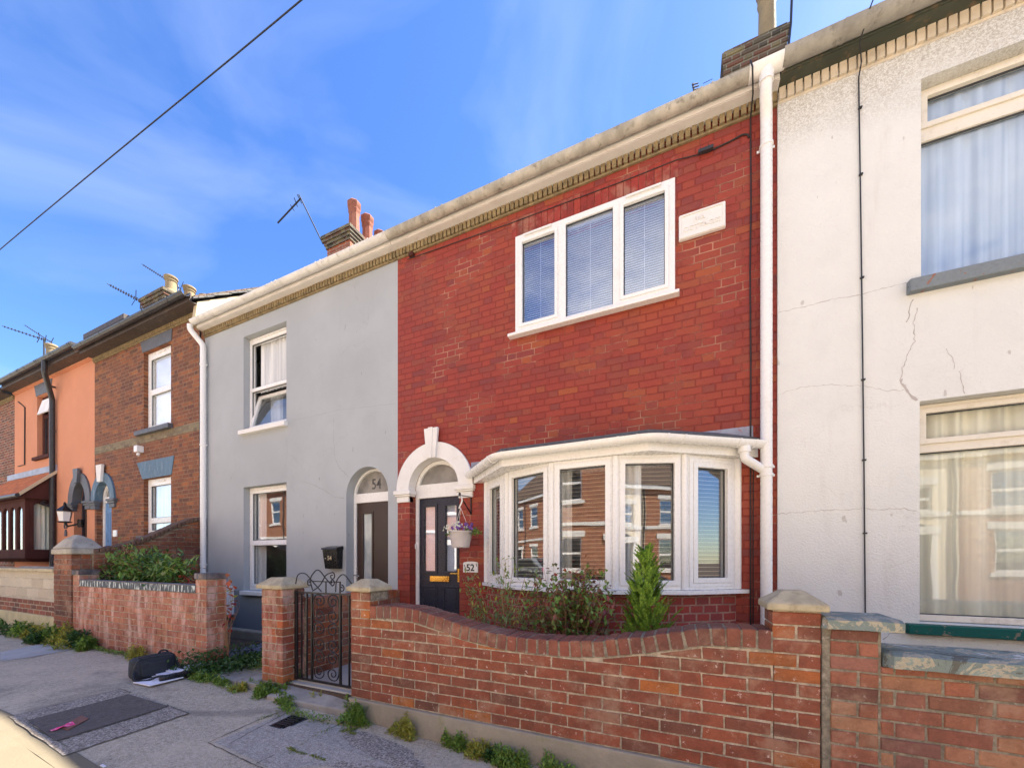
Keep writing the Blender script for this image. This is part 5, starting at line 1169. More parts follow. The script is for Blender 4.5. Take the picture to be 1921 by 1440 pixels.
for xa, xb, mt, lb in ((5.405, 9.7, 'brown', 'brown brick terraced house past the white one, seen only in reflections'), (9.705, 14.0, 'opp_brick', 'orange-red brick terraced house at the near end of our row, seen only in reflections')):
    hh = house(xa, xb, 5.52, M[mt], [rect(xa + .8, xa + 1.9, .9, 2.4), rect(xa + .8, xa + 1.9, 3.6, 5.0), rect(xb - 1.3, xb - .5, .2, 2.4)], lb, name='brick_house')
    for z0, z1 in ((.9, 2.4), (3.6, 5.0)):
        w_ = window(hh, xa + .803, xa + 1.897, z0 + .003, z1 - .003, YF + .08, [(xa + .88, xa + 1.82, z0 + .08, z1 - .08)], M['upvc'], M['glass'])
    MB().box(xb - 1.3, xb - .5, YF + .1, YF + .15, .2, 2.4).build('door', M['navy'], hh)
    MB().box(xa, xb, 3.85, 3.95, 5.55, 5.66).build('gutter', M['upvc'], hh)

# hairline cracks in the rendered walls
def crack(h, pts, Y, w, mat, seed):
    r = random.Random(seed); P = [Vector((PX(a, Y), 0, PZ(a, b, Y))) for a, b in pts]; m_ = MB()
    for a, b in zip(P[:-1], P[1:]):
        n = max(2, int((b - a).length / .02)); d = (b - a).normalized(); s_ = Vector((-d.z, 0, d.x))
        for k in range(n + (1 if b is P[-1] else 0)):
            q = a + (b - a) * k / n + s_ * r.uniform(-.006, .006); ww = w * r.uniform(.25, 1.1) / 2; m_.v += [(q.x - s_.x * ww, Y - .0012, q.z - s_.z * ww), (q.x + s_.x * ww, Y - .0012, q.z + s_.z * ww)]
    m_.f = [(i, i + 1, i + 3, i + 2) for i in range(0, len(m_.v) - 2, 2)]
    m_.build('crack', mat, h, fix=False)
M['crack_w'] = paint('crack_in_white_render', (.43, .39, .36), .95); M['crack_g'] = paint('crack_in_grey_render', (.27, .28, .29), .95)
for i, (pts, w) in enumerate((([(1711, 562), (1704, 580), (1704, 598), (1698, 604)], .010), ([(1721, 578), (1716, 592), (1713, 606), (1715, 640), (1702, 666), (1692, 690), (1688, 712)], .007), ([(1688, 712), (1694, 724), (1704, 738), (1718, 752)], .022),
        ([(1459, 586), (1510, 576), (1560, 562), (1615, 554), (1660, 540), (1704, 531)], .005), ([(1459, 740), (1500, 727), (1560, 722), (1620, 724), (1665, 733), (1695, 732)], .004), ([(1459, 964), (1540, 957), (1615, 954), (1660, 955), (1695, 953), (1717, 958)], .005),
        ([(1773, 655), (1787, 672), (1790, 692)], .004), ([(1798, 695), (1806, 720), (1808, 738)], .006), ([(1655, 1198), (1668, 1188), (1690, 1186), (1702, 1172)], .008))): crack(white, pts, YWh, w, M['crack_w'], i)
for i, (pts, w) in enumerate((([(538, 820), (539, 850), (536, 872), (537, 896)], .006), ([(626, 785), (626, 830), (628, 858), (636, 876), (655, 896)], .007), ([(565, 902), (590, 910), (610, 920), (627, 932), (647, 935)], .007), ([(545, 790), (590, 780), (640, 768), (700, 762), (742, 757)], .004), ([(430, 905), (442, 880), (440, 850), (447, 825)], .004))): crack(grey, pts, YF, w, M['crack_g'], 20 + i)
# ================================================================== GARDEN WALLS
r_ = random.Random(21)
# ---- our wavy wall between the gate pier and the right pier
ctrl = [(-2.389, 1.0), (-2.2, 1.006), (-2.05, 1.003), (-1.895, .992), (-1.70, .952), (-1.45, .893), (-1.127, .853), (-.93, .846), (-.739, .848), (-.5, .868), (-.249, .915), (-.05, .958), (.089, .993), (.2, 1.003), (.437, 1.004)]
def wavez(x):
    if x <= ctrl[0][0]: return ctrl[0][1]
    for (a, za), (b, zb) in zip(ctrl[:-1], ctrl[1:]):
        if x <= b: t = (x - a) / (b - a); t = t * t * (3 - 2 * t) * .35 + t * .65; return za + (zb - za) * t
    return ctrl[-1][1]
XP2, XP3 = -2.60, .437
BZ = .212
lower = lambda x: wavez(x) - .112
wall = thing('garden_wall', ((XP2 + XP3) / 2, YW, 0), 'low red brick front wall with a wavy dipping top between two capped piers', 'wall')
mb = MB(); brick_wall(mb, XP2, XP3 + .213, BZ, YW, 9, r_, top=lambda x: lower(x) if XP2 + .23 < x < XP3 - .02 else 2, phase=.5); brick_wall(mb, XP2 + .218, XP3 - .003, BZ + 9 * .075, YW, 1, r_, top=lower, start=1)
mb2 = MB(); brick_wall(mb2, XP2 + .218, XP3 - .003, BZ, -(YW + .215), 10, r_, top=lower)
mb.add([(x, -y, z) for x, y, z in mb2.v], mb2.f)
mb.build('brickwork', M['bk_ours'], wall)
nseg = 60; pts = [(XP2 + .2 + (XP3 + .01 - XP2 - .2) * i / nseg) for i in range(nseg + 1)]
MB().prism([(pts[0], BZ - .002), (pts[-1], BZ - .002)] + [(x, lower(x) + .004) for x in reversed(pts)], [], YW + .005, YW + .210).build('mortar', M['mortar'], wall)
cp = MB(); x = -2.389; cr_ = random.Random(4)
while x < XP3 - .03:
    w = .0745 if x > -2.2 or True else .075
    w = min(w, XP3 - x); xm = x + w / 2; sl = (wavez(xm + .03) - wavez(xm - .03)) / .06
    n = len(cp.v); mb_box(cp, -w / 2 + .004, w / 2 - .004, YW - .004 + cr_.uniform(-.002, .002), YW + .219, -.103, cr_.uniform(-.003, .003), cr_, j=.0025, c=.006)
    ca, sa = cos(math.atan(sl) * .9), sin(math.atan(sl) * .9)
    for q in range(n, len(cp.v)):
        a, b, c = cp.v[q]; cp.v[q] = (xm + a * ca - c * sa * 1, b, wavez(xm) + a * sa + c * ca)
    x += w
cp.build('coping', M['bk_ours_top'], wall)
MB().prism([(p, wavez(p) - .108) for p in pts if p > -2.4] + [(p, wavez(p) - .006) for p in reversed(pts) if p > -2.4], [], YW + .001, YW + .212).build('coping_mortar', M['mortar_grey'], wall)
MB().box(XP2 - .01, XP3 + .22, YW - .022, YW + .24, -.06, BZ - .003).build('plinth', M['plinth'], wall, bevel=.012)
# piers
def make_pier(x0, rows, z0, capz, w, mats, start=0, capw=.028, d=.215, label=None):
    pm = MB(); pier(pm, x0, YW, z0 + 9 * .075, rows - 9, r_, w=w, d=d, start=start + 1); pier(pm, x0, YW + .105, z0, 9, r_, w=w, d=.11, start=start)
    p = pm.build('pier', M[mats], wall)
    if label: p['label'] = label
    MB().box(x0 + .005, x0 + w - .005, YW + .005, YW + d - .005, z0, capz).build('mortar', M['mortar'], p)
    c = MB(); cap(c, x0 - capw, x0 + w + capw, YW - capw, YW + d + capw, capz, e=.035, h=.10, ins=.085); c.build('cap', M['cream_stone'], p, bevel=.008)
    return p
make_pier(XP2, 12, BZ, BZ + 12 * .075 + .004, .215, 'bk_ours', 0, label='pier joined to the wall beside the gate')
MB().box(XP2 + .212, XP2 + .2175, YW + .012, YW + .212, BZ + 11 * .075 + .0, BZ + 12 * .075 - .002).build('mortar_patch', M['mortar_grey'], wall)
make_pier(XP3, 12, BZ, BZ + 12 * .075 + .004, .213, 'bk_ours', 1, label='pier at the party line')
# gate pier, stands on its own left of the gate
wall2 = thing('gate_pier', (-3.63, YW, .1), 'free standing orange brick pier with a cast stone cap holding the iron gate', 'pier')
GX0 = -3.782
gpier = MB(); pier(gpier, GX0, YW, .20, 12, r_, w=.306, d=.235, start=1); gpier.build('brickwork', M['bk_pier'], wall2)
MB().box(GX0 + .005, GX0 + .301, YW + .005, YW + .230, .1, 1.105).build('mortar', M['mortar'], wall2)
c = MB(); cap(c, GX0 - .04, GX0 + .335, YW - .035, YW + .27, 1.104, e=.035, h=.105, ins=.09); c.build('cap', M['cream_stone'], wall2, bevel=.008)
# ---- path side wall
sw = thing('path_wall', (-3.5, 3.3, .2), 'orange brick wall with upright coping bricks running back along the path', 'wall')
mb = MB(); brick_side(mb, -3.46, YW + .24, YF - .005, .20, 9, r_, start=1); mb.build('brickwork', M['bk_path'], sw)
MB().box(-3.57, -3.465, YW + .238, YF - .006, .1, .87).build('mortar', M['mortar'], sw)
cp2 = MB(); y = YW + .24
while y < YF - .02:
    mb_box(cp2, -3.685, -3.462, y + .005, min(y + .070, YF - .003), .876, .985, r_, j=.0015); y += .075
cp2.build('coping', M['bk_path'], sw)
MB().box(-3.68, -3.47, YW + .24, YF - .006, .86, .975).build('coping_mortar', M['mortar_grey'], sw)
# ---- right neighbour wall
rw = thing('garden_wall', (1.8, YW, 0), 'mottled brown brick front wall with flaking grey-green coping slabs', 'wall')
def rtop(x): return 1.03 if x < .878 else .862
mb = MB(); brick_wall(mb, .683, .878, .0, YW + .002, 14, r_, bond='stretcher', top=lambda x: 1.034, start=1, phase=.5); brick_wall(mb, .878, 3.9, .0, YW + .002, 12, r_, bond='flemish', top=lambda x: .866)
mb.build('brickwork', M['bk_right'], rw)
MB().prism([(.66, -.1), (3.9, -.1), (3.9, .862), (.884, .862), (.884, 1.03), (.66, 1.03)], [], YW + .006, YW + .2).build('mortar', M['mortar_grey'], rw)
MB().box(.650, .682, YW - .004, YW + .2, -.05, 1.05).build('mortar_fillet', M['mortar_grey'], rw, bevel=.006)
def slab(x0, x1, z0, th, y0=YW - .045, y1=YW + .27, seed=1):
    m_ = MB(); rr = random.Random(seed); nx = 26; ny = 9
    for k in (0, 1):
        for j in range(ny + 1):
            for i in range(nx + 1):
                x = x0 + (x1 - x0) * i / nx; y = y0 + (y1 - y0) * j / ny; p = Vector((x * 7, y * 7, k * 3 + seed))
                e = (i in (0, nx)) or (j in (0, ny))
                z = z0 + (th if k else 0) + (mnoise.noise(p) * .006 if k else mnoise.noise(p) * .003) - (.012 if e and k else 0)
                dx = mnoise.noise(p * 1.7) * .012 if i in (0, nx) else 0; dy = mnoise.noise(p * 1.9 + Vector((5, 0, 0))) * .008 if j in (0, ny) else 0
                if i in (0, nx) and j in (0,): dx += .02 if i == 0 else -.02
                m_.v.append((x + dx, y + dy, z))
    S = (nx + 1) * (ny + 1); A = lambda k, j, i: k * S + j * (nx + 1) + i
    for j in range(ny):
        for i in range(nx): m_.f += [(A(1, j, i), A(1, j, i + 1), A(1, j + 1, i + 1), A(1, j + 1, i)), (A(0, j, i), A(0, j + 1, i), A(0, j + 1, i + 1), A(0, j, i + 1))]
    for i in range(nx): m_.f += [(A(0, 0, i), A(0, 0, i + 1), A(1, 0, i + 1), A(1, 0, i)), (A(0, ny, i), A(1, ny, i), A(1, ny, i + 1), A(0, ny, i + 1))]
    for j in range(ny): m_.f += [(A(0, j, 0), A(1, j, 0), A(1, j + 1, 0), A(0, j + 1, 0)), (A(0, j, nx), A(0, j + 1, nx), A(1, j + 1, nx), A(1, j, nx))]
    return m_
slab(.650, .965, 1.037, .058, seed=2).build('coping_slab', M['flake'], rw)
slab(.892, 1.62, .868, .072, seed=3).build('coping_slab', M['flake'], rw)
slab(1.625, 2.45, .866, .070, seed=4).build('coping_slab', M['flake'], rw)
slab(2.455, 3.3, .866, .070, seed=5).build('coping_slab', M['flake'], rw)
# ---- salmon brick wall of 54
pk = thing('garden_wall', (-6.3, YW, .2), 'salmon brick front wall with salt streaks and a blue brick coping between square piers', 'wall')
PX0, PX1 = -7.96, -4.71
mb = MB(); brick_wall(mb, PX0 + .205, PX1 - .205, .19, YW + .004, 11, r_); mb.build('brickwork', M['bk_pink'], pk)
MB().box(PX0 + .2, PX1 - .2, YW + .010, YW + .105, .1, 1.012).build('mortar', M['mortar'], pk)
for x0, rows in ((PX0, 12), (PX1 - .205, 13)):
    pm = MB(); pier(pm, x0, YW, .19, 13, r_, w=.205, d=.205, start=0); p = pm.build('pier', M['bk_pink'], pk)
    MB().box(x0 + .005, x0 + .2, YW + .005, YW + .2, .1, 1.17).build('mortar', M['mortar'], p)
    c = MB()
    for k in range(3): mb_box(c, x0 - .008 + k * .074, x0 + .064 + k * .074, YW - .01, YW + .215, 1.170, 1.235, r_, j=.001)
    c.build('cap', M['bk_blue'], p)
cc = MB(); x = PX0 + .21
while x < PX1 - .215:
    w = min(.0745, PX1 - .208 - x); mb_box(cc, x + .003, x + w - .003, YW - .004, YW + .11, 1.018, 1.10, r_, j=.001); x += .0745
cc.build('coping', M['bk_salt'], pk)
MB().box(PX0 + .206, PX1 - .206, YW - .0, YW + .105, 1.014, 1.094).build('coping_mortar', M['bk_blue'], pk)
MB().box(PX0 + .206, PX1 - .206, YW - .006, YW + .112, 1.0945, 1.106).build('coping_top', M['bk_blue'], pk, bevel=.003)
# ---- old ramped wall and its pier
ow_ = thing('ramped_wall', (-8.05, 3.2, .2), 'old dark brick wall ramping up to meet the house between the brown and grey houses', 'wall')
def rampz(y):
    P = [(2.45, 1.50), (2.76, 1.57), (3.0, 1.64), (3.18, 1.72), (3.45, 1.88), (3.66, 2.01), (3.85, 2.11), (4.0, 2.15), (4.07, 2.15)]
    for (a, za), (b, zb) in zip(P[:-1], P[1:]):
        if y <= b: return za + (zb - za) * max(0, (y - a)) / (b - a)
    return P[-1][1]
ys = [YW + .2 + (YF - .003 - YW - .2) * i / 24 for i in range(25)]
mb = MB(); brick_side(mb, -7.93, YW + .2, YF - .004, .2, 26, r_, top=lambda y: rampz(y) - .07); mb.build('brickwork', M['darkbrick'], ow_)
M['bk_dark'] = brick_islands('old_soot_brick', [(.16, .055, .03), (.26, .085, .04), (.11, .05, .035), (.34, .11, .045), (.14, .045, .03), (.22, .09, .06)], .8, rustic=.003)
ow_.children[0].data.materials[0] = M['bk_dark']
MB().prism([(ys[0], .1), (ys[-1], .1)] + [(y, rampz(y) - .066) for y in reversed(ys)], [], -8.12, -7.938, 'x').build('mortar', M['mortar_grey'], ow_)
rc = MB()
for i in range(len(ys) - 1):
    a, b = ys[i], ys[i + 1]; za, zb = rampz(a), rampz(b); j = r_.uniform(-.006, .006)
    rc.hexa([(-8.16, a, za - .065), (-7.90 + j, a, za - .065), (-7.90 + j, b - .006, zb - .065), (-8.16, b - .006, zb - .065), (-8.16, a, za + j), (-7.90 + j, a, za + j), (-7.90 + j, b - .006, zb + j), (-8.16, b - .006, zb + j)])
rc.build('coping', paint('mossy_dark_coping', (.12, .07, .05), .95, (.20, .18, .13), .6, 8, .005, 40), ow_, bevel=.01)
op = MB(); pier(op, -8.57, YW - .01, .19, 17, r_, w=.59, d=.3)
op2 = thing('gate_pier', (-8.3, YW, .2), 'thick old brick pier under a rough grey pyramid cap', 'pier')
op.build('brickwork', M['bk_dark'], op2)
MB().box(-8.565, -7.985, YW - .005, YW + .285, .1, 1.47).build('mortar', M['mortar_grey'], op2)
MB().box(-8.60, -7.93, YW - .03, YW + .33, 1.466, 1.545).build('cap', M['grey_stone'], op2, bevel=.015)
pyr = MB(); rr = random.Random(9); V_ = []
for (u_, v_, z_) in ((0, 0, 0), (1, 0, 0), (1, 1, 0), (0, 1, 0), (.25, .2, .13), (.75, .22, .12), (.72, .8, .13), (.3, .78, .12), (.45, .42, .20), (.62, .5, .19)):
    V_.append((-8.60 + .67 * u_, YW - .03 + .36 * v_, 1.548 + z_ * 1.1))
pyr.add(V_, [(0, 1, 5, 4), (1, 2, 6, 5), (2, 3, 7, 6), (3, 0, 4, 7), (4, 5, 9, 8), (5, 6, 9), (6, 7, 8, 9), (7, 4, 8), (3, 2, 1, 0)])
pyr.build('pyramid', M['grey_stone'], op2, bevel=.02)
# ---- pale block wall at the far end
bw_ = thing('block_wall', (-10.5, YW, .2), 'pale stone block front wall on a yellowed base below the timber bay', 'wall')
MB().box(-16, -8.60, YW + .03, YW + .2, .74, 1.20).build('blockwork', M['block'], bw_)
MB().box(-16, -8.585, YW - .02, YW + .24, 1.2005, 1.25).build('coping', M['cream_stone'], bw_, bevel=.01)
MB().box(-16, -8.58, YW + .012, YW + .22, .52, .7395).build('brick_course', M['darkbrick'], bw_)
MB().box(-16, -8.58, YW - .0, YW + .23, .1, .5195).build('base', M['yellow_plinth'], bw_, bevel=.01)
tag(MB().box(PX(36, 3.0), PX(101, 3.0), 3.0, 3.12, .3, PZ(70, 1062, 3.0)).build('inner_wall', M['grey_stone'], bevel=.02), 'low grey wall behind the pale block wall, under the timber bay', 'wall')
# ================================================================== steps, slabs, covers, patches on the pavement
def gpt(px, py, dz=0):
    """pavement point seen at a photograph pixel (solved on the sloping pavement)"""
    z = .1
    for _ in range(12):
        h = EYE - z; d = h * FPX / (py - YH); u = (px - 960) / FPX
        x, y = d * (-SA + u * CA), d * (CA + u * SA); z = G(x)
    return (x, y, z + dz)
def gpoly(name, pix, mat, dz, th=0.0, parent=None, jag=0, sub=10, seed=1):
    P = [gpt(*p) for p in pix]; r = random.Random(seed); out = []
    for i in range(len(P)):
        a, b = Vector(P[i]), Vector(P[(i + 1) % len(P)])
        for k in range(sub):
            q = a + (b - a) * k / sub; out.append((q.x + r.uniform(-jag, jag), q.y + r.uniform(-jag, jag)))
    tri = tessellate_polygon([[Vector((x, y, 0)) for x, y in out]]); m_ = MB()
    n = len(out); top = [(x, y, G(x) + dz) for x, y in out]
    if th: m_.prism(out, [], 0, th, 'z'); m_.v = [(x, y, G(x) + dz - th + z) for x, y, z in m_.v]
    else:
        f = []
        for t in tri:
            (x1, y1), (x2, y2), (x3, y3) = [out[i] for i in t]
            f.append(t if (x2 - x1) * (y3 - y1) - (x3 - x1) * (y2 - y1) > 0 else (t[0], t[2], t[1]))
        m_.add(top, f)
    return m_.build(name, mat, parent, fix=bool(th))
pc = thing('tarmac_repair', gpt(200, 1350), 'rectangular tarmac repair, dark in the middle with coarse paler edges, in the pavement', 'tarmac patch')
gpoly('coarse_border', [(14, 1345), (225, 1292), (354, 1338), (118, 1418)], M['patch_coarse'], .004, parent=pc, jag=.006)
gpoly('dark_strip', [(50, 1352), (240, 1303), (316, 1325), (104, 1391)], M['patch_dark'], .008, parent=pc, jag=.004)
def gline(name, pix, w, mat, label=None, dz=.006, jag=.004, seed=3):
    P = [Vector(gpt(*p)) for p in pix]; r = random.Random(seed); m_ = MB()
    for a, b in zip(P[:-1], P[1:]):
        d = (b - a); L = d.length; n = max(2, int(L / .03)); s = Vector((-d.y, d.x, 0)).normalized(); prev = None
        for k in range(n + 1):
            q = a + d * k / n; o = r.uniform(-jag, jag); ww = w * r.uniform(.5, 1.2) / 2; l, rr_ = q + s * (o - ww), q + s * (o + ww)
            m_.v += [(l.x, l.y, G(l.x) + dz), (rr_.x, rr_.y, G(rr_.x) + dz)]
            if k: i = len(m_.v); m_.f.append((i - 4, i - 3, i - 1, i - 2))
    return m_
jl = MB()
for pix in ([(14, 1345), (225, 1292), (245, 1300)], [(118, 1418), (354, 1338), (312, 1322)], [(430, 1395), (545, 1333)], [(390, 1393), (470, 1432), (560, 1470)], [(480, 1432), (620, 1367), (660, 1345)], [(620, 1367), (760, 1440)], [(0, 1238), (110, 1225), (150, 1213)], [(0, 1212), (80, 1205), (112, 1196)], [(540, 1330), (480, 1352), (390, 1393)]):
    q = gline('', pix, .007, None); jl.add(q.v, q.f)
tag(jl.build('pavement_joint', M['tar_line'], fix=False), None, None, kind='structure')
lp_ = gpoly('pale_strip', [(0, 1240), (0, 1223), (70, 1209), (148, 1211), (128, 1219), (60, 1232)], M['path'], .004, jag=.006); tag(lp_, 'pale worn cement strip across the pavement at the far end', 'cement strip')
ps = gpoly('pale_square', [(400, 1392), (545, 1333), (640, 1362), (700, 1400), (760, 1445), (520, 1445)], M['patch_light'], .003, jag=.004); tag(ps, 'paler speckled tarmac square by the black cover', 'tarmac patch')
ps2 = gpoly('speckled_patch', [(560, 1405), (640, 1368), (740, 1380), (800, 1440), (620, 1460)], M['patch_coarse'], .0045, jag=.02, seed=8); tag(ps2, 'coarse speckled tarmac patch in front of the wavy wall', 'tarmac patch')
pl = gpoly('service_plate', [(112, 1366), (152, 1344), (166, 1350), (126, 1372)], M['rust_plate'], .014, .005); tag(pl, 'small rusty brown service plate set in the dark tarmac repair', 'cover')
bc = thing('drain_cover', gpt(540, 1356), 'black iron drain cover in the pavement near the gate', 'drain cover')
gpoly('frame', [(504, 1362), (547, 1341.5), (577, 1349), (532, 1370.5)], M['iron_cover'], .008, .006, parent=bc)
gpoly('lid', [(509, 1361.5), (547, 1343.5), (571, 1349.5), (531, 1368)], M['black_paint'], .012, .004, parent=bc)
dl = MB()
for k in range(1, 6):
    t = k / 6; a = Vector(gpt(509 + 38 * t, 1361.5 - 18 * t)); b = Vector(gpt(531 + 40 * t, 1368 - 18.5 * t)); d = (b - a).normalized() * .004; s = Vector((-d.y, d.x, 0))
    z = G(a.x) + .0122; dl.hexa([(a.x - s.x, a.y - s.y, z), (b.x - s.x, b.y - s.y, z), (b.x + s.x, b.y + s.y, z), (a.x + s.x, a.y + s.y, z), (a.x - s.x, a.y - s.y, z + .003), (b.x - s.x, b.y - s.y, z + .003), (b.x + s.x, b.y + s.y, z + .003), (a.x + s.x, a.y + s.y, z + .003)])
dl.build('tread', M['iron_cover'], bc)
# step slab under the gate, entry slabs of 54
st = MB(); zs_ = .196
st.hexa([(-3.44, 2.25, -.02), (-2.60, 2.375, -.02), (-2.612, 2.57, -.02), (-3.47, 2.57, -.02), (-3.44, 2.25, .160), (-2.60, 2.375, .112), (-2.612, 2.57, .175), (-3.47, 2.57, .195)])
tag(st.build('step_slab', M['flag'], bevel=.012), 'worn grey stone step slab in front of the iron gate', 'step')
tag(MB().box(-3.47, -2.61, 2.56, 2.75, .10, .212).build('path_edge', M['path'], bevel=.006), 'pale concrete edge of the path behind the iron gate', 'path edge')
e1, e2 = gpt(392, 1271), gpt(486, 1298); em = ((e1[0] + e2[0]) / 2 + .05, (e1[1] + e2[1]) / 2)
fg = [((e1[0], e1[1]), (em[0] - .006, em[1]), (-4.04, 2.60), (-4.62, 2.60)), ((em[0] + .006, em[1]), (e2[0], e2[1]), (-3.79, 2.42), (-3.79, 2.60), (-4.03, 2.60)), ((-4.62, 2.61), (-3.79, 2.61), (-3.79, 3.0), (-4.5, 3.0))]
for P_, lb_ in zip(fg, ('wide stone flag at the entry of the grey house', 'narrow stone flag beside the free standing gate pier', 'stone flag farther back at the entry of the grey house')):
    tag(MB().prism(list(P_), [], .08, .205 + r_.uniform(0, .006), 'z').build('stone_flag', M['flag'], bevel=.01), lb_, 'paving slab')
tag(MB().box(-7.85, -3.72, 3.62, 3.74, .1, .32).build('bed_edging', M['plinth'], bevel=.02), 'low rough edging behind the slate chippings by the grey house', 'edging')

# ================================================================== IRON GATE
Yg = 2.555; gx0, gx1 = -3.476 + .01, -2.625; gzb, gzt = .225, 1.075
gate = thing('iron_gate', (gx0, Yg, gzb), 'black wrought iron gate with scrollwork and a curled top', 'gate')
fr_ = MB(); b = .010
fr_.box(gx0, gx0 + .032, Yg - .010, Yg + .010, gzb - .01, gzt + .012).box(gx1 - .020, gx1, Yg - .008, Yg + .008, gzb, gzt).box(gx0, gx1, Yg - .0105, Yg + .0105, gzt - .016, gzt).box(gx0, gx1, Yg - .0105, Yg + .0105, gzb, gzb + .018)
fr_.build('frame', M['iron'], gate, bevel=.002)
bars = [gx0 + .09, gx0 + .165, gx0 + .235, gx1 - .235, gx1 - .125]
for i, x in enumerate(bars):
    w = .009 if i in (2, 3) else .0065
    MB().box(x - w, x + w, Yg - w, Yg + w, gzb + .018, gzt - .016).build('bar', M['iron'], gate)
sx0, sx1 = bars[2] + .01, bars[3] - .01; sw_ = (sx1 - sx0) / 2; n_r = 3; sh = (gzt - gzb - .05) / n_r
def spiral(cx, cz, r0, a0, turns, sgn=1, n=34, r1=.25):
    return [(cx + r0 * (1 - (1 - r1) * k / n) * cos(a0 + sgn * turns * 2 * pi * k / n), cz + r0 * (1 - (1 - r1) * k / n) * sin(a0 + sgn * turns * 2 * pi * k / n)) for k in range(n + 1)]
def scroll(pts, r=.0055, name='scroll', y=Yg):
    return MB().tube([(x, y, z) for x, z in pts], r, 6).build(name, M['iron'], gate, smooth='auto')
for row in range(n_r):
    zc = gzb + .035 + sh * (row + .5)
    for k in range(2):
        cx = sx0 + sw_ * (k + .5); m_ = 1 if k == 0 else -1; R = sw_ * .47; hh = sh * .48
        rx, rz = R * .86, hh * .46; ozc = zc + hh - rz; lzc = zc - hh + rz; N_ = 40
        up_ = [(cx + rx * (1 - .80 * k / N_) * cos(pi / 2 - m_ * 1.0 * 1.35 * 2 * pi * k / N_), ozc + rz * (1 - .80 * k / N_) * sin(pi / 2 - m_ * 1.35 * 2 * pi * k / N_)) for k in range(N_ + 1)][::-1]
        dn_ = [(cx + rx * (1 - .80 * k / N_) * cos(-pi / 2 + m_ * 1.35 * 2 * pi * k / N_), lzc + rz * (1 - .80 * k / N_) * sin(-pi / 2 + m_ * 1.35 * 2 * pi * k / N_)) for k in range(N_ + 1)]
        side = [(cx - m_ * R * sin(pi * t) ** .55, zc + hh * cos(pi * t)) for t in [i / 22 for i in range(1, 22)]]
        scroll(up_ + side + dn_, .006)
# overthrow
tz = gzt
def arcp(P, n=8):
    return [tuple(v[i] for i in (0, 2)) for v in smooth_path([Vector((x, 0, z)) for x, z in P], .09, n)]
L_ = gx1 - gx0
scroll(spiral(gx0 + .30, tz + .165, .03, pi, 1.1, 1)[::-1][:10] + arcp([(gx0 + .02, tz + .02), (gx0 + .06, tz + .15), (gx0 + .18, tz + .20), (gx0 + .34, tz + .10), (gx0 + .48, tz + .03), (gx0 + .56, tz + .0)], 8)[0:0], .0055) if False else None
scroll(arcp([(gx0 + .0, tz + .05), (gx0 + .03, tz + .17), (gx0 + .14, tz + .185), (gx0 + .24, tz + .10), (gx0 + .36, tz + .01)]))
scroll(arcp([(gx0 + .24, tz + .02), (gx0 + .20, tz + .13), (gx0 + .31, tz + .235), (gx0 + .42, tz + .13), (gx0 + .50, tz + .07)]) + spiral(gx0 + .50, tz + .10, .035, -pi / 2, .9, 1, 16))
scroll(arcp([(gx0 + .24, tz + .01), (gx0 + .34, tz + .06), (gx0 + .42, tz + .17), (gx0 + .50, tz + .19)]) + spiral(gx0 + .50, tz + .155, .038, pi / 2, 1.1, -1, 18))
scroll(spiral(gx0 + .20, tz + .085, .035, pi / 2, 1.2, 1, 20))
scroll(arcp([(gx0 + .545, tz + .01), (gx0 + .55, tz + .12), (gx0 + .64, tz + .19), (gx0 + .74, tz + .10), (gx0 + .80, tz + .01)]) + spiral(gx0 + .815, tz + .05, .045, -pi / 2, .45, 1, 12))
scroll(spiral(gx0 + .62, tz + .045, .035, pi / 2, 1.2, -1, 20))
MB().box(gx0 + .22, gx0 + .60, Yg + .004, Yg + .012, tz + .098, tz + .108).box(gx0 + .405, gx0 + .415, Yg + .004, Yg + .012, tz, tz + .099).box(gx0 + .585, gx0 + .598, Yg + .004, Yg + .012, tz, tz + .099).build('overthrow_bar', M['iron'], gate)
MB().tube([(gx0 - .015, Yg, .33), (gx0 + .02, Yg, .33)], .012, 8).tube([(gx0 - .015, Yg, .96), (gx0 + .02, Yg, .96)], .012, 8).build('hinge', M['iron'], gate)
MB().tube([(gx1 - .012 + .022 * cos(a) - .03, Yg - .015, .95 + .03 * sin(a)) for a in [2 * pi * k / 12 for k in range(12)]], .005, 6, closed=True).build('latch', M['iron'], gate)

# ================================================================== BAG, PAPERS, LITTER
def gz_(x): return G(x)
A_ = Vector(gpt(250, 1279)); B_ = Vector(gpt(333, 1262)); ax = (B_ - A_); ax.z = 0; LB = ax.length; ax.normalize(); nb_ = Vector((-ax.y, ax.x, 0))
bagc = (A_ + B_) / 2
bag = thing('shoulder_bag', (bagc.x, bagc.y, G(bagc.x)), 'black nylon shoulder bag lying on the pavement by the salmon brick wall', 'bag')
def sup(L, D, H, n=22, m_=14, e=.35, cx=0, cy=0, cz=0, bulge=.0):
    mb = MB(); f = lambda c, e: abs(c) ** e * (1 if c >= 0 else -1)
    for i in range(m_ + 1):
        ph = -pi / 2 + pi * i / m_
        for k in range(n):
            t = 2 * pi * k / n; x = L / 2 * f(cos(ph), e) * f(cos(t), e); y = D / 2 * f(cos(ph), e) * f(sin(t), e); z = H / 2 * f(sin(ph), e)
            w = mnoise.noise(Vector((x * 9, y * 9, z * 9 + cz * 5))) * bulge
            mb.v.append((cx + x * (1 + w), cy + y * (1 + w * 2), cz + z * (1 + w)))
    for i in range(m_):
        for k in range(n): l = (k + 1) % n; mb.f.append((i * n + k, i * n + l, (i + 1) * n + l, (i + 1) * n + k))
    return mb
def onbag(mb, dz=0):
    mb.v = [tuple(bagc + ax * x + nb_ * y + Vector((0, 0, z + dz))) for x, y, z in [(p[0], p[1], p[2]) for p in mb.v]]; return mb
HB = .225
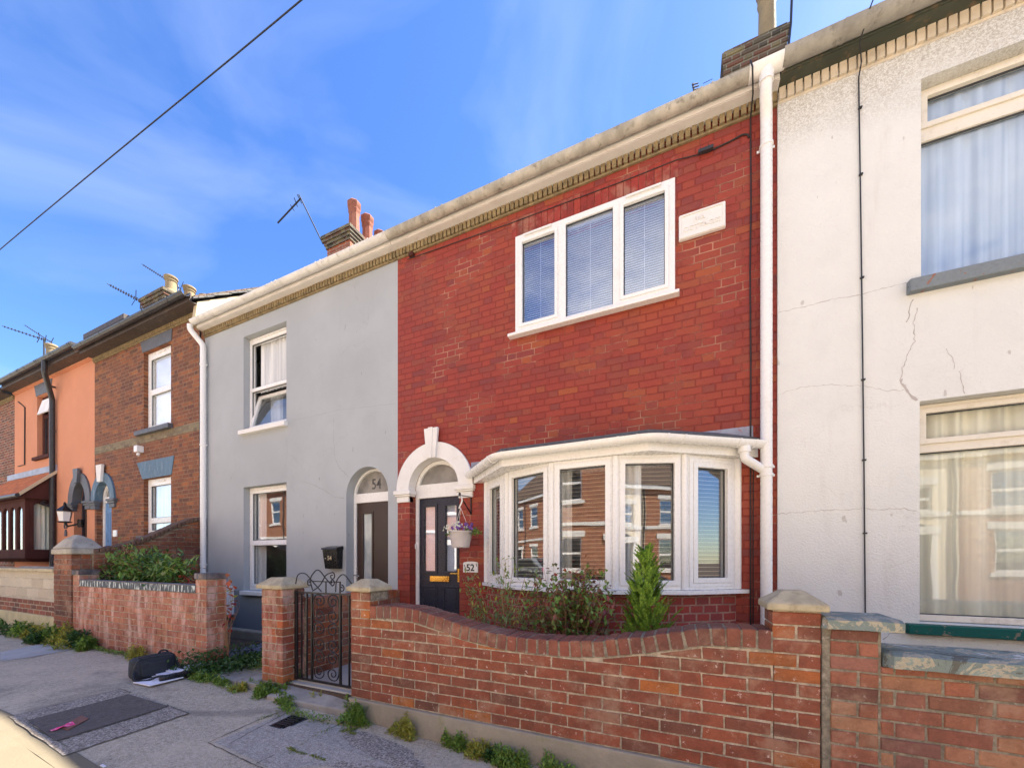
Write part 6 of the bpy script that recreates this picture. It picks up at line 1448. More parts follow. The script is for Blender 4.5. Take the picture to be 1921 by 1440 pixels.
body = sup(LB, .19, HB, cz=HB / 2 - .003, cy=.08, bulge=.08); onbag(body); body.build('body', M['nylon'], bag, smooth=True)
onbag(sup(LB * .62, .05, HB * .66, cz=HB * .46, cy=-.02, cx=-.02, bulge=.1)).build('front_pocket', M['nylon'], bag, smooth=True)
zp = MB().tube([(-LB * .40, .02, HB * .96), (-LB * .2, .03, HB * 1.0), (LB * .2, .03, HB * 1.0), (LB * .42, .03, HB * .93)], .004, 6); onbag(zp).build('zip', M['black_plastic'], bag)
ed = MB().tube(smooth_path([Vector((LB * .5, .0, .04)), Vector((LB * .5, -.01, HB * .6)), Vector((LB * .40, -.005, HB * .95)), Vector((0, -.0, HB * .97)), Vector((-LB * .40, -.0, HB * .95)), Vector((-LB * .49, -.0, HB * .6))], .05), .006, 6); onbag(ed).build('piping', M['black_plastic'], bag)
hn = MB().tube(smooth_path([Vector((LB * .12, .08, HB * .95)), Vector((LB * .16, .08, HB * 1.12)), Vector((LB * .30, .08, HB * 1.12)), Vector((LB * .36, .08, HB * .93))], .04), .009, 6); onbag(hn).build('handle', M['nylon'], bag, smooth=True)
strap = MB().tube(smooth_path([Vector((-LB * .48, .0, .10)), Vector((-LB * .56, -.05, .02)), Vector((-LB * .3, -.12, .015)), Vector((-.05, -.20, .06)), Vector((LB * .1, -.24, .045)), Vector((LB * .50, -.20, .05)), Vector((LB * .50, -.02, .08)), Vector((LB * .49, .06, .14))], .05), .012, 6); onbag(strap).build('strap', M['nylon'], bag, smooth=True)
onbag(sup(.27, .055, .06, e=.5, cx=LB * .22, cy=-.245, cz=.035)).build('shoulder_pad', M['black_paint'], bag, smooth=True)
pp = thing('paper_stack', tuple(bagc), 'loose stack of white papers tucked under the bag strap', 'papers')
rr = random.Random(3)
for k, (x0, x1, y0, y1, z, rot) in enumerate(((-.17, .10, -.30, -.03, .006, .14), (-.04, .34, -.22, -.01, .022, .02), (-.02, .36, -.20, .0, .038, -.03), (.06, .38, -.18, .02, .054, .05))):
    m_ = MB().box(x0, x1, y0, y1, z, z + .010); cx, cy_ = (x0 + x1) / 2, (y0 + y1) / 2
    m_.v = [(cx + (a - cx) * cos(rot) - (b_ - cy_) * sin(rot), cy_ + (a - cx) * sin(rot) + (b_ - cy_) * cos(rot), c + (.012 * ((a - cx) / .3) ** 2 if a > cx else 0)) for a, b_, c in m_.v]
    onbag(m_).build('sheet', M['paper'], pp)
lt = Vector(gpt(116, 1367)); le = (Vector(gpt(137, 1360)) - Vector(gpt(95, 1373))).normalized(); ln_ = Vector((-le.y, le.x, 0))
gm_ = MB(); nx_, ny_ = 18, 6
for j in range(ny_ + 1):
    for i in range(nx_ + 1):
        u_ = (i / nx_ - .5) * .125; v_ = (j / ny_ - .5) * .05 * (1 - .5 * abs(i / nx_ - .6)); p = lt + le * u_ + ln_ * v_
        gm_.v.append((p.x, p.y, G(p.x) + .014 + .016 * max(0, mnoise.noise(Vector((u_ * 25, v_ * 30, 2))) + .3)))
for j in range(ny_):
    for i in range(nx_): a = j * (nx_ + 1) + i; gm_.f.append((a, a + 1, a + nx_ + 2, a + nx_ + 1))
tag(gm_.build('litter', M['pink'], smooth=True), 'crumpled bright pink wrapper on the dark tarmac repair', 'litter')
for (px, py, s_, lb_) in ((762, 1440, 0, None), (193, 1438, .012, 'tiny white scrap near the sunlit kerb'), (428, 1288, .02, 'white lolly stick beside the stone flags')):
    if not s_: continue
    p = Vector(gpt(px, py)); m_ = MB().box(p.x - s_ * 2, p.x + s_ * 2, p.y - s_ * .6, p.y + s_ * .6, p.z + .005, p.z + .012); tag(m_.build('litter', M['paper'], bevel=.002), lb_, 'litter')

# ================================================================== HANGING BASKET
Yk = 3.80; hx_ = PX(864, Yk); pz0, pz1 = PZ(863, 1027, Yk), PZ(863, 998, Yk); kx = PX(884, YF)
brk = thing('basket_bracket', (kx, YF, 2.0), 'black iron wall bracket beside the door arch holding the hanging basket', 'bracket')
bt = PZ(884, 932, YF); tipz = PZ(861, 927, Yk - .02)
MB().box(kx - .008, kx + .008, YF - .012, YF - .001, bt - .22, bt + .01).build('back_plate', M['iron'], brk)
MB().tube([(kx, YF - .012, bt), (hx_, Yk - .02, tipz - .01)], .006, 6).tube([(kx, YF - .014, bt - .20), (hx_ + (kx - hx_) * .06, Yk, tipz - .02)], .008, 6).lathe([(.013, -.02), (.015, 0), (.01, .02)], (hx_, Yk - .02, tipz), 8).build('arm', M['iron'], brk)
bk_ = thing('hanging_basket', (hx_, Yk, pz0), 'pale plastic hanging pot full of purple and white violas beside the door', 'plant')
RB = .138
MB().lathe([(.09, 0), (.10, .004), (RB - .004, pz1 - pz0 - .01), (RB + .004, pz1 - pz0 - .008), (RB + .004, pz1 - pz0 + .012), (RB - .006, pz1 - pz0 + .012), (RB - .01, pz1 - pz0 - .01)], (hx_, Yk, pz0), 28).build('pot', M['plastic_grey'], bk_, smooth='auto')
hkz = PZ(861, 952, Yk)
hg = MB().tube([(hx_ + .02 * sin(t), Yk, tipz - .01 - (tipz - hkz) * t / 4.5 + .0) for t in [k * .3 for k in range(16)]], .0085, 6)
for a in (.3, 2.4, 4.5): hg.tube([(hx_, Yk, hkz), (hx_ + .10 * cos(a), Yk + .10 * sin(a), pz1 + .03)], .0022, 5)
hg.build('hanger', M['upvc'], bk_)
fr2 = random.Random(12); fl_ = MB(); tuft(fl_, (hx_, Yk, pz1 - .03), .20, .17, .11, 420, .035, .018, fr2, .2); fl_.build('foliage', M['leaf_shrub'], bk_)
for nm, cm, n, off in (('white_flowers', 'petal_w', 26, -.05), ('purple_flowers', 'petal_p', 40, .06)):
    m_ = MB()
    for i in range(n):
        a = fr2.uniform(0, 2 * pi); q = fr2.random() ** .5; p = Vector((hx_ + off + .15 * q * cos(a), Yk - .02 + .15 * q * sin(a), pz1 + .03 + .075 * (1 - q * q) + fr2.uniform(-.015, .02)))
        if p.x > hx_ + .2 or p.x < hx_ - .2: continue
        d = (Vector((p.x - hx_, p.y - Yk - .05, .08)) + Vector((0, -.1, 0))).normalized(); s_ = d.cross(Vector((0, 0, 1))).normalized(); t_ = s_.cross(d); R = fr2.uniform(.013, .020)
        for k in range(5):
            an = 2 * pi * k / 5; leaf(m_, p, s_ * cos(an) + t_ * sin(an) + d * .2, d, R, R * .95, .05)
    m_.build(nm, M[cm], bk_)
# ================================================================== PLANTS
def branches(mb, base, tips, r0, rng, bend=.05):
    for t in tips:
        a, b = Vector(base), Vector(t); m1 = a + (b - a) * .35 + Vector((rng.uniform(-bend, bend), rng.uniform(-bend, bend), bend)); m2 = a + (b - a) * .7 + Vector((rng.uniform(-bend, bend), rng.uniform(-bend, bend), bend))
        mb.tube([a, m1, m2, b], [r0, r0 * .75, r0 * .5, r0 * .22], 5)
def leafy(mb, tips, n, L, Wd, rng, spread=.06, base=None):
    for t in tips:
        t = Vector(t)
        for i in range(n):
            if base is not None:
                k = rng.random() ** .6; p = Vector(base).lerp(t, .35 + .65 * k)
            else: p = t
            p = p + Vector((rng.gauss(0, spread), rng.gauss(0, spread), rng.gauss(0, spread)))
            leaf(mb, p, rdir(rng, .1), Vector((0, 0, 1)), L * rng.uniform(.6, 1.2), Wd * rng.uniform(.7, 1.2))
def px3(px, py, Y): return Vector((PX(px, Y), Y, PZ(px, py, Y)))
def shrub(name, label, base, tips, n, L, Wd, mats, seed, r0=.008, spread=.05, kids=None):
    rng = random.Random(seed); t = thing(name, tuple(base), label, 'shrub')
    b = MB(); sub = []
    branches(b, base, tips, r0, rng)
    b.build('stems', M['wood'], t)
    per = len(mats)
    for i, (m_, frac) in enumerate(mats):
        mb = MB(); leafy(mb, [tp for k, tp in enumerate(tips)], int(n * frac), L, Wd, rng, spread, base); mb.build('leaves', M[m_], t)
    return t
R1 = random.Random(31)
# red and green shrub under the bow window
b1_ = Vector((PX(1060, 2.95), 2.95, .2)); tips = []
for i in range(60):
    px = R1.gauss(1062, 40); top = 1075 + abs(px - 1062) * .35; py = R1.uniform(top, 1185); tips.append(px3(px, py, R1.uniform(2.80, 3.15)))
for px, py in ((1020, 1068), (1005, 1075), (1113, 1070), (1102, 1062), (1095, 1078), (1128, 1078), (1010, 1100), (1142, 1112), (1125, 1098), (1052, 1066), (1072, 1080)): tips.append(px3(px, py, R1.uniform(2.85, 3.05)))
shrub('shrub', 'bushy shrub with purple-red and green leaves under the bow window', b1_, tips, 40, .056, .029, [('leaf_shrub', .7), ('leaf_red', .75)], 3, .005, .043)
# sparse pale shrub
b2_ = Vector((PX(946, 2.95), 2.95, .2)); tips = [px3(px, py, R1.uniform(2.8, 3.1)) for px, py in ((880, 1070), (872, 1085), (888, 1100), (895, 1120), (880, 1150), (900, 1160), (870, 1160), (915, 1165), (915, 1095), (930, 1060), (948, 1052), (950, 1075), (962, 1065), (985, 1080), (1005, 1095), (990, 1110), (960, 1130), (1000, 1140), (935, 1125), (905, 1140), (1010, 1075), (885, 1130), (925, 1150), (975, 1150), (945, 1100))]
shrub('shrub', 'sparse shrub with bare twigs and pale green leaves beside the number 52 plate', b2_, tips, 52, .056, .019, [('leaf_pale', .85), ('leaf_yellow', .15)], 5, .006, .034)
# conifer
Yc = 2.98; cb = Vector((PX(1212, Yc), Yc, .2)); ctop = PZ(1212, 1016, Yc)
con = thing('conifer', tuple(cb), 'small bright green upright conifer in front of the bow window', 'tree')
MB().tube([cb, cb + Vector((0, 0, (ctop - .2) * .8))], [.018, .004], 7).build('trunk', M['wood'], con)
cm = MB(); rc_ = random.Random(8); H = ctop - .2
for i in range(720):
    k = rc_.random() ** 1.05; z = .2 + H * k * .93
    Rm = (.37 * (1 - k) ** .72 + .006) * (1 + .5 * mnoise.noise(Vector((k * 6, 1, 0))))
    if k < .14: Rm *= .62 + k * 2.7
    a = rc_.uniform(0, 2 * pi); lump = 1 + .55 * mnoise.noise(Vector((cos(a) * 1.5, sin(a) * 1.5, k * 7)))
    q = (rc_.random() ** .45) * Rm * lump; o_ = Vector((cos(a), sin(a), 0)); p0 = Vector((cb.x, cb.y, z)) + o_ * q * .8
    d = (o_ * rc_.uniform(.25, .7) + Vector((0, 0, 1)) + rdir(rc_) * .2).normalized(); LL = rc_.uniform(.07, .14) * (1 - .35 * k)
    s0 = Vector((-sin(a), cos(a), 0)) * cos(rc_.uniform(-.9, .9)) + o_ * rc_.uniform(-.5, .5); s0.normalize()
    for j in range(15):
        t_ = j / 14; pp_ = p0 + d * LL * t_ + o_ * .02 * t_ * t_
        for sg in (-1, 1):
            dd = (d * .8 + s0 * sg * (1.0 - .5 * t_) + rdir(rc_) * .25).normalized(); leaf(cm, pp_, dd, o_, .030 * (1.15 - t_ * .7), .0085, .1)
cm.build('crown', M['leaf_thuja'], con)
# big shrub in the bed of number 54
b3_ = Vector((-6.9, 2.95, .9)); R3 = random.Random(14); tips = []
for i in range(85):
    px = R3.uniform(190, 355); env = 1022 + max(0, abs(px - 235) * .30 - 5) + (10 if px < 205 else 0); py = R3.uniform(env, 1092); Y_ = R3.uniform(2.62, 3.3); tips.append(px3(px, py, Y_))
t3 = shrub('shrub', 'large leafy green shrub rising above the salmon brick wall', b3_, tips, 42, .095, .045, [('leaf_shrub', .8), ('leaf_ivy', .3)], 9, .010, .075)
tips = [px3(px, py, R3.uniform(2.7, 3.1)) for px, py in ((186, 1035), (200, 1028), (215, 1018), (230, 1022), (180, 1050), (195, 1045), (210, 1040), (240, 1016), (250, 1012), (178, 1062))]
shrub('shrub', 'pink-purple tipped shrub beside the pyramid capped pier', Vector((-8.0 + .3, 2.9, .9)), tips, 26, .07, .026, [('leaf_red', .8), ('leaf_pale', .4)], 10, .010, .05)
tips = [px3(px, py, R3.uniform(2.6, 2.8)) for px, py in ((132, 1062), (140, 1058), (150, 1056), (160, 1054), (170, 1058), (176, 1062), (145, 1066))]
shrub('shrub', 'low green plant spilling behind the far pier of the salmon wall', Vector((-7.9, 2.75, .9)), tips, 24, .05, .022, [('leaf_ivy', .7), ('leaf_shrub', .3)], 12, .006, .04)
tips = [px3(px, py, R3.uniform(2.6, 2.85)) for px, py in ((335, 1090), (345, 1083), (352, 1092), (362, 1088), (340, 1078), (328, 1085))]
shrub('shrub', 'scarlet leaved plant behind the blue brick coping', Vector((-5.1, 2.8, .9)), tips, 14, .07, .035, [('leaf_scarlet', 1)], 15, .005, .04)
cl = [px3(px, py, 2.55 + .1 * R3.random()) for px, py in ((384, 1058), (400, 1072), (415, 1070), (428, 1068), (430, 1078), (438, 1090), (432, 1108), (445, 1108), (438, 1118), (405, 1074), (422, 1122), (430, 1064))]
shrub('climbing_plant', 'thin trailing plant with a few scarlet leaves round the nearer salmon brick pier', Vector((-4.62, 2.6, .3)), cl, 3, .07, .045, [('leaf_scarlet', 1), ('leaf_yellow', .34)], 16, .0022, .015)['category'] = 'climber'
# weeds --------------------------------------------------------------
def weed(px, py, w, h, n, mat, label, name='weed', L=.035, Y=None, grp='weeds growing along the foot of the walls', seed=0, xy=None):
    rng = random.Random(int(px * 7 + py) + seed); p = gpt(px, py) if xy is None else (xy[0], xy[1], G(xy[0]))
    t = thing(name, p, label, 'weed', grp); w *= 1.3; h *= 1.25; m_ = MB(); tuft(m_, (p[0], p[1] - w * .12, p[2] + .004), w, w * .55, h, int(n * 1.7), L, L * .5, rng, .35); m_.build('leaves', M[mat], t)
    s = MB()
    for i in range(max(3, n // 60)): a = rng.uniform(0, 6.28); s.tube([(p[0], p[1], p[2]), (p[0] + w * .6 * cos(a), p[1] + w * .3 * sin(a), p[2] + h * .8)], [.0025, .001], 4)
    s.build('stem', M['leaf_pale'], t)
    return t
W_ = [(672, 1350, .17, .15, 900, 'leaf_weed', 'largest green weed clump, at the corner of the concrete plinth by the step'), (700, 1335, .09, .20, 350, 'leaf_ivy', 'upright dark green weed rising against the plinth beside the step'), (755, 1376, .11, .13, 600, 'leaf_yellow', 'round yellow-green weed against the plinth'),
      (858, 1401, .08, .10, 420, 'leaf_weed', 'green weed against the plinth, next along from the round yellow-green one'), (905, 1418, .09, .10, 420, 'leaf_yellow', 'yellowish weed against the middle of the plinth'), (952, 1432, .12, .11, 600, 'leaf_weed', 'spreading weed clump at the bottom edge by the plinth'), (925, 1426, .05, .08, 200, 'leaf_ivy', 'small dark weed between two larger ones by the plinth'), (1040, 1455, .12, .10, 350, 'leaf_weed', 'weed tips at the lower border below the wavy wall'),
      (600, 1318, .10, .09, 380, 'leaf_yellow', 'small weed on the edge of the step slab'), (545, 1283, .16, .13, 900, 'leaf_ivy', 'dense green clump at the foot of the free standing gate pier'), (512, 1296, .17, .09, 800, 'leaf_weed', 'low weeds spreading in front of the free standing gate pier'), (532, 1316, .13, .05, 450, 'leaf_weed', 'low trail of weeds along the front edge of the step slab'), (486, 1290, .09, .06, 260, 'leaf_weed', 'small weeds beside the narrow stone flag'), (452, 1292, .07, .05, 200, 'leaf_yellow', 'sparse weeds at the edge of the stone flags'), (415, 1282, .07, .05, 200, 'leaf_weed', 'tiny weeds beside the lolly stick'), (386, 1274, .12, .06, 380, 'leaf_weed', 'low weeds behind the papers'),
      (258, 1236, .10, .17, 380, 'leaf_yellow', 'tall weed behind the black bag'), (355, 1262, .14, .09, 420, 'leaf_ivy', 'weeds between the bag and the salmon brick pier')]
for q in W_: weed(*q)
for k, (px, py, w, h) in enumerate(((2, 1178, .22, .16), (20, 1172, .12, .38), (38, 1186, .25, .16), (58, 1190, .25, .18), (76, 1195, .22, .16), (95, 1203, .25, .15), (114, 1203, .25, .20), (132, 1206, .25, .22), (150, 1212, .2, .18), (168, 1216, .16, .13))):
    weed(px, py, w, h, 520, ('leaf_weed', 'leaf_yellow', 'leaf_ivy')[k % 3], ('farthest weed clump along the pale block wall', 'tallest weed clump, standing up against the pale block wall', 'third weed clump from the far end of the block wall', 'low weed clump below the middle of the block wall', 'yellowish weed clump below the near half of the block wall', 'weed clump where the block wall meets the old pier', 'weed clump at the foot of the old capped pier', 'weed clump at the corner between old pier and salmon wall', 'weed clump below the far pier of the salmon wall', 'last weed clump before the bare foot of the salmon wall')[k], L=.06, grp=('weeds under the block wall' if k < 6 else 'weeds under the old pier'))
# ivy spilling at the corner of the salmon wall
iv = MB(); Ri = random.Random(44)
for i in range(3200):
    t = Ri.random(); x = -4.72 + Ri.gauss(.12, .17) + t * .2; y = 2.25 + .75 * t + Ri.gauss(0, .06)
    hh = .10 * Ri.random() * (1 + (1 if x < -4.6 else 0)); 
    if x < -4.70 and y > 2.41: continue
    p = Vector((x, y, max(G(x), .2 if y > 2.45 else 0) + .01 + hh)); leaf(iv, p, rdir(Ri, .1), Vector((0, 0, 1)), .035 * Ri.uniform(.6, 1.3), .028, .1)
tag(iv.build('ivy', M['leaf_ivy'], fix=False), 'dark green ivy spilling over the ground round the corner of the salmon wall', 'ground cover', kind='stuff')
# lime strap-leaved clumps
def blades(name, label, c, n, L, mat, seed, w=.012, spread=.12):
    r = random.Random(seed); t = thing(name, c, label, 'plant'); m_ = MB()
    for i in range(n):
        a = r.uniform(0, 2 * pi); b = Vector((c[0] + r.gauss(0, spread * .3), c[1] + r.gauss(0, spread * .3), c[2])); LL = L * r.uniform(.6, 1.1); d = Vector((cos(a), sin(a), 0)); lean = r.uniform(.35, 1.0)
        s_ = Vector((-sin(a), cos(a), 0)) * w / 2 * r.uniform(.7, 1.3); prev = None; n0 = len(m_.v)
        for k in range(7):
            u_ = k / 6; p = b + d * (LL * lean * u_) + Vector((0, 0, LL * (u_ * (1.25 - lean * .5) - .95 * lean * u_ * u_))); ww = (1 - u_ ** 2) * .9 + .05
            p.z = max(p.z, c[2] + .004); m_.v += [tuple(p - s_ * ww), tuple(p + s_ * ww)]
            if k: q = n0 + k * 2; m_.f.append((q - 2, q - 1, q + 1, q))
    m_.build('leaves', M[mat], t); return t
blades('strap_leaf_plant', 'lime green strap-leaved clump drooping beside the stone flags', (-4.05, 2.78, .21), 150, .30, 'leaf_blade', 3)
blades('strap_leaf_plant', 'yellow-green strap-leaved clump farther back on the slate chippings', (-4.02, 3.3, .2), 110, .34, 'leaf_blade', 4)
blades('grass_tuft', 'dark grassy tuft behind the lime green clump', (-4.32, 2.95, .2), 90, .26, 'leaf_weed', 5, .007)
# chippings
ch = MB(); Rc = random.Random(77)
for i in range(2600):
    x, y = Rc.uniform(-5.4, -3.72), Rc.uniform(2.7, 3.62); s_ = Rc.uniform(.012, .032); p = Vector((x, y, .195 + Rc.random() * .02)); a = rdir(Rc); b_ = a.cross(Vector((.3, .2, 1))).normalized(); c_ = a.cross(b_) * .35
    v = [p + a * s_, p + b_ * s_ * .8, p - a * s_, p - b_ * s_ * .8, p + c_ * s_ * 1.2 + Vector((0, 0, .008)), p - c_ * s_]
    ch.add(v, [(0, 1, 4), (1, 2, 4), (2, 3, 4), (3, 0, 4), (1, 0, 5), (2, 1, 5), (3, 2, 5), (0, 3, 5)])
tag(ch.build('slate_chippings', M['chips'], fix=False), 'blue-grey slate chippings in front of the grey house', 'chippings', kind='stuff')
for k, (x, y) in enumerate(((-5.2, 3.85), (-4.6, 3.85), (-4.1, 3.9))):
    t = thing('weed', (x, y, .2), ('low plant at the foot of the grey wall below the meter box', 'low plant at the foot of the grey wall under the window sill', 'low plant at the grey wall nearest the dark brown door')[k], 'weed', 'plants at the foot of the grey wall'); m_ = MB(); tuft(m_, (x, y, .22), .25, .10, .13, 420, .05, .022, Ri, .4); m_.build('leaves', M['leaf_ivy'], t)
# moss in joints, fallen debris
ms_ = MB(); Rm_ = random.Random(6)
for (a, b, n) in (((540, 1405), (575, 1418), 260), ((583, 1418), (610, 1428), 200), ((480, 1352), (540, 1330), 60), ((545, 1412), (548, 1404), 80), ((560, 1400), (620, 1367), 120), ((685, 1425), (700, 1428), 60), ((640, 1372), (668, 1368), 200), ((655, 1374), (665, 1378), 100)):
    for i in range(n):
        t = Rm_.random(); p = Vector(gpt(a[0] + (b[0] - a[0]) * t + Rm_.gauss(0, 2.5), a[1] + (b[1] - a[1]) * t + Rm_.gauss(0, 1.6))); leaf(ms_, p + Vector((0, 0, .006)), rdir(Rm_, .4), Vector((0, 0, 1)), .014, .008, .2)
tag(ms_.build('moss', M['moss'], fix=False), 'yellow-green moss in the pavement joints', 'moss', kind='stuff')
db = MB(); 
for i in range(900):
    x = Rm_.uniform(-7.5, .6); y = 2.41 - abs(Rm_.gauss(0, .07)); 
    if x > -4.6 and x < -2.6: y -= .28
    p = Vector((x, y, G(x) + .006)); leaf(db, p, Vector((Rm_.gauss(0, 1), Rm_.gauss(0, 1), .1)), Vector((0, 0, 1)), Rm_.uniform(.008, .022), Rm_.uniform(.004, .009), .15)
tag(db.build('debris', leafmat('dry_debris', [(.22, .16, .09), (.35, .28, .16), (.12, .09, .06), (.4, .36, .28)], .9, 0), fix=False), 'dry crumbs and grit gathered along the foot of the walls', 'debris', kind='stuff')

# ================================================================== WIRE AND AERIALS
wp = [(-34, 2.50, 7.25), (-24, 2.5, 7.08), (-11.25, 2.54, 7.0), (-7.4, 2.58, 6.985), (-3.49, 2.65, 7.0), (2, 2.7, 7.08), (9, 2.8, 7.3)]
tag(MB().tube(smooth_path([Vector(p) for p in wp], 2, 5), .0075, 6).build('overhead_wire', M['cable']), 'thin dark telephone wire crossing the sky', 'wire')
def yagi(label, mast_b, mast_t, d, L, n, el=.16, r=.008, refl=True):
    t = thing('television_aerial', mast_b, label, 'aerial'); M_ = MB().tube([mast_b, mast_t], r * 1.3, 6); M_.build('mast', M['cable'], t)
    d = Vector(d).normalized(); s_ = d.cross(Vector((0, 0, 1))).normalized(); u_ = s_.cross(d); T = Vector(mast_t) - Vector((0, 0, .05)); b = MB().tube([T - d * .15, T + d * L], r * .8, 5)
    e = b
    for k in range(n):
        p = T + d * (L * (k + .6) / n); w = el * (1 - .35 * k / n); e.tube([p - s_ * w / 2, p + s_ * w / 2], r * .7, 5); e.tube([p - u_ * w * .2, p + u_ * w * .2], r * .9, 5)
    if refl:
        p = T - d * .12
        for k in (-1, 0, 1):
            e.tube([p + u_ * .2 + s_ * .2 * k, p + s_ * .16 * k], r * .6, 4); e.tube([p - u_ * .2 + s_ * .2 * k, p + s_ * .16 * k], r * .6, 4)
    e.build('boom', M['cable'], t); return t
def p3(px, py, Y): v = px3(px, py, Y); return tuple(v)
a0, a1 = Vector(p3(312, 543, 5.25)), Vector(p3(262, 541, 5.25))
yagi('long television aerial pointing left from the buff potted chimney', p3(264, 580, 5.2), p3(265, 562, 5.2), Vector(p3(200, 530, 5.1)) - Vector(p3(258, 560, 5.2)), (Vector(p3(200, 530, 5.1)) - Vector(p3(258, 560, 5.2))).length, 12, .22, .014)
yagi('thin television aerial above the brown house roof edge', p3(336, 566, 5.9), p3(334, 535, 5.9), Vector(p3(267, 497, 5.7)) - Vector(p3(332, 538, 5.9)), (Vector(p3(267, 497, 5.7)) - Vector(p3(332, 538, 5.9))).length, 17, .16, .012)
yagi('long low television aerial above the orange house', p3(83, 672, 6.4), p3(83, 635, 6.4), Vector(p3(6, 613, 6.2)) - Vector(p3(82, 638, 6.4)), (Vector(p3(6, 613, 6.2)) - Vector(p3(82, 638, 6.4))).length, 11, .24, .02)
yagi('faint television aerial behind the orange house chimney', p3(97, 668, 7.2), p3(96, 640, 7.2), Vector(p3(46, 610, 7.0)) - Vector(p3(95, 642, 7.2)), (Vector(p3(46, 610, 7.0)) - Vector(p3(95, 642, 7.2))).length, 14, .16, .011, False)
ta = thing('television_aerial', p3(606, 458, 7.3), 'television aerial on a leaning mast beside the clay chimney pots', 'aerial')
MB().tube([p3(606, 458, 7.3), p3(561, 366, 7.3)], .016, 6).build('mast', M['cable'], ta)
MB().tube([p3(521, 419, 7.2), p3(564, 373, 7.3)], .022, 6).tube([p3(552, 372, 7.1), p3(558, 388, 7.5)], .012, 5).tube([p3(558, 366, 7.1), p3(566, 382, 7.5)], .012, 5).tube([p3(545, 385, 7.2), p3(552, 396, 7.4)], .010, 5).build('boom', M['cable'], ta)
mst = MB().tube([p3(1478, 95, 6.5), p3(1483, 45, 6.5), p3(1486, -40, 6.5)], .016, 6)
tag(mst.build('aerial_mast', M['cable']), 'aerial mast strapped to the chimney by the white house', 'mast')
tg = thing('television_aerial', p3(1302, 190, 5.6), 'small aerial tip showing above the gutter of the red house', 'aerial')
MB().tube([p3(1299, 158, 5.6), p3(1305, 195, 5.6)], .012, 5).build('mast', M['cable'], tg)
m_ = MB()
for k in range(5): m_.tube([p3(1298 + k, 160 + 5 * k, 5.5), p3(1309 + k, 157 + 5 * k, 5.6)], .008, 5)
m_.tube([p3(1318, 158, 5.6), p3(1336, 149, 5.6)], .004, 4).build('boom', M['cable'], tg)

# ================================================================== OPPOSITE SIDE OF THE STREET (seen in the window glass)
OY = -7.6
def opp(x0, x1, mat, label, ev=5.7):
    w = x1 - x0; ws = [rect(x0 + .7, x0 + 1.7, 1.0, 2.3), rect(x0 + .7, x0 + 1.7, ev - 2 if ev > 5 else 2.9, ev - .6 if ev > 5 else ev - .5), rect(x0 + w - 1.5, x0 + w - .6, ev - 2 if ev > 5 else 2.9, ev - .6 if ev > 5 else ev - .8), arch(x0 + w - 1.5, x0 + w - .6, .1, 2.1, 12)]
    h = house(x0, x1, ev, mat, ws, label, yf=OY, flip=True, depth=7, roofm='slate_brown', group=None)
    for k in range(3):
        a, b, c, d = ws[k][0][0], ws[k][1][0], ws[k][0][1], ws[k][2][1]
        mb = MB().prism(rect(a - .05, b + .05, c, d), [rect(a + .05, b - .05, (c + d) / 2 + .04, d - .07), rect(a + .05, b - .05, c + .07, (c + d) / 2 - .04)], OY - .10, OY - .04); f = mb.build('window', M['upvc'], h)
        MB().box(a, b, OY - .085, OY - .08, c, d).build('pane', M['glass_strong'], f)
        MB().box(a - .12, b + .12, OY - .02, OY + .06, c - .12, c - .001).build('sill', M['trim'], f)
        MB().box(a - .12, b + .12, OY + .001, OY + .02, d + .001, d + .22).build('lintel', M['trim'], f)
    MB().box(x0 + w - 1.48, x0 + w - .62, OY - .15, OY - .10, .1, 2.6).build('door', M['navy'], h)
    MB().box(x0, x1, OY + .01, OY + .14, ev - .08, ev + .1).build('gutter', M['upvc'], h)
    MB().box(x0 + .01, x1 - .01, OY + .001, OY + .05, 2.72, 2.86).build('string_course', M['trim'], h)
    MB().tube([(x1 - .12, OY + .07, .1), (x1 - .12, OY + .07, ev - .05)], .04, 8).build('downpipe', M['black_plastic'], h)
    dm_ = MB().box(x0 + w - 1.6, x0 + w - 1.45, OY + .001, OY + .06, .1, 2.15).box(x0 + w - .62, x0 + w - .47, OY + .001, OY + .06, .1, 2.15).box(x0 + w - 1.7, x0 + w - .4, OY + .001, OY + .08, 2.151, 2.4); dm_.build('door_surround', M['trim'], h)
    chimney(h, x1 - .4, x1 + .4, OY - 3.9, OY - 3.0, ev + 1.8, ev + 3.7, M['chimney'], M['chimney_red'], [(x1 - .15, OY - 3.5, .13, .45, M['pot_clay'], 8), (x1 + .2, OY - 3.5, .13, .45, M['pot_clay'], 8)], over=.08)
    return h
cols = ['opp_brick', 'opp_cream', 'opp_brick', 'opp_brick', 'opp_brick', 'opp_cream', 'opp_cream', 'opp_brick', 'opp_brick', 'opp_brick', 'opp_brick']
labs = ['orange-red brick house across the street, at the far end', 'cream rendered house across the street at the far end', 'orange-red brick house across the street beyond the cream one', 'orange-red brick house across the street facing the grey house', 'orange-red brick house across the street facing the red house', 'cream rendered house across the street facing the white house', 'cream rendered house across the street past the white house', 'orange-red brick house across the street, past both cream ones', 'orange-red brick house across the street, last but one of its row', 'orange-red brick house across the street, last of its row', 'orange-red brick house beyond the far end of the opposite row']
for k in range(11):
    x0 = (-22.5 + k * 4.3) if k < 10 else -26.8; opp(x0, x0 + 4.295, M[cols[k]], labs[k], 4.5 if k in (6, 7) else 5.7)

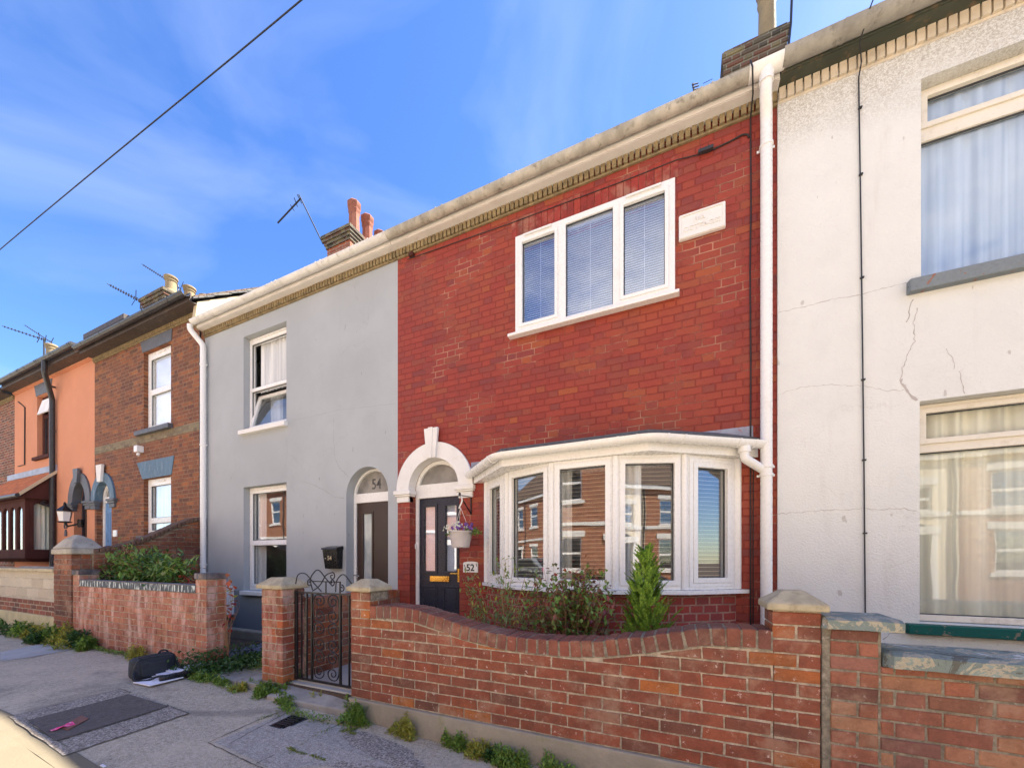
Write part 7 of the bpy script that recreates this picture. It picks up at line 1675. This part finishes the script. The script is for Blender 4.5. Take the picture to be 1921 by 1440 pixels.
# low creeping weeds in the angle of wall and pavement
cw = MB(); Rw = random.Random(91)
for i in range(5200):
    x = Rw.uniform(-9.8, .6); dn = mnoise.noise(Vector((x * 1.3, 3, 0))) + .55 * mnoise.noise(Vector((x * 5, 7, 0))) + (.35 if x < -5 else 0) + (.25 if -4.6 < x < -2.5 else 0)
    if dn < .08: continue
    base_y = 2.40 if x < -4.75 or x > -2.6 else (2.24 + .02 * sin(x * 9))
    p = Vector((x, base_y - abs(Rw.gauss(0, .035)) - .01, G(x) + .004 + Rw.random() * .05 * min(1, dn * 1.6))); leaf(cw, p, rdir(Rw, .5), Vector((0, 0, 1)), .024 * Rw.uniform(.5, 1.5), .014, .15)
tag(cw.build('creeping_weeds', M['leaf_weed'], fix=False), 'low green creeping weeds in the crack between walls and pavement', 'weeds', kind='stuff')

# a parked silver car on the far side, met by the bay glass
M['silver'] = paint('silver_car_paint', (.42, .44, .46), .25, None, 0, 2, 0, metal=.6)
car = thing('parked_car', (-15.5, -4.4, 0), 'silver estate car parked across the street, mirrored in the bay window glass', 'car')
cx_, cy_ = -15.5, -4.4
prof = [(-2.1, .35), (-2.12, .75), (-2.0, .92), (-1.15, 1.0), (-.35, 1.42), (1.2, 1.46), (1.95, 1.05), (2.1, .95), (2.12, .45), (1.95, .3), (-1.9, .3)]
MB().prism([(cx_ + a, b) for a, b in prof], [], cy_ - .86, cy_ + .86).build('body', M['silver'], car, bevel=.09, seg=3)
for sd_ in (-1, 1):
    for P_ in ([(-.95, 1.0), (-.32, 1.36), (.28, 1.38), (.28, 1.0)], [(.34, 1.0), (.34, 1.38), (1.12, 1.39), (1.6, 1.04)]):
        MB().prism([(cx_ + a, b) for a, b in P_], [], cy_ + sd_ * .862, cy_ + sd_ * .875).build('window', M['black_paint'], car)
    for wx in (-1.35, 1.3):
        t_ = MB(); m0 = MB().lathe([(.20, -.11), (.31, -.11), (.33, -.06), (.33, .06), (.31, .11), (.20, .11)], (0, 0, 0), 20); t_.add([(cx_ + wx + a, cy_ + sd_ * .80 + c, .33 + b) for a, b, c in m0.v], m0.f); wh = t_.build('wheel', M['black_plastic'], car)
        t_ = MB(); m0 = MB().lathe([(.20, -.10), (.20, .10), (.05, .118)], (0, 0, 0), 14); t_.add([(cx_ + wx + a, cy_ + sd_ * (.80 + c * 1.0), .33 + b) for a, b, c in m0.v], m0.f); t_.build('rim', M['chrome'], wh)
    MB().box(cx_ + 2.06, cx_ + 2.14, cy_ + sd_ * .72 - .1, cy_ + sd_ * .72 + .1, .72, 1.0).build('tail_light', M['pink'], car, bevel=.02)
MB().hexa([(cx_ + 1.32, cy_ - .68, 1.40), (cx_ + 1.88, cy_ - .72, 1.08), (cx_ + 1.88, cy_ + .72, 1.08), (cx_ + 1.32, cy_ + .68, 1.40), (cx_ + 1.36, cy_ - .68, 1.43), (cx_ + 1.92, cy_ - .72, 1.11), (cx_ + 1.92, cy_ + .72, 1.11), (cx_ + 1.36, cy_ + .68, 1.43)]).build('rear_window', M['black_paint'], car)
